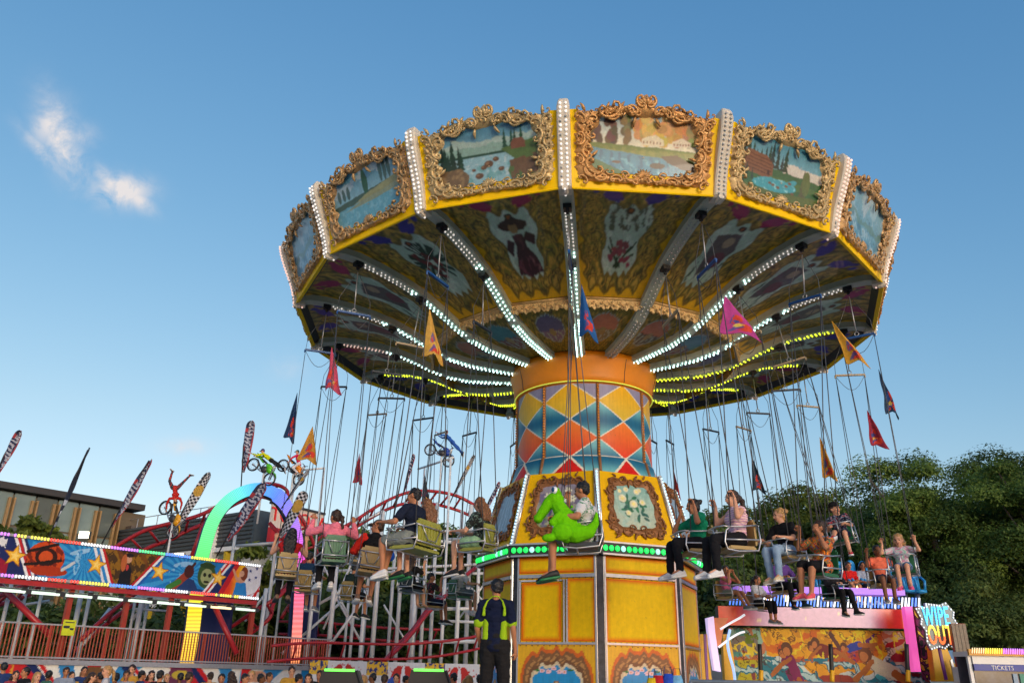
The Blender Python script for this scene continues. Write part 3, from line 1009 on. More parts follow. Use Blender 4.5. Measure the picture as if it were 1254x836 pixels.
# roof skin above the ceiling and backs
b = MB()
rings = [[(r * math.cos(j * PI / 16 + math.radians(AZ(0))), r * math.sin(j * PI / 16 + math.radians(AZ(0))), z) for j in range(32)] for r, z in ((6.4, 9.35), (6.5, 9.9), (4, 10.15), (1.2, 10.5), (.05, 10.6))]
b.loft(rings, 0)
b.build('canopy_roof', [pbr('canvas_roof', (.35, .3, .2), .8)], RIDE)
# eave closing strip behind the boards
b = MB()
n = 16
for k in range(n):
    a0, a1 = math.radians(AZ(k)), math.radians(AZ(k + 1))
    p = lambda r, a, z: (r * math.cos(a), r * math.sin(a), z)
    b.add([p(6.36, a0, 8.83), p(6.36, a1, 8.83), p(6.2, a1, 9.05), p(6.2, a0, 9.05), p(6.33, a0, 8.86), p(6.33, a1, 8.86)], [(0, 1, 2, 3)], 0)
b.build('eave_strip', [M_dark], RIDE)

# ---- collar, column
b = MB()
def ringz(r, z, n=64): return [(r * math.cos(2 * PI * j / n), r * math.sin(2 * PI * j / n), z) for j in range(n)]
for r_, z_ in ():
    pass
b.loft([ringz(r, z) for r, z in ((1.44, 7.24), (1.46, 7.26), (1.52, 7.3), (1.54, 7.4), (1.56, 7.55), (1.6, 7.68), (1.63, 7.78), (1.63, 7.9), (1.4, 7.95))], 0)
co = b.build('collar', [M_orange], RIDE, True)
b = MB()
for j in range(8):
    a = math.radians(-83.5 + 22 + 45 * j)
    b.tube([(1.475 * math.cos(a), 1.475 * math.sin(a), 7.27), (1.54 * math.cos(a), 1.54 * math.sin(a), 7.34), (1.565 * math.cos(a), 1.565 * math.sin(a), 7.55), (1.635 * math.cos(a), 1.635 * math.sin(a), 7.8)], .007, 4)
b.build('collar_seam', [M_dark], co)
b = MB(); b.tube([Vector((1.52 * math.cos(t), 1.52 * math.sin(t), 7.285)) for t in np.linspace(0, 2 * PI, 65)[:-1]], .012, 5, closed=True)
b.build('neon_ring', [emit('ring_lime', (.7, .9, .1), .5)], co)

def harlequin():
    cv = Canvas(80, 150, 1.0, 2.02, 4)
    u, v = cv.u, cv.v            # v 0 bottom .. 1.82 top (metres: 5.48 .. 7.3)
    z = v + 5.28
    P = .79
    Z0 = 7.29
    q = (Z0 - z) / P             # 0 at top of the yellow diamond
    du = np.abs(u - .5) * 2
    f = q - np.floor(q)
    dia = np.abs(f - .5) * 2 + du < 1
    row = np.floor(q)
    tz = f[:, None]
    cv.grad(C255(30, 108, 140), C255(60, 160, 190), None, 0, 1.8)
    blue = np.array(C255(26, 104, 144)) * (1 - (np.sin(q * 3.1) ** 2)[:, None]) + np.array(C255(120, 200, 210)) * (np.sin(q * 3.1) ** 2)[:, None]
    cv.c[:] = blue
    cv.put(q < .5 - du * .5 , C255(150, 144, 178))
    cv.put((q < .5) & ~dia, C255(146, 142, 178))
    ymix = np.array(C255(244, 180, 0)) * (1 - tz) + np.array(C255(216, 186, 60)) * tz
    cv.c[dia & (row == 0)] = ymix[dia & (row == 0)]
    omix = np.array(C255(244, 132, 40)) * (1 - tz) + np.array(C255(222, 52, 30)) * tz
    cv.c[dia & (row == 1)] = omix[dia & (row == 1)]
    cv.put((row == 2) & (du < f * 1.25), C255(206, 28, 22)); cv.put((row == 2) & (np.abs(du - f * 1.25) < .05), C255(226, 222, 206))
    ln = (np.abs(np.abs(f - .5) * 2 + du - 1) < .035) & (row < 2)
    cv.put(ln, C255(226, 222, 206))
    cv.put(np.abs(u - .0) < .02, C255(220, 215, 200)); cv.put(np.abs(u - 1) < .02, C255(220, 215, 200))
    cv.put(np.abs(z - 5.74) < .014, C255(220, 215, 200))
    def fn(uu, vv):
        zz = vv + 5.28
        r = np.where(zz > 5.74, 1.45, 1.45 + .03 + (5.74 - zz) * .3)
        a = np.radians(-83.5 + 45 * uu)
        return np.stack([r * np.cos(a), r * np.sin(a), zz], 1)
    return cv.mesh('harlequin_panel', fn, painted('glossy_vinyl', .42, coat=.0, dirt=.06, streak=.1, spec=.3))
HM = harlequin()
def strip_mesh():
    b = MB()
    b.tube([(1.455, 0, 5.7), (1.455, 0, 7.27)], .04, 4, 0)
    b.tube([(1.62, 0, 5.3), (1.5, 0, 5.72)], .035, 4, 0)
    for i in range(26):
        z = 5.76 + i * .058
        b.ell((1.49, 0, z), (.02, .024, .022), 6, 1)
    return b.mesh('stud_strip', [pbr('strip_brown', srgb(140, 96, 60), .4), pbr('amber_stud', srgb(236, 150, 60), .25, .3)], True)
SM = strip_mesh()
for j in range(8):
    link('harlequin_panel', HM, RIDE, rz=math.radians(45 * j))
    link('stud_strip', SM, RIDE, rz=math.radians(-83.5 + 45 * j))
b = MB(); b.tube([(1.44, -.0, 5.4), (1.44, 0, 7.3)], .001, 3)
b = MB(); b.loft([ringz(1.4, 5.2), ringz(1.4, 7.5)], 0); b.build('column_core', [M_dark], RIDE)

# ---- octagonal base: flared picture panels
BX = .07                                        # the base axis sits a touch right of the canopy's
OCT = [-90.3 + 45 * j for j in range(8)]
ZT, ZB, RT, RB = 5.35, 3.93, 1.84, 2.24
def opan(j, rb, rt, zb, zt, inset=0.0):
    """maps (s across -1..1, t up 0..1, d out) on facet j of an octagon; local frame azimuth 0 = facet centre"""
    c8, s8 = math.cos(math.radians(22.5)), math.sin(math.radians(22.5))
    def f(s_, t, d=0.0):
        r = rb + (rt - rb) * t
        sl = math.atan2(rb - rt, zt - zb)
        return Vector((r * c8 + d * math.cos(sl), s_ * (r * s8 - inset), zb + (zt - zb) * t + d * math.sin(sl)))
    return f
def npmap(f):
    def g(u, v):
        return np.array([tuple(f(a, b_)) for a, b_ in zip(u, v)])
    return g
FP = opan(0, RB, RT, ZB, ZT, .05)
def flower_paint(kind, seed):
    cv = Canvas(90, 90, 1, 1, seed); r = random.Random(seed); cv.warp(.006, 20, seed)
    n1, n2 = cv.noise(8, seed), cv.noise(22, seed)
    if kind == 'irises':
        cv.grad(C255(170, 176, 130), C255(140, 132, 160)); cv.put(n1 > .1, C255(108, 98, 136), .8); cv.put((cv.v < .35) & (n2 > .1), C255(96, 124, 60), .8)
        for i in range(12):
            x = r.uniform(.2, .8); cv.line(x, .12, x + r.uniform(-.15, .15), .7, .014, C255(70, 58, 110), .8)
        for x, y in [(.25, .7), (.42, .72), (.7, .8), (.62, .62), (.5, .55), (.8, .62), (.35, .62)]:
            for a in range(6): cv.ell(x + .05 * math.cos(a * 1.05), y + .05 * math.sin(a * 1.05), .035, .02, C255(236, 236, 206), a * 1.05)
    elif kind == 'roses':
        cv.grad(C255(190, 200, 176), C255(120, 176, 172)); cv.put(n1 > .1, C255(160, 196, 184), .8)
        for i in range(30):
            cv.ell(.5 + r.uniform(-.25, .25), .45 + r.uniform(-.25, .25), .07, .03, C255(r.randint(20, 50), r.randint(90, 120), r.randint(70, 90)), r.uniform(0, 3))
        for x, y, s_ in [(.25, .65, .09), (.36, .85, .06), (.62, .82, .07), (.5, .55, .09), (.72, .6, .07), (.35, .35, .06), (.7, .86, .05), (.2, .8, .05)]:
            cv.ell(x, y, s_, s_ * .9, C255(226, 222, 190)); cv.ell(x, y, s_ * .5, s_ * .45, C255(240, 226, 140))
    else:
        cv.grad(C255(110, 130, 150), C255(150, 176, 196)); cv.put(np.sin(cv.u * 40 + n1 * 4) > .2, C255(176, 198, 214), .6)
    cv.soft(1); cv.brush(.12, 25, seed)
    m = (np.abs(cv.u0 - .5) * 2) ** 3.2 + (np.abs(cv.v0 - .5) * 2) ** 3.2 < 1.02
    return cv.mesh('flower_painting', npmap(lambda a, b_: FP((a - .5) * 1.28, .2 + b_ * .66, .012)), M_paint, keep=m)
def brown_frame():
    b = MB()
    W_, H_ = .72, 1.38
    mp = lambda x, y, d: FP(x / W_, y / H_, d)
    n = 90
    rows = []
    for q in range(5):
        t = q / 4
        row = []
        for i in range(n):
            th = 2 * PI * i / n
            k = 1 / (abs(math.cos(th)) ** 4 + abs(math.sin(th)) ** 4) ** .25
            rip = 1 + .04 * math.sin(8 * th + 1)
            xi, yi = .42 * k * math.cos(th) * rip, .41 * k * math.sin(th) * rip
            k2 = 1 / (abs(math.cos(th)) ** 8 + abs(math.sin(th)) ** 8) ** .125
            r2 = 1 + .04 * math.sin(22 * th) + .03 * math.sin(12 * th)
            xo, yo = .55 * k2 * math.cos(th) * r2, .54 * k2 * math.sin(th) * r2
            h = .01 + .03 * math.sin(PI * t) + (.006 * math.sin(th * 40) if 0 < q < 4 else 0)
            row.append(mp(xi + (xo - xi) * t, .72 + yi + (yo - yi) * t, h))
        rows.append(row)
    b.loft(rows[::-1], 0, cap=False)
    for sx in (1, -1):
        def sc(x, y, rot, size, flip=1, **kw):
            if sx < 0: x, rot, flip = -x, PI - rot, -flip
            scroll(b, mp, x, y, rot, size, flip, lift=.035, **kw)
        for a in [(.18, 1.2, 0, .17, 1), (.42, 1.2, -.4, .17, -1), (.5, 1.0, 1.4, .17, 1), (.5, .75, 1.6, .16, -1), (.52, .45, 1.5, .18, 1), (.45, .25, .8, .18, -1), (.22, .2, .1, .18, 1), (.1, .32, .4, .12, -1), (.42, 1.05, .7, .12, 1), (.44, .4, 2.4, .12, 1)]:
            sc(*a)
        for x, y, a, s_ in [(.1, 1.27, .4, .12), (.33, 1.28, .8, .1), (.56, .9, 1.2, .12), (.56, .6, 1.9, .12), (.55, .33, 1.0, .12), (.35, .16, -.3, .13), (.05, .2, -1, .12), (.05, 1.22, -1.3, .14)]:
            if sx < 0: x, a = -x, PI - a
            leaf(b, mp, x, y, a, s_, lift=.03)
    return b.mesh('carved_frame', [M_browng], True)
BFR = brown_frame()
FL = {k: flower_paint(k, 3) for k in ('irises', 'roses', 'mirror')}
b = MB(); b.loft([[FP(-1, 0), FP(1, 0), FP(1, 0, -.05), FP(-1, 0, -.05)], [FP(-1, 1), FP(1, 1), FP(1, 1, -.05), FP(-1, 1, -.05)]], 0)
UPM = b.mesh('picture_panel', [pbr('panel_yellow_shaded', srgb(226, 178, 0), .45, var=.1, scale=3, spec=.2)])  # darker copy of the boards' yellow, with the base's shade in its colour
def corner_mesh():
    b = MB()
    b.tube([(RB + .0, 0, ZB), (RT + .0, 0, ZT + .02)], .055, 4, 0)
    b.tube([(RB + .02, .05, ZB), (RT + .02, .045, ZT)], .018, 5, 1); b.tube([(RB + .02, -.05, ZB), (RT + .02, -.045, ZT)], .018, 5, 1)
    for i in range(22):
        t = (i + .5) / 22
        b.ell((RB + (RT - RB) * t + .055, 0, ZB + (ZT - ZB) * t), .02, 6, 2)
    return b.mesh('corner_trim', [M_white, M_chrome, B_lblue], True)
CM = corner_mesh()
def ledge_mesh():
    b = MB()
    L = opan(0, 2.3, 2.3, 3.72, 3.93, 0)
    b.loft([[L(-1, 0, -.3), L(1, 0, -.3), L(1, 0, .02), L(-1, 0, .02)], [L(-1, 1, -.3), L(1, 1, -.3), L(1, 1, .02), L(-1, 1, .02)]], 0)
    b.box((L(0, 0, 0).x + .02, 0, 3.72), (.06, 1.7, .03), 1); b.box((L(0, 0, 0).x + .02, 0, 3.93), (.08, 1.72, .03), 1)
    return b.mesh('lamp_ledge', [M_dark, M_alu])
def lamps_mesh():
    b = MB(); L = opan(0, 2.3, 2.3, 3.72, 3.93, 0); r = random.Random(5)
    for i in range(14):
        s_ = -.9 + 1.8 * i / 13
        b.ell(L(s_, .5, .045), (.03, .052, .055), 8, r.choice((0, 0, 0, 1)))
    return b.mesh('green_lamps', [B_green, B_mint], True)
LM, LLM = ledge_mesh(), lamps_mesh()

# lower box
RL = 2.17
LB = opan(0, RL, RL, 0, 1, .09)
def zf(z): return z
M_orpaint = painted('glow_paint', .5, coat=.0, dirt=.1, streak=.07, spec=.2)
def glow_panel(name, s0, s1, z0, z1, r=RL, seed=1):
    nx = 30; ny = 34
    cv = Canvas(nx, ny, 1, 1, seed)
    L = opan(0, r, r, 0, 1, .09)
    w = (s1 - s0) * .75; h = z1 - z0
    e = np.minimum(np.minimum(cv.u, 1 - cv.u) * w, np.minimum(cv.v, 1 - cv.v) * h)
    t = np.clip(e / .085, 0, 1)[:, None]
    ye = np.array(C255(228, 188, 0)); o = np.array(C255(222, 84, 4))  # yellow kept below the boards' tone, standing for shade on the base
    cv.c = o * (1 - t) + ye * t
    cv.c *= (1 + .05 * cv.noise(5, seed))[:, None]
    return cv.mesh(name, npmap(lambda a, b_: L(s0 + (s1 - s0) * a, z0 + (z1 - z0) * b_, .02)), M_orpaint)
def low_paint(seed):
    cv = Canvas(64, 76, 1, 1, seed); r = random.Random(seed); n2 = cv.noise(20, seed)
    cv.fill(C255(220, 168, 0))
    for i, (k, c) in enumerate(((1.0, (206, 96, 10)), (.93, (124, 84, 46)), (.86, (176, 128, 72)), (.78, (110, 72, 40)), (.72, (214, 196, 160)), (.66, (26, 140, 200)))):
        dx = np.abs(cv.u - .5) / (.46 * k)
        top = .93 * (1 - (1 - k) * .9)
        rip = .03 * np.cos(cv.u * 38) + .02 * np.cos(cv.u * 61)
        m = (dx ** 3 + (np.maximum(0, cv.v - .35) / (top - .35 + rip)) ** 3 < 1) & (cv.v > (.1 + i * .02))
        cv.put(m, C255(*c))
        if i == 2: cv.put(m & (np.sin(cv.u * 70 + 4 * np.sin(cv.v * 30)) > .3), C255(96, 62, 34), .8)
    for x in (.32, .4, .47, .54, .6): cv.ell(x, .6 + .03 * math.sin(x * 30), .035, .03, C255(230, 190, 200)); cv.ell(x, .6 + .03 * math.sin(x * 30), .012, .01, C255(200, 120, 60))
    cv.ell(.26, .6, .04, .015, C255(40, 110, 50)); cv.ell(.68, .61, .04, .015, C255(40, 110, 50))
    cv.ell(.5, .3, .07, .15, C255(140, 100, 56)); cv.ell(.5, .33, .035, .1, C255(196, 160, 110))
    return cv.mesh('cartouche_panel', npmap(lambda a, b_: LB((a - .5) * 2, PZ + .02 + (2.17 - PZ) * b_, .02)), M_paint)
LP = low_paint(2)
GP = {'top': glow_panel('yellow_panel', -1, 1, 3.42, 3.7), 'main': glow_panel('yellow_panel', -1, 1, 2.24, 3.3), 'a': glow_panel('yellow_panel', -.9, .12, 2.24, 3.24, seed=3), 'b': glow_panel('yellow_panel', .28, 1, 2.24, 3.3, seed=4)}
b = MB()
L = opan(0, RL, RL, 0, 1, .09)
b.loft([[L(-1, PZ), L(1, PZ), L(1, PZ, -.08), L(-1, PZ, -.08)], [L(-1, 3.72), L(1, 3.72), L(1, 3.72, -.08), L(-1, 3.72, -.08)]], 0)
xx = L(0, 0).x
b.box((xx + .02, 0, 3.36), (.06, 1.5, .06), 1); b.box((xx + .02, 0, 2.2), (.06, 1.5, .035), 1)
b.box((xx + .01, -.745, 2.4), (.05, .03, 2.6), 1); b.box((xx + .01, .745, 2.4), (.05, .03, 2.6), 1)
SCR = MB()
for z in (3.38, 3.72, 2.22, 3.32, 1.35, 2.16):
    for i in range(13): SCR.ell((xx + .035, -.68 + 1.36 * i / 12, z), (.008, .011, .011), 6)
SCR = SCR.mesh('screws', [M_dark], True)
LOWM = b.mesh('base_wall', [MATS['panel_yellow_shaded'], M_alu])
def pier_mesh():
    b = MB()
    b.box((RL - .12, 0, (PZ + 3.72) / 2), (.2, .15, 3.72 - PZ), 0)
    for s_ in (1, -1): b.tube([(RL - .03, s_ * .075, PZ), (RL - .03, s_ * .075, 3.72)], .018, 6, 1)
    return b.mesh('corner_pier', [pbr('dark_poster', (.035, .035, .045), .6, var=.95, scale=7), M_chrome], False)
PM = pier_mesh()
for j in range(8):
    fz = math.radians(OCT[j] + 22.5); vz = math.radians(OCT[j])
    pz = link('picture_panel', UPM, RIDE, (BX, 0, 0), fz)
    link('flower_painting', FL[{0: 'roses', 7: 'irises', 1: 'mirror', 6: 'mirror'}.get(j, ('roses', 'irises')[j % 2])], pz)
    link('carved_frame', BFR, pz)
    link('corner_trim', CM, RIDE, (BX, 0, 0), vz)
    lg = link('lamp_ledge', LM, RIDE, (BX, 0, 0), fz)
    link('green_lamps', LLM, lg)
    wl = link('base_wall', LOWM, RIDE, (BX, 0, 0), fz)
    link('yellow_panel', GP['top'], wl)
    tag(link('screws', SCR, wl), kind='stuff')
    if j == 7:
        link('yellow_panel', GP['a'], wl); link('yellow_panel', GP['b'], wl)
        d = MB(); d.box((xx + .03, .16, 2.75), (.05, .03, 1.1), 0); d.box((xx + .03, .215, 2.75), (.05, .03, 1.1), 0); d.box((xx + .03, -.7, 2.75), (.04, .03, 1.08), 0); d.box((xx + .03, -.3, 3.28), (.04, .85, .03), 0)
        d.build('door_trim', [M_chrome], wl)
    else:
        link('yellow_panel', GP['main'], wl)
    link('cartouche_panel', LP, wl)
    link('corner_pier', PM, RIDE, (BX, 0, 0), vz)
b = MB()
b.loft([[(r * math.cos(math.radians(a)) + BX, r * math.sin(math.radians(a)), z) for a in OCT] for r, z in ((1.9, PZ), (1.95, 3.9), (1.6, 5.1), (1.3, 5.12))], 0)
b.build('base_core', [M_dark], RIDE)
# ------------------------------------------------------------------ swing chairs
CH_G = pbr('green_plastic', srgb(24, 96, 62), .4, var=.1); CH_T = pbr('tan_plastic', srgb(160, 132, 72), .45, var=.12); CH_O = pbr('olive_plastic', srgb(150, 150, 60), .45)
CH_N = pbr('black_plastic', srgb(28, 40, 48), .4)
BAR_B = pbr('blue_crossbar', srgb(24, 78, 140), .4); BAR_T = pbr('tan_crossbar', srgb(168, 150, 120), .5); BAR_D = pbr('dark_crossbar', srgb(36, 50, 66), .5)
LCH = {}
def chair_meshes(Lc, w=.38):
    """local frame: seat top at z=0, facing +y, hanging point at (0, 0, Lc)"""
    h = w / 2
    D = {}
    b = MB()
    b.box((0, .02, -.02), (w, .4, .035), 0)
    for i in range(7): b.box((-h + w * (i + .5) / 7, .02, .004), (w / 10, .36, .016), 0)
    b.tube([(-h, .22, -.02), (h, .22, -.02)], .022, 6, 0)
    D['seat'] = b
    b = MB()
    b.box((0, -.2, .19), (w * .92, .025, .33), 0, taper=1.0)
    for i in range(8): b.box((-h * .92 + w * .92 * (i + .5) / 8, -.212, .19), (w / 15, .03, .29), 0)
    b.box((0, -.2, .365), (w * .8, .03, .05), 0)
    D['backrest'] = b
    b = MB()
    R_ = .0125
    for s_ in (1, -1):
        x = s_ * (h + .02)
        b.tube([(x, -.23, .3), (x, .02, .27), (x, .2, .26), (x * 1.02, .27, .2), (x, .3, .05), (x, .27, -.05), (x, .1, -.07), (x, -.2, -.05), (x, -.25, .08), (x, -.23, .3)], R_, 6)
        b.tube([(x, -.25, .1), (x, .28, .08)], R_, 6)
    b.tube([(-h - .03, -.24, .29), (h + .03, -.24, .29)], R_, 6); b.tube([(-h - .03, -.25, .06), (h + .03, -.25, .06)], R_, 6)
    b.tube([(-h - .03, .1, -.07), (h + .03, .1, -.07)], R_, 6)
    b.tube([(-h * .7, -.245, .29), (-h * .3, -.265, .1), (h * .3, -.265, .1), (h * .7, -.245, .29)], .009, 6)
    D['frame'] = b
    b = MB()
    b.tube([(-h - .035, .2, .25), (-h - .03, .3, .26), (-h * .7, .36, .26), (h * .7, .36, .26), (h + .03, .3, .26), (h + .035, .2, .25)], .0125, 6)
    b.tube([(0, .36, .26), (0, .3, .1), (0, .24, 0)], .012, 6)
    D['lap_bar'] = b
    zc = Lc - .95
    b = MB()
    b.box((0, 0, zc), (.62, .045, .035), 0); b.tube([(-.31, 0, zc), (-.31, 0, zc - .06)], .016, 5); b.tube([(.31, 0, zc), (.31, 0, zc - .06)], .016, 5)
    D['crossbar'] = b
    b = MB()
    b.tube([(0, 0, Lc - .1), (0, 0, zc + .1)], .013, 5)
    b.tube([Vector((.04 * math.cos(t), 0, zc + .06 + .04 * math.sin(t))) for t in np.linspace(0, 2 * PI, 9)[:-1]], .01, 4, closed=True)
    D['hanger_rod'] = b
    b = MB()
    for s_ in (1, -1):
        b.tube([(s_ * .03, 0, Lc - .12), (s_ * .16, 0, Lc - .4), (s_ * .29, .02, Lc - .66), (s_ * .3, .01, zc)], .006, 4)
    b.tube([(-.3 + .6 * t, 0, zc - .32 * math.sin(PI * t) - .02) for t in np.linspace(0, 1, 9)], .006, 4)
    D['safety_cable'] = b
    for s_ in (1, -1):
        for y in (.2, -.22):
            b = MB()
            b.tube([(s_ * .3, 0, zc - .04), (s_ * (h + .035), y, .27)], .0085, 4)
            D.setdefault('chain', []).append(b)
    return D
def chair_proto(Lc, w, seatm, barm):
    key = (round(Lc, 3), w)
    if key not in LCH:
        D = chair_meshes(Lc, w)
        LCH[key] = {k: ([x.mesh('chain', [M_chain], True) for x in v] if k == 'chain' else v) for k, v in D.items()}
        for k in ('frame', 'lap_bar'): LCH[key][k] = LCH[key][k].mesh(k, [M_alu], True)
        LCH[key]['hanger_rod'] = LCH[key]['hanger_rod'].mesh('hanger_rod', [M_rod], True)
        LCH[key]['safety_cable'] = LCH[key]['safety_cable'].mesh('safety_cable', [M_chain], True)
        LCH[key]['cache'] = {}
    P = LCH[key]
    for nm, m in (('seat', seatm), ('backrest', seatm), ('crossbar', barm)):
        if (nm, m.name) not in P['cache']:
            P['cache'][(nm, m.name)] = P[nm].mesh(nm, [m])
    return P
HR = {'o': 5.75, 'm': 4.34}
SR = {'o': 5.98, 'm': 4.56}
SZ = {'o': 1.75 + EYE, 'm': 1.98 + EYE}
def rib_hit(k, px, py):
    d = ray(px, py); a = math.radians(AZ(k)); ca, sa_ = math.cos(a), math.sin(a)
    # l*d = C + r*(ca, sa) in plan
    det = -d.x * sa_ + d.y * ca
    l = (-CX * sa_ + CY * ca) / det
    return (l * d.x - CX) * ca + (l * d.y - CY) * sa_, EYE + l * d.z
def chair_frame(k, ring, pix=None):
    az = AZ(k)
    H = rp(HR[ring], az, prof(HR[ring]) - .1)
    Sx = rp(SR[ring], az, SZ[ring])
    if pix is not None:
        if k == 3: Sx = pixcyl(pix[0], pix[1], SR[ring] + .15)
        else:
            r_, z_ = rib_hit(k, pix[0], pix[1])
            Sx = rp(max(SR[ring] - .6, min(SR[ring] + .6, r_)), az, max(2.75, min(4.1, z_)))
    yaw = math.radians(pix[2]) if pix is not None and len(pix) > 2 else 0
    up = (H - Sx).normalized()
    a = math.radians(az)
    f = Vector((math.sin(a), -math.cos(a), 0)); f = (f - up * f.dot(up)).normalized()
    r = f.cross(up)
    M = Matrix(((r.x, f.x, up.x, Sx.x), (r.y, f.y, up.y, Sx.y), (r.z, f.z, up.z, Sx.z), (0, 0, 0, 1))) @ Matrix.Rotation(yaw, 4, 'Z')
    return M, (H - Sx).length
def chair(k, ring, seatm, barm, label, w=.38, pix=None):
    M, L_ = chair_frame(k, ring, pix)
    P = chair_proto(L_, w, seatm, barm)
    t = empty('swing_chair', label, 'swing chair', M=M, group='swing chairs hanging from the canopy')
    for nm in ('seat', 'backrest', 'crossbar'):
        m = {'seat': seatm, 'backrest': seatm, 'crossbar': barm}[nm]
        link(nm, P['cache'][(nm, m.name)], t)
    for nm in ('frame', 'lap_bar', 'hanger_rod', 'safety_cable'): link(nm, P[nm], t)
    for c in P['chain']: link('chain', c, t)
    return t, M

# ------------------------------------------------------------------ people
SKL = pbr('skin_light', srgb(206, 152, 122), .55, var=.06, scale=12, spec=.3); SKM = pbr('skin_tan', srgb(176, 118, 84), .55, var=.06, scale=12, spec=.3); SKD = pbr('skin_brown', srgb(120, 76, 52), .55, var=.06, scale=12, spec=.3)
H_BR = pbr('hair_brown', srgb(52, 34, 24), .45, var=.4, scale=20, bump=.5, bscale=80); H_BK = pbr('hair_black', srgb(20, 17, 18), .4, var=.4, scale=20, bump=.5, bscale=80)
H_BL = pbr('hair_blonde', srgb(176, 136, 84), .45, var=.3, scale=20, bump=.5, bscale=80); H_LB = pbr('hair_light_brown', srgb(120, 80, 50), .45, var=.3, scale=20, bump=.5, bscale=80)
EYEM = pbr('eye_dark', (.02, .015, .012), .2); LIPM = pbr('lips', srgb(150, 70, 66), .5)
def cloth(name, col, var=.12): return pbr(name, srgb(*col), .85, var=var, scale=9, bump=.5, bscale=22, spec=.2)
def patterned(name, cols, scale=9, typ='noise'):
    if name in MATS: return MATS[name]
    m = bpy.data.materials.new(name); m.use_nodes = True
    t = m.node_tree; b = t.nodes['Principled BSDF']; b.inputs['Roughness'].default_value = .85
    tcn = nd(t, 'ShaderNodeTexCoord')
    if typ == 'stripe':
        n = nd(t, 'ShaderNodeTexWave'); n.bands_direction = 'Z'; n.inputs['Scale'].default_value = scale; n.inputs['Distortion'].default_value = 2.5; n.inputs['Detail Scale'].default_value = 1.5
    else:
        n = nd(t, 'ShaderNodeTexNoise'); n.inputs['Scale'].default_value = scale; n.inputs['Detail'].default_value = 2; n.inputs['Distortion'].default_value = 1.5
    t.links.new(tcn.outputs['Object'], n.inputs['Vector'])
    cr = nd(t, 'ShaderNodeValToRGB'); cr.color_ramp.interpolation = 'CONSTANT'
    e = cr.color_ramp.elements
    lo, hi = (.0, 1.0) if typ == 'stripe' else (.33, .67)
    e[0].position = 0; e[0].color = srgb(*cols[0]) + (1,)
    e[1].position = lo + (hi - lo) / len(cols); e[1].color = srgb(*cols[1]) + (1,)
    for i, c in enumerate(cols[2:]):
        q = e.new(lo + (hi - lo) * (i + 2) / len(cols)); q.color = srgb(*c) + (1,)
    t.links.new(n.outputs[0 if typ == 'stripe' else 'Fac'], cr.inputs[0]); t.links.new(cr.outputs[0], b.inputs['Base Color'])
    MATS[name] = m
    return m

def capsule(b, p0, p1, r0, r1, n=10, fl=1.0, flax=None):
    p0, p1 = Vector(p0), Vector(p1)
    d = p1 - p0
    L_ = d.length
    if L_ < 1e-6: b.ell(p0, r0, n); return
    q = d.to_track_quat('Z', 'Y').to_matrix()
    rings = []
    for t, rr in ((-1, .0), (-.87, .5), (-.5, .87), (0, 1)):
        rings.append((t * r0, rr * r0))
    for i in (.25, .5, .75):
        rings.append((L_ * i, r0 + (r1 - r0) * i))
    for t, rr in ((0, 1), (.5, .87), (.87, .5), (1, 0)):
        rings.append((L_ + t * r1, rr * r1))
    b.loft([[p0 + q @ Vector((max(rr, 1e-4) * math.cos(2 * PI * j / n), max(rr, 1e-4) * math.sin(2 * PI * j / n) * fl, z)) for j in range(n)] for z, rr in rings], 0)

def remeshed(b, name, mats, voxel=.014, smooth=3, wr=0.0, wf=30.0):
    me = b.mesh('tmp', mats, True)
    o = bpy.data.objects.new('tmp', me); COL.objects.link(o)
    m = o.modifiers.new('r', 'REMESH'); m.mode = 'VOXEL'; m.voxel_size = voxel; m.use_smooth_shade = True
    if smooth:
        s_ = o.modifiers.new('s', 'SMOOTH'); s_.iterations = smooth; s_.factor = .5
    dg = bpy.context.evaluated_depsgraph_get(); dg.update()
    r = bpy.data.meshes.new_from_object(o.evaluated_get(dg))
    r.name = name
    bpy.data.objects.remove(o); bpy.data.meshes.remove(me)
    if wr:                       # folds in cloth, strands in hair: push the surface along its normals
        n = len(r.vertices); co = np.zeros(n * 3, np.float32); no = np.zeros(n * 3, np.float32)
        r.vertices.foreach_get('co', co); r.vertices.foreach_get('normal', no); co = co.reshape(-1, 3); no = no.reshape(-1, 3)
        q = len(name) + n % 7
        w_ = np.sin(co @ np.array([1.0, .4, 1.3]) * wf + q + 2 * np.sin(co @ np.array([.3, 1.1, -.6]) * wf * .5)) + .7 * np.sin(co @ np.array([-.9, .8, .7]) * wf * 1.7 + 2 * q) + .5 * np.sin(co @ np.array([.2, -1.2, 1.5]) * wf * 2.6)
        co = co + no * (wr * w_)[:, None]
        r.vertices.foreach_set('co', co.ravel()); r.update()
    return r

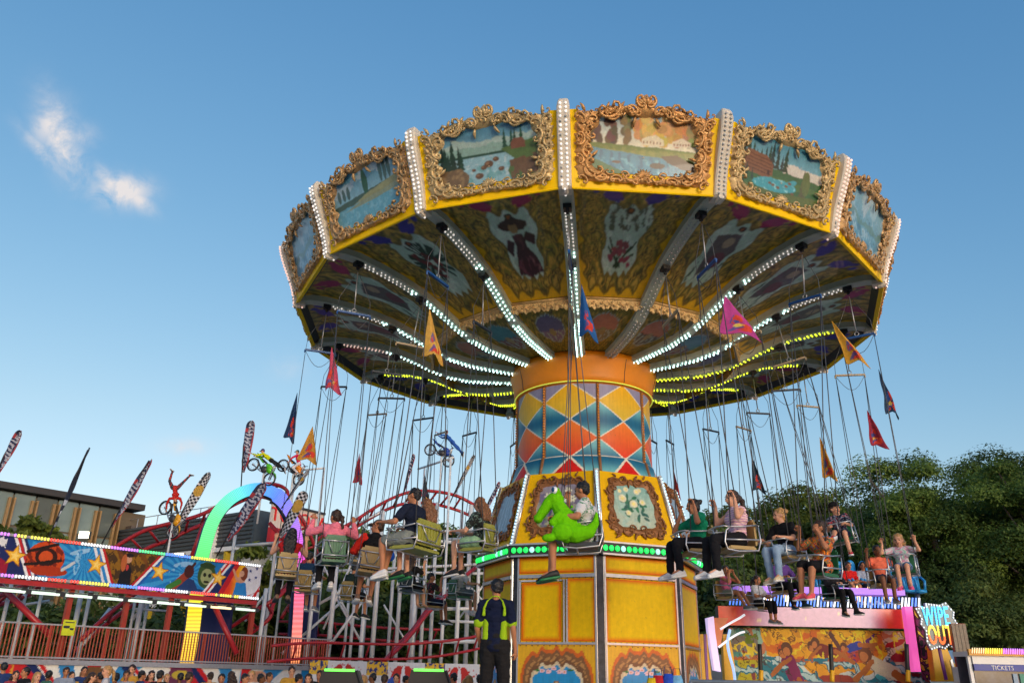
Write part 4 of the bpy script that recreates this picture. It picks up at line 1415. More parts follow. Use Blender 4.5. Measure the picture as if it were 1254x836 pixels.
def add_fingers(me, hands):
    """append five bent fingers per hand to a remeshed body"""
    if not hands: return me
    b = MB()
    for w, d, c, k in hands:              # wrist end of palm, direction, curl direction, size
        d = Vector(d).normalized(); c = Vector(c); c = (c - d * c.dot(d)).normalized(); s_ = d.cross(c)
        base = Vector(w) + d * .085 * k
        for i, (off, ln) in enumerate(((-.03, .062), (-.01, .072), (.01, .068), (.029, .052))):
            p = base + s_ * off * k - d * .004 * abs(i - 1.3)
            p1 = p + (d * .85 + c * .35).normalized() * ln * .5 * k
            p2 = p1 + (d * .1 + c * 1.0).normalized() * ln * .42 * k
            p3 = p2 + (-d * .75 + c * .5).normalized() * ln * .3 * k
            b.tube([p - d * .02 * k, p, p1, p2, p3], [.0095 * k, .0095 * k, .009 * k, .0082 * k, .006 * k], 6)
        p = Vector(w) + d * .035 * k - s_ * .033 * k
        p1 = p + (d * .5 - s_ * .7 + c * .45).normalized() * .034 * k
        p2 = p1 + (d * .6 + c * .9 + s_ * .15).normalized() * .034 * k
        b.tube([p, p1, p2], [.012 * k, .0105 * k, .0075 * k], 6)
    nv = len(me.vertices)
    vs = [tuple(v.co) for v in me.vertices] + b.v
    fs = [tuple(p.vertices) for p in me.polygons] + [tuple(i + nv for i in f) for f in b.f]
    r = bpy.data.meshes.new(me.name)
    r.from_pydata(vs, [], fs)
    for m in me.materials: r.materials.append(m)
    r.polygons.foreach_set('use_smooth', [True] * len(r.polygons)); r.update()
    nm = me.name
    bpy.data.meshes.remove(me); r.name = nm
    return r

def figure(J, P):
    """J: joints (local metres). P: look. Returns the body object with its clothing as children.
    joints: hip, chest, neck, head, shL, shR, elL, elR, haL, haR, hipL, hipR, knL, knR, anL, anR, toL, toR, face (direction)"""
    k = P.get('hs', 1.0)              # head scale
    g = P.get('g', 1.0)               # girth
    vx = P.get('vox', .014)
    V = {a: Vector(q) for a, q in J.items()}
    face = V['face'].normalized()
    upv = (V['head'] - V['neck']).normalized()
    sx = (V['shR'] - V['shL']).normalized()
    fwd = sx.cross((V['neck'] - V['hip']).normalized()) * -1
    if 'chest_f' in V: fwd = V['chest_f']
    def torso(b, e=0.0, low=0.0):
        capsule(b, V['hipL'] * .6 + V['hipR'] * .4, V['hipR'] * .6 + V['hipL'] * .4, .125 * g + e, .125 * g + e, fl=1.0)
        capsule(b, V['hip'] + (V['chest'] - V['hip']) * .15, V['chest'], .118 * g + e, .125 * g + e, 12, .84)
        capsule(b, V['chest'] * .9 + V['shL'] * .1 + sx * -.03, V['chest'] * .9 + V['shR'] * .1 + sx * .03, .115 * g + e, .115 * g + e, 12, .86)
        m = (V['shL'] + V['shR']) / 2
        capsule(b, V['shL'] * .92 + m * .08, m, .055 * g + e, .075 * g + e); capsule(b, V['shR'] * .92 + m * .08, m, .055 * g + e, .075 * g + e)
        capsule(b, V['chest'], m, .105 * g + e, .08 * g + e, 12, .85)
        if P.get('bust'):
            for s_ in (-1, 1): b.ell(V['chest'] + sx * s_ * .065 + fwd * (.09 * g), (.062 + e, .055 + e, .06 + e), 10)
    def head_frame():
        f = (face - upv * face.dot(upv)).normalized(); s_ = f.cross(upv)
        return Matrix((s_, f, upv)).transposed()
    HR_ = head_frame()
    hc = V['head']
    def hp(x, y, z): return hc + HR_ @ Vector((x, y, z)) * k
    b = MB()
    torso(b)
    capsule(b, (V['shL'] + V['shR']) / 2, hc + HR_ @ Vector((0, -.01, -.06)) * k, .055 * g ** .5, .052)
    b.ell(hc + HR_ @ Vector((0, -.008, .02)) * k, (.075 * k, .094 * k, .092 * k), 14, R=HR_)
    b.ell(hp(0, .022, -.05), (.056 * k, .066 * k, .062 * k), 12, R=HR_)
    b.ell(hp(0, .06, -.088), (.026 * k, .022 * k, .02 * k), 8, R=HR_)
    capsule(b, hp(0, .088, .012), hp(0, .108, -.028), .011 * k, .016 * k, 8)
    for s_ in (-1, 1):
        b.ell(hp(s_ * .078, -.005, -.012), (.012 * k, .02 * k, .032 * k), 8, R=HR_)
        b.ell(hp(s_ * .036, .072, -.025), (.022 * k, .018 * k, .02 * k), 8, R=HR_)
    b.ell(hp(0, .078, .04), (.05 * k, .014 * k, .012 * k), 8, R=HR_)
    hands = []
    for s_, a in (('L', -1), ('R', 1)):
        sh, el, ha = V['sh' + s_], V['el' + s_], V['ha' + s_]
        ln = P.get('limb', 1.0)
        capsule(b, sh, el, .05 * g * ln, .04 * g * ln); capsule(b, el, ha, .041 * g * ln, .026 * ln)
        capsule(b, el + (ha - el) * .2, el + (ha - el) * .45, .042 * g * ln, .034 * g * ln)
        d = P.get('hd' + s_); d = Vector(d) if d else (ha - el).normalized()
        c = P.get('hc' + s_); c = Vector(c) if c else Vector((-a, .3, .1))
        sd = d.cross(c).normalized() if d.cross(c).length > .1 else sx
        hk = P.get('hk', 1.0)
        for q in (-.022, 0, .022):
            capsule(b, ha + sd * q * .6 * hk, ha + d * .085 * hk + sd * q * 1.2 * hk, .019 * hk, .015 * hk, 8)
        hands.append((ha, d, c, hk))
        hi, kn, an, to = V['hip' + s_], V['kn' + s_], V['an' + s_], V['to' + s_]
        capsule(b, hi, kn, .088 * g * ln, .056 * g * ln); capsule(b, kn, an, .056 * g * ln, .036 * ln)
        capsule(b, kn + (an - kn) * .12, kn + (an - kn) * .42, .058 * g * ln, .05 * g * ln)
        capsule(b, an, to, .036 * ln, .026 * ln)
    body = remeshed(b, 'person', [P['skin']], vx)
    body = add_fingers(body, hands)
    root = link('person', body)
    # shirt
    sl = P.get('sleeve', .5)
    if P.get('shirt'):
        b = MB()
        torso(b, .012)
        for s_ in 'LR':
            sh, el, ha = V['sh' + s_], V['el' + s_], V['ha' + s_]
            if sl > 0:
                t = min(1, sl * 1.25)
                capsule(b, sh, sh + (el - sh) * t, .068 * g, (.068 if sl < 1 else .056) * g)
            if sl >= 1: capsule(b, el, el + (ha - el) * .9, .056 * g, .04)
        if P.get('hem'):
            capsule(b, V['hipL'] + (V['knL'] - V['hipL']) * .1, V['hipR'] + (V['knR'] - V['hipR']) * .1, .125 * g, .125 * g)
        if P.get('hood'):
            b.ell((V['shL'] + V['shR']) / 2 - fwd * .06 + upv * .03, (.11, .09, .08), 10)
        link('shirt', remeshed(b, 'shirt', [P['shirt']], vx, wr=.0045), root)
    if P.get('panel'):      # coloured sleeves / side blocks
        for s_, m in P['panel']:
            b = MB(); sh, el, ha = V['sh' + s_], V['el' + s_], V['ha' + s_]
            capsule(b, sh + (el - sh) * .02, el, .074 * g, .062 * g)
            if sl >= 1: capsule(b, el, el + (ha - el) * .88, .06 * g, .045)
            capsule(b, sh * .75 + V['chest'] * .25 , sh * .45 + ((V['shL'] + V['shR']) / 2) * .55, .078 * g, .06 * g)
            link('sleeve', remeshed(b, 'sleeve', [m], vx, wr=.004), root)
    # trousers / shorts
    if P.get('legs'):
        ll = P.get('leglen', 2)          # <1: shorts to that part of the thigh, 2: to the ankle
        b = MB()
        capsule(b, V['hipL'] * .6 + V['hipR'] * .4, V['hipR'] * .6 + V['hipL'] * .4, .135 * g, .135 * g)
        capsule(b, V['hip'], V['hip'] + (V['chest'] - V['hip']) * .25, .13 * g, .125 * g, 12, .88)
        e = P.get('fit', .012)
        for s_ in 'LR':
            hi, kn, an = V['hip' + s_], V['kn' + s_], V['an' + s_]
            t = min(1, ll)
            capsule(b, hi, hi + (kn - hi) * t, .09 * g + e, (.09 + (.058 - .09) * t) * g + e * (1.6 if ll < 1 else 1))
            if ll > 1:
                t2 = min(1, ll - 1) * .97
                capsule(b, kn, kn + (an - kn) * t2, .058 * g + e, .058 * g + (.042 - .058 * g) * t2 + e * 1.0)
                capsule(b, kn + (an - kn) * .12, kn + (an - kn) * .42, .058 * g + e, .052 * g + e)
        link('trousers' if ll > 1 else 'shorts', remeshed(b, 'trousers', [P['legs']], vx, wr=.0035), root)
    # shoes
    if P.get('shoe'):
        for s_ in 'LR':
            an, to = V['an' + s_], V['to' + s_]
            d = (to - an).normalized()
            sh_up = (V['kn' + s_] - an).normalized()
            f = (d - sh_up * d.dot(sh_up) * .55).normalized(); side = f.cross(sh_up).normalized(); upn = side.cross(f).normalized()
            F = Matrix((side, f, upn)).transposed()
            q = P.get('fs', 1.0)
            c = an - sh_up * .035 * q
            b = MB()
            secs = [(-.075, .028, .05, .0), (-.06, .038, .085, .0), (-.01, .04, .1, .0), (.04, .041, .085, -.0), (.09, .046, .06, 0), (.14, .045, .046, 0), (.175, .034, .036, 0), (.19, .018, .026, 0)]
            rings = []
            for y, w, h, _ in secs:
                rings.append([c + F @ (Vector((w * math.cos(t) * (1 if math.sin(t) > -.3 else 1.05), y, -.035 + max(-.0, h * (math.sin(t) * .5 + .5)))) * q) for t in [2 * PI * j / 12 for j in range(12)]])
            b.loft(rings, 0)
            sp = [(w * 1.12, y, -.045) for y, w, h, _ in secs]
            sr = []
            for z in (-.055, -.03):
                sr.append([c + F @ (Vector((x_, y_, z)) * q) for x_, y_, _z in sp] + [c + F @ (Vector((-x_, y_, z)) * q) for x_, y_, _z in reversed(sp)])
            b.loft(sr, 1)
            link('shoe', b.mesh('shoe', [P['shoe'], P.get('sole', M_white)], True), root)
    # face
    b = MB()
    for s_ in (-1, 1): b.ell(hp(s_ * .031, .083, .008), (.013 * k, .008 * k, .008 * k), 8, 0, R=HR_); b.ell(hp(s_ * .032, .088, .03), (.019 * k, .006 * k, .004 * k), 6, 0, R=HR_)
    link('eyes', b.mesh('eyes', [EYEM], True), root)
    b = MB(); b.ell(hp(0, .088, -.056), (.022 * k, .008 * k, .007 * k), 8, 0, R=HR_); link('mouth', b.mesh('mouth', [LIPM], True), root)
    # hair
    if P.get('hair'):
        b = MB(); st = P.get('hs_style', 'short'); gx = P.get('grav', Vector((0, 0, -1)))
        b.ell(hp(0, -.022, .038), (.086 * k, .094 * k, .09 * k), 14, R=HR_)
        if st == 'short': b.ell(hp(0, -.05, -.005), (.074 * k, .058 * k, .07 * k), 12, R=HR_)
        if st in ('long', 'bun', 'pony', 'side'): b.ell(hp(0, -.04, -.01), (.08 * k, .072 * k, .09 * k), 12, R=HR_)
        if st == 'long':
            for x in (-.045, 0, .045):
                capsule(b, hp(x, -.075, -.02), hp(x * 1.5, -.12, -.14) , .055 * k, .055 * k); capsule(b, hp(x * 1.5, -.12, -.14), hp(x * 1.3, -.13, -.36 if P.get('xlong') else -.26), .055 * k, .04 * k)
        if st == 'bun': b.ell(hp(0, -.12, .06), (.05 * k, .045 * k, .045 * k), 10)
        if st == 'pony':
            capsule(b, hp(0, -.11, .02), hp(.01, -.16, -.04), .03 * k, .04 * k); capsule(b, hp(.01, -.16, -.04), hp(.02, -.17, -.22), .04 * k, .02 * k)
        if st == 'side':
            capsule(b, hp(.07, -.04, -.02), hp(.1, -.05, -.2), .035 * k, .02 * k); capsule(b, hp(-.07, -.04, -.02), hp(-.1, -.05, -.18), .035 * k, .02 * k)
        link('hair', remeshed(b, 'hair', [P['hair']], .011, 1, wr=.0045, wf=55), root)
    if P.get('cap'):
        b = MB()
        n = 16
        fr = -1 if P.get('cap_back') else 1
        rings = [[hp(.09 * math.cos(q) * math.cos(t), -.012 + .103 * math.sin(q) * math.cos(t), .045 + .09 * math.sin(t)) for q in [2 * PI * j / n for j in range(n)]] for t in (0, .4, .8, 1.2, 1.5)]
        b.loft(rings, 0)
        br = [(.075 * math.cos(q), fr * (.075 + .105 * math.sin(q)), .05 - .01 * math.sin(q)) for q in np.linspace(0, PI, 11)]
        b.loft([[hp(x, y, z) for x, y, z in br], [hp(x, y, z - .01) for x, y, z in br]], 0)
        link('cap', b.mesh('cap', [P['cap']], True), root)
    return root

def seated(kneeL=0, kneeR=0, spread=.1, lean=0, arms='up', turn=0, nod=0, sc=1.0, shin=0.0, legL=None, legR=None):
    """joint set for a seated rider, facing +y, seat top at z=0"""
    J = dict(hip=(0, -.04, .11), chest=(0, -.07 + lean, .38), neck=(0, -.04 + lean, .53), head=(0, -.02 + lean * 1.2, .69),
             shL=(-.165, -.05 + lean, .49), shR=(.165, -.05 + lean, .49), hipL=(-.085, -.02, .09), hipR=(.085, -.02, .09),
             knL=(-spread, .38, .08 + kneeL), knR=(spread, .38, .08 + kneeR))
    for s_, sg, kk, lg in (('L', -1, kneeL, legL), ('R', 1, kneeR, legR)):
        sw = shin if lg is None else lg
        a = (sg * (spread + .0), .38 + .42 * math.sin(sw), .08 + kk - .42 * math.cos(sw))
        J['an' + s_] = a
        J['to' + s_] = (a[0] + sg * .02, a[1] + .13, a[2] - .05)
    A = {'up': ((.3, .1, .36), (.27, .1, .62)), 'upclose': ((.28, .2, .34), (.12, .14, .6)), 'bar': ((.25, .08, .25), (.16, .34, .27)), 'lap': ((.23, .03, .24), (.08, .27, .2)),
         'high': ((.34, .0, .56), (.27, .02, .85)), 'side': ((.3, .05, .28), (.26, .3, .3)), 'wide': ((.4, .1, .42), (.34, .08, .64)), 'face': ((.24, .22, .36), (.1, .16, .6))}
    al, ar = arms if isinstance(arms, tuple) else (arms, arms)
    for s_, sg, a in (('L', -1, al), ('R', 1, ar)):
        e, h = A[a]
        J['el' + s_] = (sg * e[0], e[1] + lean * .6, e[2]); J['ha' + s_] = (sg * h[0], h[1], h[2])
    J['face'] = (math.sin(turn) * math.cos(nod), math.cos(turn) * math.cos(nod), math.sin(nod))
    return {a: tuple(c * sc for c in q) for a, q in J.items()}
UPK = ('up', 'high', 'wide')
def rider(M, label, look, pose, dx=0.0, dy=0.0):
    P = dict(look)
    sc = pose.get('sc', 1.0)
    arms = pose.get('arms', 'up'); al, ar = arms if isinstance(arms, tuple) else (arms, arms)
    for s_, a, sg in (('L', al, -1), ('R', ar, 1)):
        if a in UPK: P['hd' + s_] = (0, .35, .94); P['hc' + s_] = (-sg * .2, 1, .1)
        elif a in ('upclose', 'face'): P['hd' + s_] = (-sg * .3, .1, .9); P['hc' + s_] = (-sg, -.3, 0)
        else: P['hd' + s_] = (-sg * .25, 1, .05); P['hc' + s_] = (0, .1, -1)
    J = seated(**pose)
    P.setdefault('hk', .5 + .5 * sc); P.setdefault('fs', sc ** .7); P.setdefault('hs', 1.0 if sc > .9 else 1.12)
    P['g'] = P.get('g', 1.0) * sc; P['hs'] *= .45 + .55 * sc; P['vox'] = P.get('vox', .015)
    o = figure(J, P)
    o.matrix_world = M @ Matrix.Translation((dx, dy + .02, .02))
    return tag(o, label, 'person', 'riders on the swing ride')
# ------------------------------------------------------------------ riders and chairs
BLKJ = cloth('black_leggings', (24, 24, 28)); DEN = cloth('light_denim', (140, 165, 190)); DKDEN = cloth('dark_denim', (36, 48, 68)); KH = cloth('grey_shorts', (128, 134, 128)); MINT = cloth('mint_shorts', (150, 190, 150)); NVS = cloth('navy_cloth', (26, 34, 58))
WHS = pbr('white_canvas', srgb(215, 215, 215), .6); BLS = pbr('black_shoe', srgb(28, 28, 30), .6); CRM = pbr('cream_shoe', srgb(214, 198, 160), .6); COR = pbr('coral_shoe', srgb(230, 80, 90), .5); PNK = pbr('pink_shoe', srgb(224, 80, 130), .5); GRYS = pbr('grey_shoe', srgb(120, 122, 128), .6)
TANS = pbr('tan_shoe', srgb(130, 100, 80), .6); GRNSOLE = pbr('green_sole', srgb(40, 120, 70), .5); REDS = pbr('red_shoe', srgb(190, 30, 40), .5); BRSOLE = pbr('brown_sole', srgb(130, 72, 44), .6)

OUT, MID = 'o', 'm'
chairs = {
 (0, OUT): (CH_T, BAR_B, 'tan backed swing chair of the long black haired rider'),
 (1, OUT): (CH_G, BAR_B, 'green backed swing chair under the rider in the pink hoodie'),
 (1, MID): (CH_T, BAR_T, 'tan backed swing chair of the rider in the tricolour hoodie'),
 (2, OUT): (CH_O, BAR_B, 'wide olive swing chair shared by two riders', .66),
 (2, MID): (CH_O, BAR_D, 'olive swing chair under the fair haired rider beside the base panels'),
 (3, OUT): (CH_N, BAR_B, 'black swing chair before the yellow base holding the plush crocodile'),
 (3, MID): (CH_N, BAR_T, 'empty black swing chair on the inner row in front of the yellow base'),
 (4, MID): (CH_T, BAR_T, 'swing chair of the rider in the plain green T-shirt'),
 (4, OUT): (CH_T, BAR_B, 'tan swing chair under the rider in the striped strapless top'),
 (5, MID): (CH_T, BAR_T, 'swing chair under the rider in ripped pale jeans'),
 (5, OUT): (CH_G, BAR_B, 'swing chair under the rider in the orange patterned top'),
 (6, MID): (CH_G, BAR_T, 'green swing chair under the boy in the black cap'),
 (6, OUT): (CH_G, BAR_B, 'swing chair under the small fair haired girl, farthest to the right'),
 (7, OUT): (CH_T, BAR_T, 'swing chair under the girl in the salmon orange T-shirt'),
 (8, OUT): (CH_G, BAR_T, 'far swing chair whose rider wears long black leggings'),
 (8, MID): (CH_T, BAR_D, 'swing chair under the rider in the purple shirt'),
 (9, MID): (CH_T, BAR_D, 'far swing chair under the little girl in the pink vest'),
 (9, OUT): (CH_T, BAR_T, 'far swing chair whose rider wears cropped black leggings and pale trainers'),
 (-1, OUT): (CH_T, BAR_D, 'swing chair of the dark haired boy in the navy shirt'),
 (-2, OUT): (CH_T, BAR_T, 'swing chair hanging behind the rider in the three coloured hoodie'),
 (-2, MID): (CH_N, BAR_D, 'far swing chair under the rider with bare feet and folded knees'),
 (-3, OUT): (CH_T, BAR_T, 'far swing chair under the boy in the black T-shirt with red print'),
 (-3, MID): (CH_G, BAR_D, 'far green swing chair under the rider in the white T-shirt'),
}
PIX = {(0, OUT): (350, 704), (1, OUT): (406, 686, -14), (1, MID): (452, 700, -26), (2, OUT): (510, 672), (2, MID): (586, 672), (3, OUT): (716, 668), (4, MID): (855, 676), (4, OUT): (903, 672), (5, MID): (964, 684), (5, OUT): (1005, 703),
       (6, MID): (1034, 662), (6, OUT): (1108, 701), (7, OUT): (1081, 716), (8, OUT): (1023, 732), (8, MID): (960, 724), (9, MID): (892, 731), (9, OUT): (930, 744), (-1, OUT): (374, 722), (-2, OUT): (430, 733), (-2, MID): (503, 722), (-3, OUT): (526, 742), (-3, MID): (562, 730)}
FR = {}
for (k, rg), a in chairs.items():
    FR[(k, rg)] = chair(k, rg, a[0], a[1], a[2], w=a[3] if len(a) > 3 else .38, pix=PIX.get((k, rg)))[1]
for (k, rg) in ((0, MID), (7, MID), (10, OUT), (10, MID), (11, OUT), (11, MID), (-4, OUT), (-4, MID)):
    wh = {(0, MID): 'empty swing chair on the inner row left of the column', (7, MID): 'empty swing chair on the inner row behind the boy in the cap'}.get((k, rg), 'empty swing chair hanging behind the column')
    chair(k, rg, CH_T, BAR_D, wh)
for q in ((-1, MID),):
    chair(*q, CH_G, BAR_D, 'empty green swing chair on the inner row behind the white scaffold side')

M_croctee = patterned('printed_white_tee', [(205, 205, 205), (205, 205, 205), (210, 210, 208), (90, 140, 110), (205, 205, 205)], 7)
M_stripe = patterned('striped_top', [(225, 200, 205), (214, 120, 170), (230, 210, 200), (236, 190, 90), (225, 205, 210), (170, 110, 180)], 9, 'stripe')
M_orpat = patterned('orange_patterned_top', [(24, 60, 50), (196, 76, 30), (46, 120, 80), (232, 130, 30), (180, 40, 36), (60, 130, 150)], 8)
M_leaf = patterned('leaf_print_shirt', [(16, 20, 20), (16, 22, 22), (20, 24, 24), (150, 170, 150), (24, 28, 28)], 13)
M_leafs = patterned('leaf_print_dark', [(18, 24, 24), (18, 24, 24), (26, 34, 34), (100, 125, 115), (20, 24, 24)], 13)
M_tiedye = patterned('tie_dye_tee', [(150, 190, 170), (200, 200, 200), (205, 140, 165), (190, 190, 200), (150, 180, 175)], 7)
M_boytee = patterned('navy_printed_tee', [(18, 26, 48), (20, 28, 52), (24, 30, 52), (120, 130, 150), (150, 40, 50), (18, 26, 48)], 9)
NB = cloth

R_ = rider
R_(FR[(0, OUT)], 'rider with very long black hair and red top, seen from behind in a tan chair', dict(skin=SKL, hair=H_BK, hs_style='long', xlong=True, shirt=NB('red_vest', (170, 30, 34)), sleeve=0, legs=BLKJ, shoe=TANS, sole=BLS), dict(arms='up', shin=.05, turn=.1, sc=1.05))
R_(FR[(1, OUT)], 'rider in pink hoodie with dark ponytail, seen from behind in a green chair', dict(skin=SKM, hair=H_BR, hs_style='pony', shirt=NB('pink_hoodie', (226, 120, 140)), sleeve=1.2, hood=True, legs=BLKJ, shoe=WHS, g=1.06), dict(arms='wide', shin=-.05, turn=-.5, legL=.1))
R_(FR[(1, MID)], 'rider in red, black and blue hoodie with grey cap, seen from behind', dict(skin=SKM, hair=H_BR, hs_style='short', shirt=NB('black_hoodie', (22, 22, 24)), hood=True, sleeve=1.2, panel=[('L', NB('red_sleeve', (206, 44, 34))), ('R', NB('blue_sleeve', (30, 84, 180)))], cap=cloth('grey_cap', (90, 86, 84)), legs=NB('denim_shorts', (84, 108, 136)), leglen=.8, shoe=TANS, g=1.08), dict(arms='side', turn=-1.1, shin=0, sc=1.08))
R_(FR[(2, OUT)], 'man in navy T-shirt and grey shorts on the wide chair, farther from the camera', dict(skin=SKM, hair=H_BK, shirt=NB('navy_tee', (24, 32, 52)), legs=KH, leglen=.85, shoe=WHS, g=1.05), dict(arms='side', turn=-.3, shin=.2, legL=-.1, sc=1.05), dx=-.17)
R_(FR[(2, OUT)], 'long haired rider in black and white leaf print shirt on the wide olive chair', dict(skin=SKL, hair=H_LB, hs_style='long', shirt=M_leaf, legs=KH, leglen=.7, shoe=BLS, sole=GRNSOLE, g=.94), dict(arms='bar', turn=.4, shin=-.1, sc=.93), dx=.17)
R_(FR[(2, MID)], 'fair haired rider in dark leaf print shirt and mint shorts, hands resting on the bar', dict(skin=SKL, hair=H_LB, hs_style='long', shirt=M_leafs, legs=MINT, leglen=.55, shoe=BLS), dict(arms='bar', turn=.15, shin=0, sc=1.02))
R_(FR[(3, OUT)], 'bearded man in white printed T-shirt and black trainers holding a green plush crocodile', dict(skin=SKM, hair=H_BK, shirt=M_croctee, legs=KH, leglen=.75, shoe=BLS, sole=GRNSOLE, g=1.08), dict(arms=('side', 'face'), turn=.35, shin=.0, legR=.12, spread=.09, sc=1.08))
R_(FR[(4, MID)], 'rider in plain green T-shirt and black leggings with white trainers', dict(skin=SKM, hair=H_BK, hs_style='bun', shirt=NB('green_tee', (16, 128, 92)), legs=BLKJ, shoe=WHS, g=1.08), dict(arms=('up', 'upclose'), turn=.25, shin=.12, legL=-.05))
R_(FR[(4, OUT)], 'rider in striped strapless top and black leggings with high ponytail', dict(skin=SKL, hair=H_BR, hs_style='pony', shirt=M_stripe, sleeve=-1, legs=BLKJ, shoe=WHS, g=1.06, bust=True), dict(arms='up', turn=0, shin=-.02, legR=.12))
R_(FR[(5, MID)], 'smiling fair haired rider in black T-shirt and ripped pale jeans', dict(skin=SKL, hair=H_BL, hs_style='bun', shirt=NB('black_tee', (20, 20, 24)), legs=DEN, shoe=CRM, g=1.0), dict(arms='bar', turn=.55, shin=-.05, legL=.1))
R_(FR[(5, OUT)], 'rider in orange and green patterned top, black shorts and coral shoes', dict(skin=SKM, hair=H_BR, hs_style='bun', shirt=M_orpat, hem=True, legs=cloth('black_shorts', (20, 20, 24)), leglen=.95, shoe=COR, g=1.06, bust=True), dict(arms=('face', 'up'), turn=.45, shin=.0, legL=.12))
R_(FR[(6, MID)], 'boy in black cap and navy printed T-shirt with one leg raised', dict(skin=SKL, hair=H_BR, cap=cloth('black_cap', (24, 24, 28)), shirt=M_boytee, legs=NVS, leglen=.75, shoe=REDS, sole=WHS), dict(arms='bar', turn=-.9, sc=.82, shin=-.0, legL=.15, legR=1.15, kneeR=.05))
R_(FR[(6, OUT)], 'small fair haired girl in pastel tie dye T-shirt and bright pink shoes', dict(skin=SKL, hair=H_BL, hs_style='side', shirt=M_tiedye, legs=NB('pale_denim_shorts', (96, 124, 160)), leglen=.5, shoe=PNK, sole=PNK), dict(arms='wide', turn=.1, sc=.76, shin=.1))
R_(FR[(7, OUT)], 'girl in salmon orange T-shirt and dark denim shorts with grey trainers', dict(skin=SKD, hair=H_BK, hs_style='bun', shirt=NB('salmon_tee', (226, 112, 84)), legs=DKDEN, leglen=.5, shoe=GRYS), dict(arms=('up', 'up'), turn=-.1, sc=.92, shin=.1, legL=-.1))
R_(FR[(8, MID)], 'rider in purple shirt and black leggings, partly hidden behind pale jeans', dict(skin=SKM, hair=H_BR, hs_style='bun', shirt=NB('purple_shirt', (98, 66, 140)), sleeve=.7, legs=BLKJ, shoe=NB('teal_shoe', (30, 60, 80))), dict(arms='bar', turn=.2, shin=.1, legL=.35))
R_(FR[(8, OUT)], 'rider in dark top and long black leggings behind the rider with coral shoes', dict(skin=SKL, hair=H_BR, hs_style='bun', shirt=NB('charcoal_top', (40, 40, 46)), sleeve=1.1, legs=BLKJ, shoe=BLS), dict(arms='bar', shin=-.05, legL=.3))
R_(FR[(9, MID)], 'little girl in pink vest with brown ponytail, far behind the white trainers', dict(skin=SKM, hair=H_BR, hs_style='pony', shirt=NB('pink_vest', (214, 110, 150)), sleeve=0, legs=KH, leglen=.5, shoe=GRYS), dict(arms='face', sc=.85, turn=.6, shin=.5))
R_(FR[(9, OUT)], 'rider in white shirt and cropped black leggings, low in the back row', dict(skin=SKM, hair=H_BR, hs_style='pony', shirt=NB('white_shirt', (190, 190, 195)), legs=BLKJ, leglen=1.55, shoe=GRYS), dict(arms='bar', sc=.92, shin=0))
R_(FR[(-1, OUT)], 'dark haired boy in navy shirt seen between two nearer chairs', dict(skin=SKM, hair=H_BK, shirt=NB('navy_shirt', (26, 52, 80)), legs=NVS, leglen=.8, shoe=GRYS), dict(arms='side', sc=.95, shin=.1))
R_(FR[(-2, OUT)], 'rider in dark clothes and black shoes behind the hoodie rider', dict(skin=SKM, hair=H_BK, shirt=NB('dark_green_top', (30, 44, 40)), legs=BLKJ, leglen=.7, shoe=BLS), dict(arms='side', shin=.1, legL=-.1))
R_(FR[(-2, MID)], 'bare footed rider in black clothes sitting sideways in the back row', dict(skin=SKL, hair=H_BR, hs_style='long', shirt=NB('black_top', (24, 24, 26)), legs=NB('black_skirt', (22, 22, 26)), leglen=.7), dict(arms='up', sc=.9, shin=.15))
R_(FR[(-3, OUT)], 'boy in black T-shirt with red print and black shoes in the back row', dict(skin=SKM, hair=H_BK, shirt=patterned('black_red_tee', [(22, 22, 24), (22, 22, 24), (26, 24, 26), (150, 50, 56), (24, 24, 26)], 9), legs=NVS, leglen=.85, shoe=BLS), dict(arms='up', shin=.15, turn=.5))
R_(FR[(-3, MID)], 'rider in white T-shirt and grey shorts on a green chair in the back row', dict(skin=SKL, hair=H_BR, hs_style='bun', shirt=NB('white_tee', (186, 190, 196)), legs=NB('blue_grey_shorts', (96, 110, 120)), leglen=.7, shoe=WHS), dict(arms='side', shin=.1))

# ---- plush crocodile on his lap
CROC = pbr('plush_green', srgb(112, 206, 12), .9, var=.12, scale=20, bump=.8, bscale=120, spec=.1)
b = MB()
def cp(a, c, r0, r1, **k): capsule(b, a, c, r0, r1, **k)
b.ell((0, .03, .17), (.165, .16, .24), 14)           # body
cp((0, .05, .3), (0, .13, .45), .125, .1)         # neck
b.ell((0, .17, .53), (.115, .13, .105), 14)           # head
for x in (-.03, .03): cp((x, .25, .5), (x * .8, .4, .3), .075, .055)
b.ell((0, .41, .28), (.085, .065, .055), 10)
b.ell((.035, .45, .31), (.018, .018, .02), 8); b.ell((-.035, .45, .31), (.018, .018, .02), 8)
for s_ in (-1, 1):
    b.ell((s_ * .065, .13, .63), (.048, .048, .058), 10)
    cp((s_ * .14, .08, .3), (s_ * .175, .19, .18), .05, .045)
    b.ell((s_ * .15, .06, .05), (.09, .15, .12), 10); b.ell((s_ * .17, .24, -.02), (.065, .1, .055), 10)
cp((0, -.1, .05), (0, -.27, .06), .13, .09); cp((0, -.27, .06), (0, -.37, .17), .09, .05); cp((0, -.37, .17), (0, -.39, .31), .05, .018)
for i in range(6): b.ell((0, -.03 - i * .03 + (.1 if i == 0 else 0), .5 - i * .08), (.016, .025, .025), 6)
croc = link('plush_crocodile', remeshed(b, 'plush_crocodile', [CROC], .011, 1))
croc.matrix_world = FR[(3, OUT)] @ Matrix.Translation((-.2, .2, .07)) @ Matrix.Rotation(math.radians(-6), 4, 'Z')
tag(croc, 'bright green plush crocodile sitting in the lap of the man in the white printed T-shirt', 'plush toy')
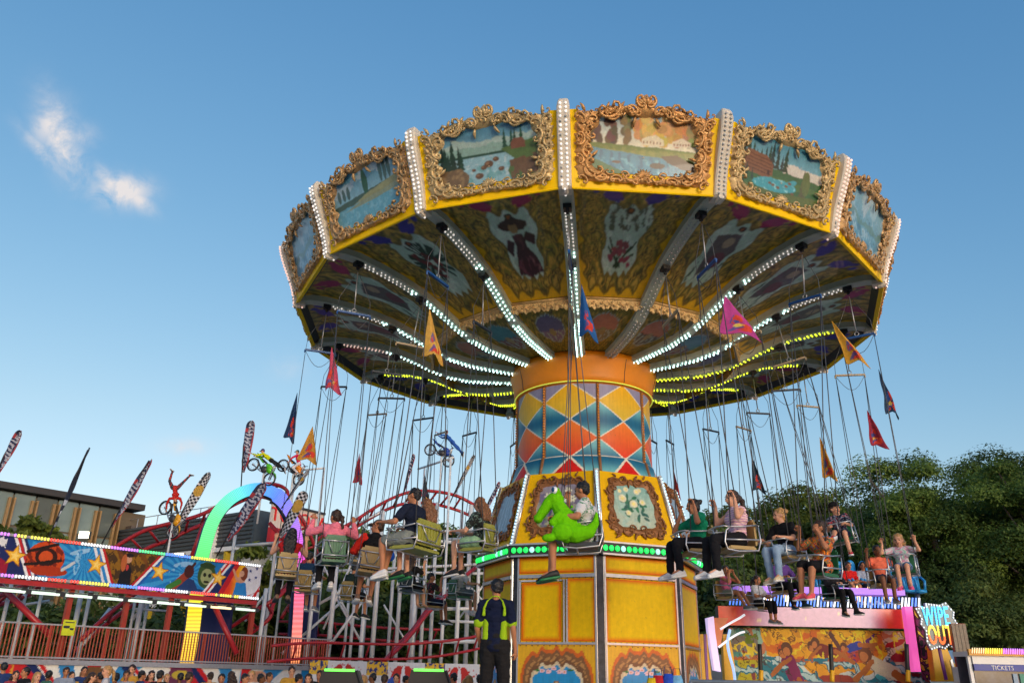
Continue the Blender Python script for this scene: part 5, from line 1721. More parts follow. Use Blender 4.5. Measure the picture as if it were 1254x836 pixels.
for s_ in (-1, 1):
    b = MB(); b.ell((s_ * .085, .15, .64), (.042, .045, .052), 10, 0); b.ell((s_ * .112, .17, .645), (.022, .028, .034), 8, 1)
    b.build('eye', [pbr('eye_white', (.8, .82, .85), .2), pbr('eye_blue', srgb(20, 70, 110), .15)], croc, True)

# ---- the ride operator on the platform
J = dict(hip=(0, 0, .98), chest=(0, .02, 1.25), neck=(0, .0, 1.46), head=(.0, .02, 1.63), shL=(-.175, 0, 1.43), shR=(.175, 0, 1.43), hipL=(-.09, 0, .94), hipR=(.09, 0, .94),
         knL=(-.11, .03, .5), knR=(.11, .05, .5), anL=(-.12, -.02, .09), anR=(.13, 0, .09), toL=(-.14, .12, .03), toR=(.15, .14, .03), elL=(-.24, -.02, 1.14), elR=(.24, -.04, 1.14), haL=(-.22, .14, .92), haR=(.25, .06, .88), face=(-.45, 1, .0))
op = figure(J, dict(skin=SKM, hair=H_BK, shirt=NB('navy_polo', (18, 26, 52)), sleeve=.55, panel=None, legs=NB('charcoal_trousers', (30, 29, 30)), fit=.025, shoe=BLS, sole=BLS, g=.96, vox=.013))
pp = at(606, 800, 11.2)
op.matrix_world = Matrix.Translation((pp.x, 11.2, PZ)) @ Matrix.Rotation(math.radians(-12), 4, 'Z')
tag(op, 'operator in navy and lime polo shirt standing with back turned beside the ride base', 'person')
LIME = NB('lime_piping', (150, 186, 26))
b = MB()
for s_ in (-1, 1):
    b.tube([(s_ * .05, -.05, 1.515), (s_ * .1, -.07, 1.47), (s_ * .135, -.095, 1.38), (s_ * .135, -.105, 1.28)], [.008, .015, .02, .026], 8)
    capsule(b, (s_ * .112, -.035, 1.24), (s_ * .106, -.028, .95), .036, .066)
    capsule(b, (s_ * .221, -.015, 1.215), (s_ * .223, -.02, 1.2), .068, .066)
b.tube([(-.06, -.045, 1.52), (0, -.065, 1.53), (.06, -.045, 1.52)], .014, 6)
link('lime_panels', remeshed(b, 'lime_panels', [LIME], .013), op)

# ---- pennants tied to the chains
def pennant(px, py, w, h, col, ring_r, far, label, skew=0.0, logo=((210, 60, 40), (40, 80, 150)), wind=1):
    cv = Canvas(25, 50, 1, 1, int(px))
    n = cv.noise(8, int(px))
    cv.fill(srgb(*col))
    cv.ell(.46, .36, .2, .1, srgb(*logo[1]), .5, .85); cv.put((cv.ellm(.5, .36, .2, .1, .5) < 1) & (n > -.1), srgb(*logo[0])); cv.put((cv.ellm(.6, .17, .32, .09, .3) < 1) & (n > -.2), srgb(*logo[0])); cv.ell(.4, .14, .2, .04, srgb(*logo[1]), .3, .8); cv.put((cv.ellm(.55, .2, .2, .05) < 1) & (n < -.2), srgb(230, 200, 90))
    cv.brush(.12, 12, int(px))
    ph = px * .1
    def fn(u, v):
        wd = (1 - v) ** .95
        x = (u - .15) * w * 1.35 * wd * wind + skew * (1 - v)
        y = .07 * np.sin(u * 5.5 + ph) * wd + .03 * np.sin(v * 9 + ph) * wd
        z = -h * (1 - v) * (1 - .1 * np.clip(1 - np.abs(u - .45) * 3, 0, 1) + .14 * u)
        return np.stack([x, y, z], 1)
    me = cv.mesh('pennant', fn, painted('flag_cloth', .8, dirt=.2))
    p = pixcyl(px, py, ring_r, far)
    o = link('pennant', me, loc=p, rz=rnd.uniform(-.5, .5))
    s_ = o.modifiers.new('thick', 'SOLIDIFY'); s_.thickness = .006
    tag(o, label, 'pennant', 'pennants tied to the chair chains')
PK, GO, NVY, CR, MG = (190, 60, 90), (190, 142, 52), (26, 62, 96), (150, 36, 52), (176, 50, 130)
pennant(406, 425, .26, .85, (196, 70, 100), 5.9, False, 'rose pink pennant high on the far left chains, left of the yellow one')
pennant(526, 378, .28, .82, (214, 164, 70), 5.9, False, 'sunlit yellow pennant below the rim, left of the column')
pennant(712, 348, .22, .85, (20, 88, 150), 5.9, False, 'bright blue pennant in front of the ceiling, above the column')
pennant(888, 362, .55, .62, (178, 56, 136), 5.9, False, 'magenta pennant spread wide under the canopy, right of the column')
pennant(1018, 392, .3, .82, (206, 152, 40), 5.6, False, 'yellow pennant near the right rim', skew=.25)
pennant(1076, 452, .18, .85, (24, 58, 92), 5.9, True, 'navy pennant at the far right of the chains', skew=.12)
pennant(1062, 502, .26, .75, (150, 34, 60), 5.9, True, 'dark crimson pennant on the right, below the navy one')
pennant(1004, 535, .2, .8, (190, 136, 40), 4.6, True, 'small mustard pennant above the boy in the cap')
pennant(921, 560, .22, .8, (26, 60, 84), 4.6, True, 'small teal blue pennant above the pale jeans rider')
pennant(825, 575, .14, .7, (140, 36, 44), 4.6, True, 'narrow dark red pennant right beside the yellow base top')
pennant(364, 481, .16, .95, (24, 60, 104), 6.0, False, 'blue pennant at the far left edge of the chains', skew=-.12)
pennant(383, 522, .26, .62, (186, 134, 46), 6.0, False, 'mustard pennant beside the pink shirted motorbike figure', skew=-.15)
pennant(440, 555, .24, .72, (166, 44, 62), 6.0, True, 'red pennant above the rider in the grey cap', skew=-.08)
pennant(520, 580, .2, .85, (44, 50, 60), 5.9, True, 'dark grey pennant above the couple on the wide chair')
# ------------------------------------------------------------------ roller coaster on the left: front with banner, fence and lights
FD = Vector((.643, .766, 0)); FN = Vector((.766, -.643, 0)); F0 = Vector((-16.2, 28, 0))
def F(s_, z, o=0.0): return F0 + FD * s_ + FN * o + Vector((0, 0, z))
def fpt(px, py, o=0.0):
    d = ray(px, py); q = F0 + FN * o
    l = (q.x * FN.x + q.y * FN.y) / (d.x * FN.x + d.y * FN.y)
    p = Vector((d.x * l, d.y * l, EYE + d.z * l))
    return ((p - q).dot(FD), p.z)
def fs(px, py=680, o=0.0): return fpt(px, py, o)[0]
SL, SR_ = -6.0, fs(320, 700)
CO = empty('coaster_facade', 'long lit banner front of the roller coaster with painted stars and fluorescent lights', 'ride front', tuple(F(0, 0)))
MF = Matrix(((FD.x, FN.x * -1, 0, F0.x), (FD.y, FN.y * -1, 0, F0.y), (0, 0, 1, 0), (0, 0, 0, 1)))   # x along, y away, z up
CO.matrix_world = MF
ZB0, ZB1 = 4.42, 5.58
def banner():
    L_ = SR_ - SL; H = ZB1 - ZB0
    cv = Canvas(800, 68, L_, H, 3); cv.warp(.012, 5, 3)
    u, v = cv.u, cv.v
    n1, n2 = cv.noise(3, 2), cv.noise(9, 4)
    X = lambda px: fs(px, 680) - SL
    cv.fill(C255(24, 120, 190))
    def rays(cx, cy, m):
        a = np.arctan2(v - cy, u - cx)
        cv.put(m & (np.sin(a * 22) > 0), C255(60, 160, 215), .8)
    x0 = X(0)
    m = u < X(22); cv.put(m, C255(150, 20, 50)); cv.put((u < X(25)) & (v > .35 - (u - X(10)) * .5), C255(26, 40, 96)); cv.put((u < X(4)) & (v > .6) & (n2 > 0), C255(220, 220, 220))
    m = (u > X(12)) & (u < X(36) - .25 * v); cv.put(m, C255(24, 40, 92))
    def diag(px, lean, seg=((-.2, C255(235, 235, 235)), (-.1, C255(190, 30, 36)), (.02, C255(235, 235, 235)), (.1, C255(24, 40, 92)))):
        for off, c in seg:
            x = X(px) + off
            cv.poly([(x + lean * .5, H), (x + .1 + lean * .5, H), (x + .1 - lean * .5, 0), (x - lean * .5, 0)], c)
    rays(X(105), H * .5, (u > X(36)) & (u < X(130)))
    rays(X(232), H * .5, (u > X(172)) & (u < X(262)))
    diag(32, -.6)
    # orange helmet
    hx = X(56)
    cv.ell(hx, H * .52, .62, .56, C255(196, 70, 22)); cv.put((cv.ellm(hx, H * .52, .62, .56) < 1) & (n2 > .1), C255(120, 34, 16))
    cv.ell(hx + .02, H * .56, .36, .3, C255(50, 20, 14)); cv.ell(hx + .0, H * .56, .22, .2, C255(206, 80, 30)); cv.line(hx - .6, H * .66, hx + .3, H * .95, .05, C255(34, 20, 16)); cv.line(hx - .6, H * .3, hx + .5, H * .5, .05, C255(34, 20, 16))
    cv.ell(hx + .2, H * .18, .6, .16, C255(170, 52, 18)); cv.line(hx + .62, H * .25, hx + .95, H * .48, .05, C255(190, 200, 205))
    cv.put((cv.ellm(X(96), H * .5, .1, .42) < 1) & (n2 > 0), C255(150, 200, 230), .8); cv.put((cv.ellm(X(98), H * .82, .4, .08, .3) < 1) & (n2 > -.2), C255(170, 210, 235), .7)
    # brown panel with dark figure
    cv.poly([(X(126), H), (X(196), H), (X(172), 0), (X(138), 0)], C255(70, 48, 22)); m = cv.inpoly([(X(126), H), (X(196), H), (X(172), 0), (X(138), 0)])
    cv.put(m & (n2 > 0), C255(150, 104, 24), .8); cv.put(m & (np.sin(u * 9 + v * 4 + n1 * 3) > .6), C255(110, 60, 20), .8)
    cv.poly([(X(149), 0), (X(151), .5), (X(155), .72), (X(160), .72), (X(164), .5), (X(165), 0)], C255(20, 22, 30)); cv.ell(X(158), .88, .12, .13, C255(200, 150, 120)); cv.ell(X(158), 1.02, .17, .07, C255(24, 22, 26)); cv.ell(X(153), .75, .1, .3, C255(180, 96, 50)); cv.ell(X(158), .6, .05, .1, C255(190, 60, 60))
    diag(127, -.55, ((-.16, C255(225, 225, 230)), (-.04, C255(40, 130, 200)), (.06, C255(235, 235, 235)), (.16, C255(190, 30, 36))))
    diag(184, .9, ((-.1, C255(190, 30, 36)), (.0, C255(235, 235, 235)), (.12, C255(30, 90, 170))))
    cv.put((cv.ellm(X(226), H * .8, .4, .1, .2) < 1) & (n2 > -.1), C255(160, 205, 235), .7); cv.put((cv.ellm(X(218), H * .4, .3, .3) < 1) & (n2 > .2), C255(140, 195, 230), .8)
    # green skull helmet rider
    gx = X(256)
    cv.poly([(gx - 1.4, 0), (gx - .9, .5), (gx - .5, .4), (gx - .3, .1), (gx + .4, 0)], C255(34, 60, 110)); cv.line(gx - 1.3, .1, gx - .8, .6, .14, C255(150, 60, 40)); cv.ell(gx - .75, .7, .2, .24, C255(70, 30, 30)); cv.line(gx - .7, .8, gx - .55, 1.02, .05, C255(70, 34, 30)); cv.line(gx - 1.5, .05, gx - 1.1, .3, .1, C255(60, 120, 50))
    cv.ell(gx, H * .55, .38, .5, C255(56, 84, 40)); cv.ell(gx + .02, H * .5, .26, .3, C255(150, 160, 110)); cv.ell(gx - .08, H * .55, .07, .08, C255(24, 26, 16)); cv.ell(gx + .14, H * .55, .07, .08, C255(24, 26, 16)); cv.ell(gx + .03, H * .33, .12, .05, C255(30, 30, 20)); cv.ell(gx, H * .85, .34, .1, C255(40, 66, 32))
    # navy, red and yellow end with a woman
    cv.put(u > X(272) + (v - .5) * .8, C255(26, 40, 96)); cv.put(u > X(280) + (v - .5) * .5, C255(190, 26, 40)); cv.grad(C255(226, 60, 30), C255(250, 200, 30), (u > X(286) + (v - .5) * .5) & (u < X(304)), X(286), X(300), 'u')
    cv.put(u > X(302), C255(220, 222, 228))
    for i in range(4):
        cv.poly([(X(306) + i * .33, 0), (X(306) + i * .33 + .17, 0), (X(320) + .17, .35 + .25 * i), (X(320) + .1, .2 + .25 * i)], C255(196, 26, 36))
    cv.poly([(X(306), H), (X(322), H), (X(322), H * .62), (X(306), H * .4)], C255(214, 216, 224))
    for i in range(5): cv.star(X(309) + .28 * (i % 3), H * (.55 + .1 * i), .09, C255(30, 50, 120))
    wx = X(299)
    cv.poly([(wx - .3, 0), (wx - .22, .5), (wx + .22, .5), (wx + .35, 0)], C255(40, 130, 200)); cv.ell(wx - .02, .6, .2, .12, C255(206, 150, 120)); cv.ell(wx, .82, .13, .15, C255(210, 160, 130)); cv.ell(wx + .1, .85, .17, .27, C255(120, 56, 30)); cv.ell(wx, .84, .1, .12, C255(210, 160, 130)); cv.line(wx - .2, .6, wx - .4, .95, .05, C255(206, 150, 120))
    diag(268, .8, ((-.1, C255(235, 235, 235)), (.0, C255(190, 30, 36)), (.1, C255(235, 235, 235))))
    for px in (18, 120, 198, 271):
        cv.star(X(px), H * .5, .4, C255(150, 84, 14), .1); cv.star(X(px), H * .5, .34, C255(240, 180, 50), .1); cv.star(X(px), H * .5, .18, C255(250, 212, 110), .1)
    cv.brush(.07, 8, 3)
    return cv.mesh('banner', lambda a, c: np.stack([SL + a, np.zeros_like(a) - .03, ZB0 + c], 1), painted('vinyl_print', .5, dirt=.08, streak=.06, spec=.25))
link('banner', banner(), CO)
b = MB(); b.box(((SL + SR_) / 2, .04, (ZB0 + ZB1) / 2), (SR_ - SL, .1, ZB1 - ZB0 + .1), 0)
b.box(((SL + SR_) / 2, 0, ZB1 + .06), (SR_ - SL, .16, .08), 1); b.box(((SL + SR_) / 2, 0, ZB0 - .06), (SR_ - SL, .16, .08), 1)
b.build('banner_frame', [M_dark, M_alu], CO)
def led_strip(z, seq, off):
    b = MB(); x = SL; i = 0; r = random.Random(int(z * 10))
    while x < SR_:
        c = seq[int((x - SL + off) / 1.05) % len(seq)]
        if r.random() > .03: b.box((x, -.1, z), (.048, .02, .1), c)
        x += .105
    return b
LEDC = [emit('led_' + n, c, s_) for n, c, s_ in (('blue', (.08, .25, 1), 1.6), ('yellow', (1, .85, .1), 1.2), ('red', (1, .06, .04), 1.4), ('white', (.9, .95, 1), 1.3), ('violet', (.6, .2, 1), 1.4), ('green', (.1, 1, .3), 1.2))]
led_strip(ZB1 + .06, [0, 1, 2, 3, 4, 1, 2, 3, 4, 5, 0, 1, 2, 3], -.6).build('light_strip', LEDC, CO)['kind'] = 'stuff'
led_strip(ZB0 - .06, [3, 2, 1, 0, 5, 4, 3, 2, 1, 0, 4, 3, 2, 1], .3).build('light_strip', LEDC, CO)['kind'] = 'stuff'
b = MB(); b.box(((SL + SR_) / 2, .1, ZB0 - .22), (SR_ - SL, .14, .16), 0); b.build('red_beam', [M_redst], CO)
b = MB(); b.box(((SL + SR_) / 2, .3, ZB0 - .42), (SR_ - SL, .5, .03), 0); b.build('canopy_soffit', [M_dark], CO)
for i in range(15):
    x = SL + .55 + i * 1.1
    if x > SR_ - .4: break
    m = M_tubew if i != 12 else emit('fluorescent_warm', (1, .8, .45), 1.3)
    for q, y in enumerate((-.02, .35)):
        b = MB(); b.box((x, y, ZB0 - .52 + .1 * q), (.9, .09, .075), 0)
        b.build('fluorescent_tube', [m], CO)
        b = MB(); b.box((x + .55, y, ZB0 - .5 + .1 * q), (.16, .13, .14), 0); b.build('clamp', [M_dark], CO)
# posts and deck
for px in (82, 153, 207, 309):
    s_ = fs(px, 750, -.3) ; b = MB(); b.box((s_, .3, 2.85), (.16, .16, 3.1), 0)
    b.build('post', [M_redbr], CO)
b = MB(); b.box(((SL + 12.5) / 2, 2.5, 1.78), (12.5 - SL, 5.2, .12), 0); b.box(((SL + 12.5) / 2, -.12, 1.78), (12.5 - SL, .08, .16), 1)
b.build('deck', [pbr('deck_grey', (.2, .2, .2), .7), M_alu], CO)
# fence
FE = empty('railing', 'red and silver barred railing along the roller coaster deck', 'railing'); FE.matrix_world = MF
b = MB(); s_ = SL; s1 = fs(404, 790)
while s_ < s1:
    b.box((s_, 0, 2.4), (.03, .03, 1.05), 0); s_ += .118
b.build('bars', [pbr('bar_orange_red', srgb(176, 84, 58), .4, .2, var=.25)], FE)['kind'] = 'stuff'
for z in (1.92, 2.95):
    b = MB(); b.box(((SL + s1) / 2, 0, z), (s1 - SL, .05, .05), 0); b.build('rail', [M_alu], FE)
i = 0; s_ = SL
while s_ < s1 + .1:
    b = MB(); b.box((s_, .02, 2.42), (.06, .06, 1.12), 0); b.build('railing_post', [M_redbr], FE); s_ += 1.9
b = MB(); s_, z = fpt(84, 768, .05)
b.box((0, 0, 0), (.42, .02, .5), 0); b.box((-.08, -.014, .02), (.2, .01, .08), 1); b.box((.1, -.014, -.04), (.12, .01, .06), 1); b.box((0, -.014, .17), (.3, .01, .03), 1)
o = b.build('warning_sign', [pbr('sign_yellow', srgb(205, 210, 30), .5), M_dark]); o.matrix_world = MF @ Matrix.Translation((s_, -.06, z))
tag(o, 'small yellow notice hung on the coaster railing near its left end', 'sign')

# lower printed skirt under the deck
def skirt():
    L_ = 18.6; cv = Canvas(430, 46, L_, 1.5, 5); u, v = cv.u, cv.v; n2 = cv.noise(6, 3)
    X = lambda px: fs(px, 825, -.1) - SL
    cv.fill(C255(70, 160, 205)); cv.put(n2 > .2, C255(120, 190, 220), .6)
    for c0 in (30, 100, 290):
        x0 = X(c0)
        for i in range(10):
            a0 = -1.35 + i * .28; c = [C255(225, 222, 215), C255(196, 34, 40), C255(225, 222, 215), C255(50, 130, 190)][i % 4]
            cv.poly([(x0, -.2), (x0 + 4 * math.sin(a0), -.2 + 4 * math.cos(a0)), (x0 + 4 * math.sin(a0 + .26), -.2 + 4 * math.cos(a0 + .26))], c)
    for c0 in (58, 170, 250): cv.put(np.abs(u - X(c0) + (v - .8) * 1.0) < .16, C255(24, 40, 92)); cv.put(np.abs(u - X(c0) + (v - .8) * 1.0 - .3) < .09, C255(196, 30, 36))
    cv.ell(X(112), 1.15, .5, .28, C255(110, 76, 46)); cv.ell(X(218), 1.15, .5, .45, C255(110, 50, 80)); cv.ell(X(218), 1.2, .35, .16, C255(196, 170, 60)); cv.ell(X(312), 1.1, .5, .3, C255(206, 150, 120))
    cv.put((u < X(12)) & (n2 > 0), C255(206, 150, 50)); cv.put((u > X(365)) & (u < X(388)), C255(30, 130, 190)); cv.put((u > X(380)) & (u < X(398)) & (n2 > -.3), C255(236, 180, 40))
    return cv.mesh('skirt_print', lambda a, c: np.stack([SL + a, np.full_like(a, -.08), .25 + c], 1), painted('vinyl_print', .5))
sk = link('coaster_skirt', skirt()); sk.matrix_world = MF
m_ = sk.modifiers.new('t', 'SOLIDIFY'); m_.thickness = .03
tag(sk, 'painted skirt panel with stars and stripes below the coaster deck behind the crowd', 'banner')
# panels with lettering to the right
RP = empty('lettered_panels', 'row of white and red printed panels with blue figures below the coaster track', 'banner')
def text(s_, size, mat, parent, M, ext=.01, name='lettering', spacing=1.0, bevel=0.0, shear=0.0, offset=0.0):
    c = bpy.data.curves.new(name, 'FONT'); c.body = s_; c.size = size; c.extrude = ext; c.align_x = 'CENTER'; c.align_y = 'CENTER'; c.space_character = spacing; c.shear = shear; c.offset = offset
    c.materials.append(mat)
    c.resolution_u = 3
    o = bpy.data.objects.new(name, c); COL.objects.link(o)
    me = bpy.data.meshes.new_from_object(o.evaluated_get(bpy.context.evaluated_depsgraph_get())); bpy.data.objects.remove(o); me.name = name
    return link(name, me, parent, M=M)
pA, pB = at(396, 812, 33.0), at(602, 800, 36.0)
d_ = (pB - pA); d_.z = 0; LW = d_.length; d_.normalize()
n_ = Vector((d_.y, -d_.x, 0))
RP.matrix_world = Matrix(((d_.x, -n_.x, 0, pA.x), (d_.y, -n_.y, 0, pA.y), (0, 0, 1, 0), (0, 0, 0, 1)))
def panels():
    cv = Canvas(300, 54, LW + 1, 1.9, 6); u, v = cv.u, cv.v; n2 = cv.noise(8, 3); n3 = cv.noise(17, 8)
    cv.fill(C255(214, 214, 216)); P_ = 2.35; f = (u % P_) / P_
    cv.put((f < .04), C255(40, 60, 120))
    for k in range(4):
        x = k * P_ + P_ * .55
        for sg in (-1, 1): cv.ell(x + sg * .28, 1.3, .22, .5, C255(190, 40, 36), sg * .3); cv.ell(x + sg * .42, .95, .24, .42, C255(36, 84, 180))
        cv.put((cv.ellm(x, 1.5, .8, .3) < 1) & (n3 > .25), C255(190, 40, 40)); cv.ell(x, 1.25, .09, .5, C255(220, 220, 225)); cv.put((np.abs(u - x) < P_ * .45) & (v < .75), C255(30, 110, 180)); cv.put((np.abs(u - x) < P_ * .45) & (v < .75) & (n2 > .3), C255(190, 200, 210))
        cv.put((np.abs(u - (k * P_ + .25)) < .42) & (v > 1.42) & (n3 > -.6), C255(226, 180, 50))
        cv.put((np.abs(u - (k * P_ + .25)) < .42) & (v > 1.5) & (n3 > .1), C255(30, 50, 120))
    return cv.mesh('printed_panel', lambda a, c: np.stack([a - .5, np.zeros_like(a), .15 + c], 1), painted('vinyl_print', .5))
pp_ = link('printed_panel', panels(), RP)
b = MB(); b.box((LW / 2, .06, 1.05), (LW + 1, .08, 1.95), 0); b.build('panel_backing', [M_dark], RP)
UP = Matrix.Rotation(PI / 2, 4, 'X')
for i in range(4):
    text('REBEL', .58, pbr('letter_white', (.8, .8, .82), .4), RP, Matrix.Translation((i * 2.35 + 1.2, -.03, .98)) @ UP, name='lettering', shear=.2, offset=.015)

# ------------------------------------------------------------------ helper for rails on a run of points
def run(b, pts, r, n=6, mi=0): b.tube(pts, r, n, mi)
def smooth(pts, k=5):
    out_ = []
    P = [Vector(p) for p in pts]
    for i in range(len(P) - 1):
        p0, p1, p2, p3 = P[max(i - 1, 0)], P[i], P[i + 1], P[min(i + 2, len(P) - 1)]
        for j in range(k):
            t = j / k
            out_.append(.5 * ((2 * p1) + (-p0 + p2) * t + (2 * p0 - 5 * p1 + 4 * p2 - p3) * t * t + (-p0 + 3 * p1 - 3 * p2 + p3) * t ** 3))
    return out_ + [P[-1]]
def track(name, pix, label, gauge=.5, r=.07, spine=.0, tie=.7):
    pts = smooth([at(*p) for p in pix], 6)
    b = MB()
    L1, L2 = [], []
    for i, p in enumerate(pts):
        d = (pts[min(i + 1, len(pts) - 1)] - pts[max(i - 1, 0)]).normalized()
        s_ = d.cross(Vector((0, 0, 1)))
        if s_.length < .2: s_ = Vector((1, 0, 0))
        s_.normalize(); s_ = (s_ * .55 + Vector((0, 0, .0)))
        upn = s_.cross(d).normalized()
        L1.append(p + s_ * gauge + upn * .28 * (1 if spine == 0 else 0)); L2.append(p - s_ * gauge - upn * .28 * (1 if spine == 0 else 0))
    o = empty(name, label, 'coaster track', tuple(pts[0]), group=None)
    inv = Vector(pts[0])
    for L_ in (L1, L2):
        q = MB(); q.tube([p - inv for p in L_], r, 6); q.build('rail', [M_redst], o, True)
    acc_ = 0
    for i in range(1, len(pts)):
        acc_ += (pts[i] - pts[i - 1]).length
        if acc_ > tie:
            acc_ = 0
            t_ = MB(); t_.tube([L1[i] - inv, L2[i] - inv], r * .7, 5); t_.build('cross_tie', [M_redst], o, True)
    return o
track('coaster_track', [(396, 668, 46), (412, 655, 46), (440, 638, 47), (470, 620, 48), (500, 609, 49), (530, 609, 50), (560, 616, 51), (590, 632, 51), (606, 650, 50), (600, 664, 47)], 'curved red coaster track cresting over the white scaffold', .9, .1)
track('coaster_track', [(455, 822, 36), (480, 800, 37), (505, 772, 38), (530, 742, 39), (560, 712, 41), (590, 690, 43)], 'steep red coaster track climbing behind the hanging riders', .9, .09)
track('coaster_track', [(330, 800, 33), (380, 796, 34), (440, 797, 35), (500, 797, 36), (560, 791, 37), (620, 778, 39)], 'low red coaster track curving above the lettered panels', .36, .06)
track('coaster_track', [(340, 768, 44), (400, 770, 44), (470, 776, 44), (540, 778, 45)], 'level red track behind the white scaffold', .7, .07)
track('coaster_track', [(130, 690, 40), (175, 662, 40), (215, 648, 40), (255, 632, 41), (290, 610, 42), (320, 600, 43), (345, 608, 44), (362, 640, 44), (385, 700, 45)], 'red coaster track rising behind the glowing arch', .8, .1)
track('coaster_track', [(95, 790, 34), (135, 755, 35), (175, 728, 36), (215, 722, 37), (250, 718, 38)], 'red track climbing under the banner front', .7, .09)
track('coaster_track', [(-20, 742, 31), (10, 730, 32), (45, 718, 33), (70, 700, 34)], 'red track end at the far left under the banner', .7, .09)
track('coaster_track', [(290, 775, 38), (330, 745, 38), (352, 715, 39), (372, 690, 40), (372, 720, 41), (350, 760, 41)], 'red looping track behind the pink lit pillar', .6, .09)
for i, (x0, y0, x1, y1, Y, lab) in enumerate([(0, 716, 62, 778, 29.5, 'red diagonal brace left of the first post'), (232, 690, 250, 640, 38, 'red slanted strut beside the yellow motorbike'), (330, 640, 352, 665, 40, 'short red strut inside the glowing arch'), (262, 740, 290, 800, 34, 'slim red brace below the banner')]):
    b = MB(); p0, p1 = at(x0, y0, Y), at(x1, y1, Y); b.tube([(0, 0, 0), p1 - p0], .11, 6); tag(b.build('brace', [M_redst], None, True, loc=p0), lab, 'brace')

# white scaffold
SC = empty('white_scaffold', 'white steel scaffold of columns and cross braces holding the coaster', 'scaffold', (0, 40, 0))
def bar(x0, y0, Y0, x1, y1, Y1, r, name='column'):
    p0, p1 = at(x0, y0, Y0), at(x1, y1, Y1)
    if name == 'column': p1 = Vector((p0.x, p0.y, p1.z))
    p0 -= Vector((0, 40, 0)); p1 -= Vector((0, 40, 0))
    b = MB(); b.tube([p0, p1], r, 6); b.build(name, [M_whst], SC, True)
for x, y, Y, r in [(386, 700, 40, .1), (398, 660, 42, .09), (417, 640, 40, .12), (441, 655, 40, .08), (456, 640, 42, .1), (469, 625, 41, .12), (486, 640, 43, .09), (497, 615, 41, .1), (513, 610, 42, .12), (524, 640, 40, .09), (536, 615, 42, .1), (552, 560, 40, .065), (566, 625, 43, .1), (577, 618, 42, .12), (588, 640, 41, .09), (597, 640, 43, .1), (520, 572, 44, .055), (607, 660, 44, .09), (375, 690, 43, .08), (430, 700, 43, .07), (448, 720, 39, .1), (510, 700, 39, .1), (545, 700, 39, .09), (563, 690, 40, .11)]:
    bar(x, y, Y, x, 850, Y, r)
for a in [(512, 574, 44, 555, 560, 40, .055), (385, 700, 41, 600, 690, 42, .07), (440, 655, 41, 610, 668, 43, .09), (470, 700, 41, 600, 702, 42, .07), (530, 745, 40, 600, 745, 41, .09), (530, 785, 39, 605, 785, 40, .1), (545, 760, 40, 600, 762, 40, .07),
          (380, 745, 41, 460, 700, 42, .08), (395, 690, 40, 430, 760, 40, .05), (430, 690, 40, 396, 770, 40, .05), (405, 720, 41, 445, 790, 41, .06), (448, 730, 39, 400, 795, 39, .07), (560, 700, 42, 600, 745, 42, .05), (600, 705, 42, 560, 760, 42, .05), (470, 740, 41, 500, 790, 41, .05), (548, 660, 43, 606, 660, 43, .08), (345, 800, 40, 420, 735, 41, .07), (520, 650, 42, 600, 650, 42, .06), (515, 720, 40, 560, 720, 40, .06), (440, 640, 43, 470, 625, 43, .05)]:
    bar(*a, 'crossbar')
for a in [(362, 574, 42, 362, 850, 42, .06), (397, 572, 41, 397, 850, 41, .06), (340, 650, 40, 340, 850, 40, .08), (288, 655, 42, 288, 850, 42, .08), (105, 700, 33, 105, 850, 33, .09), (118, 690, 34, 118, 850, 34, .07), (37, 700, 33, 37, 850, 33, .08), (20, 690, 32, 20, 850, 32, .07), (180, 700, 36, 180, 850, 36, .1), (172, 700, 36, 172, 850, 36, .06), (188, 700, 37, 188, 850, 37, .06), (270, 720, 37, 270, 850, 37, .08), (326, 720, 37, 326, 850, 37, .09), (57, 700, 30.5, 57, 850, 30.5, .06)]:
    bar(*a)
for a in [(362, 576, 42, 397, 573, 41, .05, 'crossbar'), (100, 790, 34, 135, 745, 35, .08, 'crossbar'), (160, 760, 36, 215, 700, 37, .07, 'crossbar'), (165, 730, 36, 215, 735, 37, .09, 'crossbar'), (165, 745, 36, 210, 748, 37, .05, 'crossbar'), (290, 668, 42, 345, 664, 41, .08, 'crossbar'), (345, 700, 41, 300, 760, 40, .06, 'crossbar'), (30, 740, 32, 60, 735, 33, .05, 'crossbar')]:
    bar(*a)

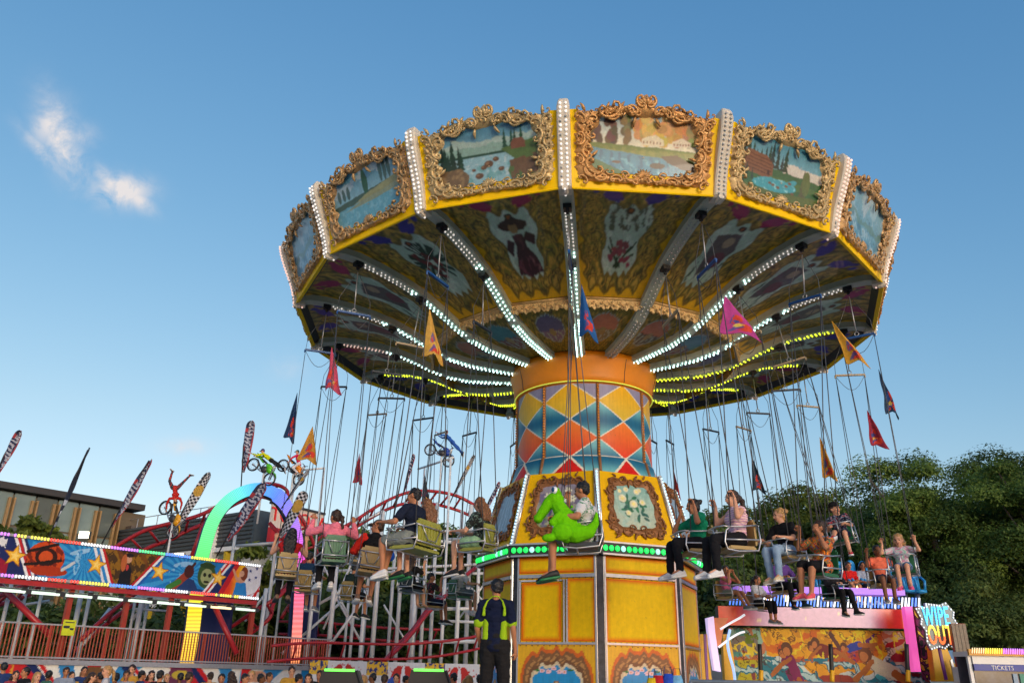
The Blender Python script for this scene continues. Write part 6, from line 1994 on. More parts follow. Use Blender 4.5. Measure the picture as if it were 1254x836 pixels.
# glowing arch
def arch_mat():
    m = bpy.data.materials.new('arch_led'); m.use_nodes = True; t = m.node_tree; b_ = t.nodes['Principled BSDF']
    tcn = nd(t, 'ShaderNodeAttribute', attribute_name='along')
    cr = nd(t, 'ShaderNodeValToRGB'); e = cr.color_ramp.elements
    stops = [(0, (1, .55, .02)), (.12, (1, .72, .02)), (.17, (.1, .9, .1)), (.34, (.12, .85, .3)), (.46, (.1, .75, .7)), (.53, (.05, .45, .9)), (.64, (.08, .22, .95)), (.75, (.3, .15, .95)), (.84, (.85, .05, .6)), (.92, (1, .12, .25)), (1, (1, .3, .08))]
    e[0].position = 0; e[0].color = stops[0][1] + (1,); e[1].position = 1; e[1].color = stops[-1][1] + (1,)
    for p, c in stops[1:-1]:
        q = e.new(p); q.color = c + (1,)
    t.links.new(tcn.outputs['Fac'], cr.inputs[0])
    w = nd(t, 'ShaderNodeMath', operation='MULTIPLY', i_1=1150.0); t.links.new(tcn.outputs['Fac'], w.inputs[0])
    sn = nd(t, 'ShaderNodeMath', operation='SINE'); t.links.new(w.outputs[0], sn.inputs[0])
    mr_ = nd(t, 'ShaderNodeMapRange'); mr_.inputs['From Min'].default_value = -1; mr_.inputs['To Min'].default_value = .5; mr_.inputs['To Max'].default_value = .9
    t.links.new(sn.outputs[0], mr_.inputs['Value'])
    t.links.new(cr.outputs[0], b_.inputs['Emission Color']); b_.inputs['Base Color'].default_value = (.05, .05, .06, 1); t.links.new(mr_.outputs[0], b_.inputs['Emission Strength'])
    m.cycles.emission_sampling = 'NONE'
    return m
pc = [(229, 812, 35), (236, 770, 35), (244, 700, 35.5), (250, 672, 36), (262, 636, 36.5), (281, 612, 37), (305, 600, 37.6), (326, 600, 38.2), (345, 612, 38.8), (360, 640, 39.2), (367, 680, 39.4), (366, 730, 39.4), (361, 812, 39.2)]
cp_ = smooth([at(*p) for p in pc], 6)
AR = empty('light_arch', 'tall arch lit green, blue and violet around the coaster loop', 'light arch', tuple(cp_[0]))
n = len(cp_); vs, fs_, al = [], [], []
o0 = cp_[0]
for i, p in enumerate(cp_):
    d = (cp_[min(i + 1, n - 1)] - cp_[max(i - 1, 0)]).normalized()
    vw = Vector((.35, -1, 0)).normalized(); s_ = d.cross(vw).normalized(); dd = s_.cross(d).normalized()
    w = .27 if i < n * .62 else .22 + .14 * max(0, 1 - (i - n * .62) / (n * .12))
    for a_, c_ in ((-1, -.1), (1, -.1), (1, .35), (-1, .35)):
        vs.append(p - o0 + s_ * a_ * w - vw * c_)
        al.append(i / (n - 1))
for i in range(n - 1):
    for q in range(4): fs_.append((i * 4 + q, i * 4 + (q + 1) % 4, i * 4 + 4 + (q + 1) % 4, i * 4 + 4 + q))
me = bpy.data.meshes.new('led_face'); me.from_pydata([tuple(v) for v in vs], [], fs_); me.materials.append(arch_mat()); me.materials.append(M_navy)
me.polygons.foreach_set('material_index', [0 if f % 4 == 0 else 1 for f in range(len(fs_))])
a_ = me.attributes.new('along', 'FLOAT', 'POINT'); a_.data.foreach_set('value', al)
link('led_face', me, AR)
b = MB(); b.tube([p - o0 + Vector((-.3, .45, .0)) for p in cp_], .22, 6); b.build('edge_tube', [M_navy], AR, True)
for x, y, Y, w, h in ((262, 775, 37, 1.5, 3.0), (375, 740, 41, 1.3, 3.6)):
    b = MB(); p = at(x, y, Y); b.box((0, 0, 0), (w, .3, h), 0, taper=.8); tag(b.build('arch_buttress', [M_navy], None, loc=p), 'navy blue buttress panel at the %s foot of the glowing arch' % ('yellow' if x < 300 else 'pink'), 'panel')

# flood lamps
for px, py, Y in ((104, 655, 30), (220, 681, 33)):
    p = at(px, py, Y); o = empty('flood_lamp', 'glowing square flood lamp %s' % ('before the bronze fins of the glass building' if px < 150 else 'just right of the yellow motorbike'), 'flood lamp', tuple(p))
    b = MB(); b.box((0, 0, 0), (.38, .12, .27), 0); b.tube([(0, .05, -.1), (0, .1, -.6)], .02, 5, 0); b.build('housing', [M_dark], o)
    b = MB(); b.box((0, -.08, 0), (.34, .03, .23), 0); b.build('lens', [emit('flood_glow', (1, .86, .6), 6)], o)

# feather flags
def feather(px0, py0, px1, py1, wid, Y, kind, label, bend=.0):
    p0, p1 = at(px0, py0, Y), at(px1, py1, Y)
    H = (p1 - p0).length
    w = wid / FPX * Y * .8
    cv = Canvas(22, 150, w, H, int(px1)); u, v = cv.u, cv.v
    q = .16
    if kind == 'check':
        cv.fill(C255(210, 210, 214)); cv.put(((np.floor(u / w * 4) + np.floor(v / w * 4)) % 2) == 0, C255(26, 28, 36)); cv.ell(w / 2, H * .68, w * .45, w * .7, C255(190, 150, 60))
    elif kind == 'thin':
        cv.fill(C255(36, 42, 60)); cv.put((v < H * .4) & (np.sin(v * 14) > 0), C255(190, 195, 205))
    else:
        cv.fill(C255(36, 42, 78)); cv.put(u > w * .85, C255(160, 50, 56)); n2 = cv.noise(26, 2, 2)
        cv.put((np.abs(u - w / 2 + .05 * np.sin(v * 5)) < w * .36) & (n2 > .02), C255(176, 180, 192)); cv.put((u < w * .3) & (np.sin(v * 7) > .75), C255(160, 50, 56))
    ax = (p1 - p0).normalized(); sd = Vector((ax.z, 0, -ax.x)).normalized()
    def fn(a, c):
        t = c / H
        nar = np.clip(np.minimum(1, .35 + t * 3), 0, 1) * np.sqrt(np.clip(1 - (np.clip(t - .9, 0, 1) / .1) ** 2, 0.02, 1))
        x = (a / w - .5) * w * nar + bend * np.sin(PI * t) * H * .06
        wob = .09 * np.sin(c * 2.5 + a * 4 / w)
        return np.stack([ax.x * c + sd.x * x, wob, ax.z * c + sd.z * x], 1)
    o = empty('feather_flag', label, 'flag', tuple(p0), group='feather flags on the coaster')
    me = cv.mesh('flag_cloth', fn, painted('flag_cloth', .8))
    c_ = link('flag_cloth', me, o); s_ = c_.modifiers.new('t', 'SOLIDIFY'); s_.thickness = .01
    b = MB(); b.tube([-(ax * H * .28), ax * H * .5 - sd * w * .5, ax * H * .97 - sd * w * .3], .03, 5); b.build('pole', [M_dark], o, True)
feather(-8, 590, 25, 527, 10, 34, 'stripe', 'navy, red and white feather flag cut by the left edge of the sky')
feather(66, 645, 110, 548, 5, 34, 'thin', 'thin dark feather flag seen edge on in front of the glass building')
feather(137, 645, 186, 562, 10, 35, 'stripe', 'navy and red feather flag beside the right end of the glass building')
feather(213, 650, 257, 578, 13, 36, 'check', 'black and white chequered feather flag right of the upside down figure')
feather(298, 578, 308, 515, 13, 38, 'stripe', 'upright navy and red feather flag above the glowing arch')
feather(278, 662, 324, 592, 17, 34, 'stripe', 'wide starred feather flag leaning across the glowing arch')
feather(343, 658, 374, 602, 15, 35, 'check', 'chequered feather flag with gold emblem beside the long haired rider')
feather(352, 612, 378, 575, 5, 36, 'check', 'narrow chequered flag behind the mustard pennant')
feather(495, 602, 507, 556, 5, 42, 'stripe', 'narrow dark flag left of the grey pennant')
feather(556, 606, 581, 557, 5, 42, 'check', 'narrow chequered flag right of the blue motorbike')
feather(590, 635, 612, 590, 5, 42, 'stripe', 'narrow striped flag just left of the ride base')

# motorbikes with figures
def wheel(b, c, R_, ax, mi_t=0, mi_s=1):
    c = Vector(c)
    pts = [c + Vector((R_ * math.cos(t), 0, R_ * math.sin(t))) for t in [2 * PI * j / 18 for j in range(18)]]
    b.tube(pts, R_ * .13, 6, mi_t, closed=True)
    b.tube([c + (p - c) * .8 for p in pts], R_ * .04, 4, mi_s, closed=True)
    for j in range(0, 18, 2): b.tube([c, c + (pts[j] - c) * .8], R_ * .02, 3, mi_s)
    b.tube([c - Vector((0, .05, 0)), c + Vector((0, .05, 0))], R_ * .16, 8, mi_s)
def motorbike(px, py, Y, rot, col, label, flip=1, pole=True):
    o = empty('motorbike', label, 'motorbike', group='motorbike figures above the coaster')
    o.matrix_world = Matrix.Translation(at(px, py, Y)) @ Matrix.Rotation(math.radians(12 * flip), 4, 'Z') @ Matrix.Rotation(rot, 4, 'Y') @ Matrix.Scale(-flip, 4, (1, 0, 0)) @ Matrix.Scale(.84, 4)
    for x in (-.68, .72):
        b = MB(); wheel(b, (x, 0, -.3), .34, None); b.build('wheel', [M_black, M_alu], o, True)
    b = MB()
    b.tube([(.72, .08, -.3), (.5, .08, .35), (.46, .06, .5)], .035, 6, 0); b.tube([(.72, -.08, -.3), (.5, -.08, .35), (.46, -.06, .5)], .035, 6, 0)
    b.tube([(.42, 0, .35), (.25, 0, -.25), (-.1, 0, -.3), (-.68, 0, -.3)], .04, 6); b.tube([(.42, 0, .35), (-.1, 0, .18), (-.2, 0, -.25)], .035, 6)
    b.ell((.08, 0, -.1), (.22, .13, .2), 10, 1); b.tube([(.2, .1, -.2), (-.1, .14, -.25), (-.75, .14, .05)], .045, 6, 1)
    b.tube([(.44, -.35, .56), (.5, 0, .5), (.44, .35, .56)], .022, 6, 1)
    b.build('frame', [M_alu, M_dark], o, True)
    b = MB()
    b.ell((.22, 0, .2), (.26, .13, .14), 10); b.loft([[(.3, s_ * .1, .3), (.62, s_ * .09, .0), (.35, s_ * .1, -.12), (.15, s_ * .1, .1)] for s_ in (-1, 1)], 0)
    b.loft([[(.45, y, .14), (.8, y, .13), (1.0, y * .8, -.02), (.8, y, .09), (.45, y, .1)] for y in (-.06, .06)], 0)
    b.loft([[(-.25, y, .22), (-.8, y, .36), (-.95, y, .33), (-.6, y, .18), (-.25, y, .12)] for y in (-.07, .07)], 0)
    b.build('fairing', [pbr('bike_' + label.split()[0], col, .3, var=.1)], o, True)
    b = MB(); b.ell((-.28, 0, .24), (.4, .09, .06), 10); b.build('saddle', [M_black], o, True)
    if pole:
        b = MB(); p = at(px, py, Y); b.tube([(p.x, Y, p.z - .3), (p.x, Y, p.z - 2.6)], .05, 6); b.build('stand', [M_whst], None, True).parent = None
        COL.objects[-1] if False else None
        st = [q for q in bpy.data.objects if q.name.startswith('stand') and not q.get('category')]
        for q in st: tag(q, 'thin white stand carrying the ' + label.split()[0] + ' motorbike', 'stand')
    return o
motorbike(324, 572, 38, math.radians(38), srgb(90, 190, 20), 'green motorbike flying nose up above the glowing arch', -1)
motorbike(360, 573, 40, math.radians(38), srgb(216, 130, 20), 'orange motorbike with white plate, half behind the mustard pennant', -1)
motorbike(541, 552, 41, math.radians(32), srgb(24, 60, 150), 'blue motorbike flying above the white portal frame', -1)
motorbike(213, 632, 36, math.radians(62), srgb(226, 160, 20), 'yellow motorbike standing nose up behind the banner', -1)
def mannequin(px, py, Y, J, look, label, rz=0):
    P = dict(vox=.022, skin=SKL, sleeve=1.2, shoe=BLS); P.update(look)
    o = figure(J, P); o.matrix_world = Matrix.Translation(at(px, py, Y)) @ Matrix.Rotation(rz, 4, 'Z') @ Matrix.Scale(.88, 4)
    return tag(o, label, 'figure', 'stunt rider figures on the motorbikes')
def stretched(ang, arms=(-.5, .1)):
    """body stretched out along an angle from the hands, in the x-z plane"""
    c, s_ = math.cos(ang), math.sin(ang)
    def q(a, y=0, o=0): return (c * a - s_ * o, y, s_ * a + c * o)
    return dict(neck=q(0), head=q(-.16, 0, .1), chest=q(.22), hip=q(.52), shL=q(.04, .17), shR=q(.04, -.17), elL=q(-.12, .3, -.25), elR=q(-.12, -.3, -.25), haL=q(-.4, .3, -.35), haR=q(-.4, -.3, -.35),
                hipL=q(.55, .09), hipR=q(.55, -.09), knL=q(.98, .12, .08), knR=q(1.0, -.1, -.04), anL=q(1.4, .13, .0), anR=q(1.42, -.12, .06), toL=q(1.55, .14, -.06), toR=q(1.56, -.13, 0), face=(-c - s_ * .3, 0, -s_ + .3), chest_f=(s_, 0, -c))
HEL = lambda n, c: pbr('helmet_' + n, srgb(*c), .3)
mannequin(323, 556, 38, stretched(-.62), dict(shirt=cloth('lime_jersey', (200, 210, 20)), legs=cloth('black_riding', (30, 32, 36)), cap=HEL('purple', (70, 50, 110)), hair=HEL('purple', (70, 50, 110))), 'stunt rider figure in lime jersey stretched out behind the green motorbike')
mannequin(547, 533, 41, stretched(-.85), dict(shirt=cloth('blue_jersey', (40, 90, 170)), legs=cloth('blue_riding', (40, 84, 160)), cap=HEL('red', (190, 50, 50)), hair=HEL('red', (190, 50, 50))), 'stunt rider figure in blue suit stretched out from the blue motorbike')
J = dict(hip=(0, 0, 0), chest=(-.08, 0, .3), neck=(-.12, 0, .5), head=(-.16, 0, .68), shL=(-.08, .17, .46), shR=(-.12, -.17, .46), elL=(.22, .3, .4), elR=(-.35, -.25, .3), haL=(.45, .35, .42), haR=(-.5, -.2, .1), hipL=(0, .09, -.02), hipR=(0, -.09, -.02),
         knL=(-.3, .15, -.2), knR=(-.28, -.15, -.25), anL=(.02, .2, -.55), anR=(.05, -.2, -.55), toL=(-.12, .2, -.6), toR=(-.1, -.2, -.6), face=(-1, -.3, 0), chest_f=(-1, 0, 0))
mannequin(366, 568, 40, J, dict(shirt=cloth('crimson_jersey', (210, 36, 80)), legs=cloth('white_riding', (200, 200, 205)), cap=HEL('green', (30, 70, 50)), hair=HEL('green', (30, 70, 50))), 'stunt rider figure in crimson jersey and dark green helmet')
J = dict(hip=(0, 0, 1.15), chest=(.1, 0, .85), neck=(.12, 0, .65), head=(.18, -.05, .5), shL=(.3, .1, .68), shR=(-.12, -.1, .62), elL=(.42, .15, .45), elR=(-.22, -.1, .35), haL=(.4, .15, .12), haR=(-.2, -.05, .08), hipL=(.1, .06, 1.17), hipR=(-.1, -.06, 1.17),
         knL=(.35, .1, 1.5), knR=(-.28, -.1, 1.5), anL=(.6, .12, 1.82), anR=(-.22, -.1, 1.95), toL=(.8, .12, 1.85), toR=(-.3, -.1, 2.05), face=(.3, -1, 0), chest_f=(0, -1, 0))
mannequin(209, 626, 36, J, dict(shirt=cloth('red_black_suit', (190, 44, 36)), legs=patterned('grey_red_suit', [(60, 56, 62), (60, 56, 62), (170, 50, 44), (60, 56, 62)], 3), hair=HEL('dark', (30, 26, 28))), 'stunt figure in red and grey suit doing a handstand over the yellow motorbike')

# ------------------------------------------------------------------ buildings behind
GL = pbr('window_glass', srgb(118, 136, 132), .12, .35, var=.25, scale=.35); GLd = pbr('window_dark', srgb(84, 92, 86), .12, .4, var=.3, scale=.4)
BRZ = pbr('bronze_fin', srgb(160, 128, 84), .5, .3, var=.12); BRD = pbr('roof_dark', srgb(52, 50, 50), .6); CONC = pbr('pale_cladding', srgb(180, 180, 174), .7); MUST = pbr('mustard_fin', srgb(190, 164, 40), .6)
c1 = at(167, 617, 72)
B1 = empty('glass_building', 'glass office building with bronze fins and a dark overhanging roof', 'building')
B1.matrix_world = Matrix(((-FD.x, FN.x * -1, 0, c1.x), (-FD.y, FN.y * -1, 0, c1.y), (0, 0, 1, 0), (0, 0, 0, 1)))   # x runs back to the left
HT = c1.z
b = MB(); b.box((20, 8, HT / 2 - .4), (42, 16, HT - .8), 0); b.build('wall', [pbr('bronze_wall', srgb(104, 92, 72), .5, .2)], B1)
b = MB(); b.box((20.6, 7.4, HT - .35), (42, 16.6, .5), 0); b.box((-.2, 6, HT / 2 - 1), (1.5, 14, HT - 2), 1); b.build('roof', [BRD, pbr('brown_end', srgb(92, 80, 72), .6)], B1)
i = 0; x = 1.4
while x < 38:
    for z0 in np.arange(HT - 3.15, 0, -2.6):
        b = MB(); b.box((x + .85, -.05, z0 + 1.25), (1.55, .1, 2.45), 0); w_ = b.build('window', [GL if (i * 7) % 3 else GLd], B1); i += 1
    b = MB(); b.box((x, -.3, HT / 2 - .5), (.12, .5, HT - 1.2), 0); b.box((x + .3, -.22, HT / 2 - .5), (.18, .3, HT - 1.2), 1); b.build('fin', [BRZ, pbr('fin_tan', srgb(150, 118, 74), .5)], B1)
    x += 1.68
b = MB(); b.box((0, 0, 0), (1.8, 1.6, .2), 0); 
# second building: runs the other way, coming forward to the right
p0, p1 = at(60, 672, 105), at(300, 620, 62)
d2 = Vector((.80, -.60, 0)); 
B2 = empty('office_building', 'long grey office building with louvred top band and yellow and white fins, behind the arch', 'building')
q0 = at(256, 632, 64)
B2.matrix_world = Matrix(((d2.x, -d2.y, 0, q0.x), (d2.y, d2.x, 0, q0.y), (0, 0, 1, 0), (0, 0, 0, 1)))
H2 = q0.z
b = MB(); b.box((-16, 7, H2 / 2 - .2), (44, 14, H2 - .6), 0); b.build('wall', [CONC], B2)
b = MB(); b.box((-16, 6.9, H2 - 1.3), (44.4, 14.4, 2.4), 0); b.build('louvre_band', [pbr('louvre_dark', srgb(74, 84, 92), .5, .3, var=.3, scale=2)], B2)
for z in np.arange(H2 - 2.4, H2 - .1, .3):
    b = MB(); b.box((-16, -.36, z), (44, .1, .07), 0); b.build('louvre', [M_dark], B2)
b = MB(); b.box((-16, .4, H2 - 2.75), (44.6, 2.0, .3), 0); b.box((-16, .4, H2 - 6.4), (44.6, 2.0, .35), 0); b.build('ledge', [M_white], B2)
i = 0; x = -37
while x < 5:
    for z0 in (H2 - 6.0, H2 - 9.6):
        if z0 < .2: continue
        b = MB(); b.box((x + .7, -.05, z0 + 1.5), (1.2, .1, 3.0), 0); b.build('window', [GL if i % 3 else GLd], B2)
    b = MB(); b.box((x, -.3, H2 - 5.5), (.22, .5, 5.6), 0); b.build('fin', [(MUST, M_white, CONC)[i % 3]], B2); i += 1
    x += 1.5
b = MB(); b.tube([(-38, .5, H2 + .9), (5, .5, H2 + .9)], .04, 4)
for x in range(-38, 6, 3): b.tube([(x, .5, H2), (x, .5, H2 + .9)], .04, 4)
b.build('roof_railing', [M_alu], B2)
for x in (-27, -16.5, 1.5): 
    b = MB(); b.box((x, -.6, H2 - 2.5), (.9, .6, 6), 0); b.build('column', [M_white], B2)
# roof sign
s0, s1_ = at(343, 614, 58), at(400, 630, 62)
sd_ = (s1_ - s0); ln = sd_.length
SG = empty('rooftop_sign', 'red and white rooftop sign board behind the pink hoodie rider', 'sign')
ex = Vector((sd_.x, sd_.y, 0)).normalized(); ey = Vector((-ex.y, ex.x, 0))
SG.matrix_world = Matrix(((ex.x, ey.x, 0, s0.x), (ex.y, ey.y, 0, s0.y), (0, 0, 1, s0.z), (0, 0, 0, 1)))
b = MB(); b.box((2.0, .2, -1.0), (4.9, .3, 1.6), 0); b.box((2.0, .2, -2.3), (4.9, .35, 1.0), 1); b.box((2.0, .2, -.12), (5.1, .5, .16), 2); b.build('board', [pbr('sign_cream', srgb(214, 200, 190), .5), pbr('sign_red', srgb(176, 30, 36), .5), M_dark], SG)
text('TOYOTA', 1.32, pbr('sign_letter_red', srgb(226, 40, 34), .5), SG, Matrix.Translation((2.05, .0, -.95)) @ UP, .04)
for x in (.2, 3.8):
    b = MB(); b.tube([(x, .3, -2), (x, .3, -s0.z)], .12, 6); b.build('sign_post', [M_whst], SG, True)
# ------------------------------------------------------------------ trees
def foliage_mat(name, dark, mid, lit):
    m = bpy.data.materials.new(name); m.use_nodes = True; t = m.node_tree; b_ = t.nodes['Principled BSDF']
    b_.inputs['Roughness'].default_value = .6; b_.inputs['Specular IOR Level'].default_value = .25
    a = nd(t, 'ShaderNodeAttribute', attribute_name='tone')
    cr = nd(t, 'ShaderNodeValToRGB'); e = cr.color_ramp.elements
    e[0].position = .0; e[0].color = dark + (1,); e[1].position = 1; e[1].color = lit + (1,); q = e.new(.55); q.color = mid + (1,)
    t.links.new(a.outputs['Fac'], cr.inputs[0]); t.links.new(cr.outputs[0], b_.inputs['Base Color'])
    tr = nd(t, 'ShaderNodeBsdfTranslucent'); mxs = nd(t, 'ShaderNodeMixShader', i_0=.4); t.links.new(cr.outputs[0], tr.inputs[0])
    t.links.new(b_.outputs[0], mxs.inputs[1]); t.links.new(tr.outputs[0], mxs.inputs[2]); t.links.new(mxs.outputs[0], t.nodes['Material Output'].inputs[0])
    return m
FOL = [foliage_mat('leaves_fig', (.035, .065, .015), (.11, .18, .035), (.25, .34, .06)), foliage_mat('leaves_lime', (.045, .07, .015), (.14, .18, .03), (.28, .32, .05)), foliage_mat('leaves_dark', (.02, .042, .016), (.07, .115, .03), (.17, .22, .05))]
BARK = pbr('bark', (.09, .075, .06), .9, bump=.6)
def crown_mesh(seed, R_, H, nclump, nleaf, leaf, mat, gap=.0):
    r = np.random.RandomState(seed)
    C_ = []
    while len(C_) < nclump:
        p = r.uniform(-1, 1, 3)
        d = np.linalg.norm(p)
        if d > 1 or d < .35: continue
        if p[2] < -.55: continue
        C_.append(p * np.array([R_, R_, H]) * (.86 + .14 * r.rand()))
    C_ = np.array(C_)
    rad = r.uniform(.15, .27, nclump) * min(R_, 1.6 * H)
    k = r.randint(0, nclump, nleaf)
    v = r.normal(size=(nleaf, 3)); v /= np.linalg.norm(v, axis=1)[:, None]
    v[:, 2] = np.where(v[:, 2] < -.3, -v[:, 2] * .6, v[:, 2])
    sh = r.uniform(.55, 1.08, nleaf)[:, None]
    flat = np.array([1.05, 1.05, .86])
    pos = C_[k] + v * rad[k][:, None] * sh * flat
    nrm_ = v + r.normal(size=(nleaf, 3)) * .55 + np.array([0, 0, .5]); nrm_ /= np.linalg.norm(nrm_, axis=1)[:, None]
    t1 = np.cross(nrm_, r.normal(size=(nleaf, 3))); t1 /= np.linalg.norm(t1, axis=1)[:, None]
    t2 = np.cross(nrm_, t1)
    s_ = leaf * r.uniform(.6, 1.35, nleaf)[:, None]
    q = np.stack([pos - t1 * s_, pos + t2 * s_ * .45, pos + t1 * s_, pos - t2 * s_ * .45], 1).reshape(-1, 3)
    me = bpy.data.meshes.new('crown')
    me.vertices.add(nleaf * 4); me.vertices.foreach_set('co', q.ravel().astype(np.float32))
    me.loops.add(nleaf * 4); me.loops.foreach_set('vertex_index', np.arange(nleaf * 4, dtype=np.int32))
    me.polygons.add(nleaf); me.polygons.foreach_set('loop_start', np.arange(0, nleaf * 4, 4, dtype=np.int32)); me.polygons.foreach_set('loop_total', np.full(nleaf, 4, dtype=np.int32))
    tone = np.clip(r.rand(nclump)[k] * .65 + r.rand(nleaf) * .4, 0, 1)
    a = me.attributes.new('tone', 'FLOAT', 'POINT'); a.data.foreach_set('value', np.repeat(tone, 4).astype(np.float32))
    me.materials.append(mat); me.update(); me.validate()
    return me, C_
def trunk_mesh(R_, H, zc, C_, seed):
    r = random.Random(seed); b = MB()
    top = zc + H * .25
    tr = R_ * .055 + .08
    b.tube([(0, 0, 0), (.1, .05, top * .3), (-.1, .1, top * .6), (.1, 0, top)], [tr * 1.4, tr, tr * .8, tr * .3], 8)
    for i in range(14):
        c = C_[r.randrange(len(C_))]
        z0 = top * r.uniform(.35, .8)
        p1 = Vector((c[0], c[1], c[2] + zc))
        m = Vector((c[0] * .45, c[1] * .45, (z0 + p1.z) / 2 + .1 * H))
        b.tube([(0, 0.05, z0), m, p1], [tr * .5, tr * .3, tr * .1], 6)
    return b.mesh('trunk', [BARK], True)
CRW = {}
def tree(px, ptop, Y, R_, H, mat, seed, label, nclump=90, nleaf=26000, leaf=.17, name='broadleaf_tree', cat='tree', base=0):
    p = at(px, ptop, Y)
    zc = p.z - H
    key = (seed, R_, H, mat, nleaf)
    me, C_ = crown_mesh(seed, R_, H, nclump, nleaf, leaf, FOL[mat])
    o = empty(name, label, cat, (p.x, Y, 0), group='trees behind the fairground')
    o.rotation_euler.z = seed
    link('crown', me, o, (0, 0, zc))
    link('trunk', trunk_mesh(R_, H, zc, C_, seed), o)
    return o
tree(1128, 556, 44, 5.6, 5.6, 0, 3, 'tall fig tree with yellow green sunlit top, right of the boy in the cap', 120, 130000, .085)
tree(1215, 566, 46, 5.2, 5.6, 2, 5, 'darker fig tree between the two tallest crowns on the right', 100, 100000, .09)
tree(1262, 532, 40, 3.6, 6.4, 0, 8, 'tree with tall loose crown cut by the right edge', 60, 60000, .085)
tree(1070, 640, 50, 4.6, 5.0, 2, 11, 'low dark tree behind the blue seats', 90, 40000, .13)
tree(1165, 690, 40, 4.6, 4.2, 2, 13, 'dark bushy tree right behind the lit letter sign', 90, 90000, .09)
tree(1240, 690, 42, 4.4, 4.6, 2, 14, 'dark tree above the ticket booth', 90, 80000, .09)
tree(965, 604, 58, 5.4, 4.6, 1, 17, 'rounded yellow green tree behind the pale jeans rider', 120, 55000, .14)
tree(1010, 612, 56, 4.8, 5.2, 1, 19, 'yellow green tree left of the tall figs', 110, 50000, .14)
tree(905, 618, 56, 4.6, 5.0, 1, 23, 'green tree behind the striped top rider', 100, 44000, .14)
tree(868, 640, 52, 3.8, 5.0, 0, 29, 'dark green tree just right of the ride base', 80, 26000, .18)
tree(955, 690, 44, 5.0, 4.0, 2, 31, 'low dark tree behind the lit beam', 80, 30000, .17)
tree(880, 700, 42, 3.6, 4.0, 2, 37, 'low dark tree beside the ride base, behind white trainers', 70, 24000, .16)
tree(30, 634, 50, 2.4, 2.2, 1, 41, 'small yellow green tree in front of the glass building', 50, 9000, .2)
tree(62, 644, 50, 1.6, 1.8, 1, 43, 'smaller green tree in front of the fins of the glass building', 40, 7000, .2)
tree(330, 672, 50, 3.2, 3.2, 1, 47, 'green tree below the glowing arch', 60, 12000, .2)
tree(405, 640, 56, 4.2, 4.6, 0, 53, 'green tree behind the pink hoodie rider', 70, 16000, .2)
tree(455, 652, 58, 5.0, 5.0, 0, 59, 'green tree behind the left part of the scaffold', 80, 18000, .2)
tree(520, 630, 60, 5.2, 5.6, 0, 61, 'green tree behind the middle of the scaffold', 80, 18000, .2)
tree(580, 640, 60, 4.4, 5.4, 2, 67, 'dark green tree between scaffold and ride base', 80, 18000, .2)
tree(300, 735, 52, 6.0, 3.0, 2, 71, 'low dark tree behind the railing', 80, 16000, .22)
tree(150, 730, 50, 6.0, 2.8, 2, 73, 'low dark tree in shade under the banner', 80, 16000, .22)
tree(20, 735, 46, 5.0, 2.6, 2, 79, 'low dark tree at the far left under the banner', 80, 14000, .22)
tree(420, 720, 52, 6.0, 3.6, 2, 83, 'low dark tree behind the lower scaffold', 80, 18000, .22)
tree(540, 730, 52, 6.0, 3.4, 2, 89, 'low dark tree behind the steep red track', 80, 18000, .22)
# hedge behind everything so that no bare horizon shows
b = None
me, C_ = crown_mesh(97, 34, 2.2, 260, 60000, .28, FOL[2])
h = link('hedge', me, None, (-4, 70, 1.6)); h.scale = (1.0, .12, 1.6); tag(h, 'long dark hedge closing the fairground behind all rides', 'hedge', None, 'stuff')

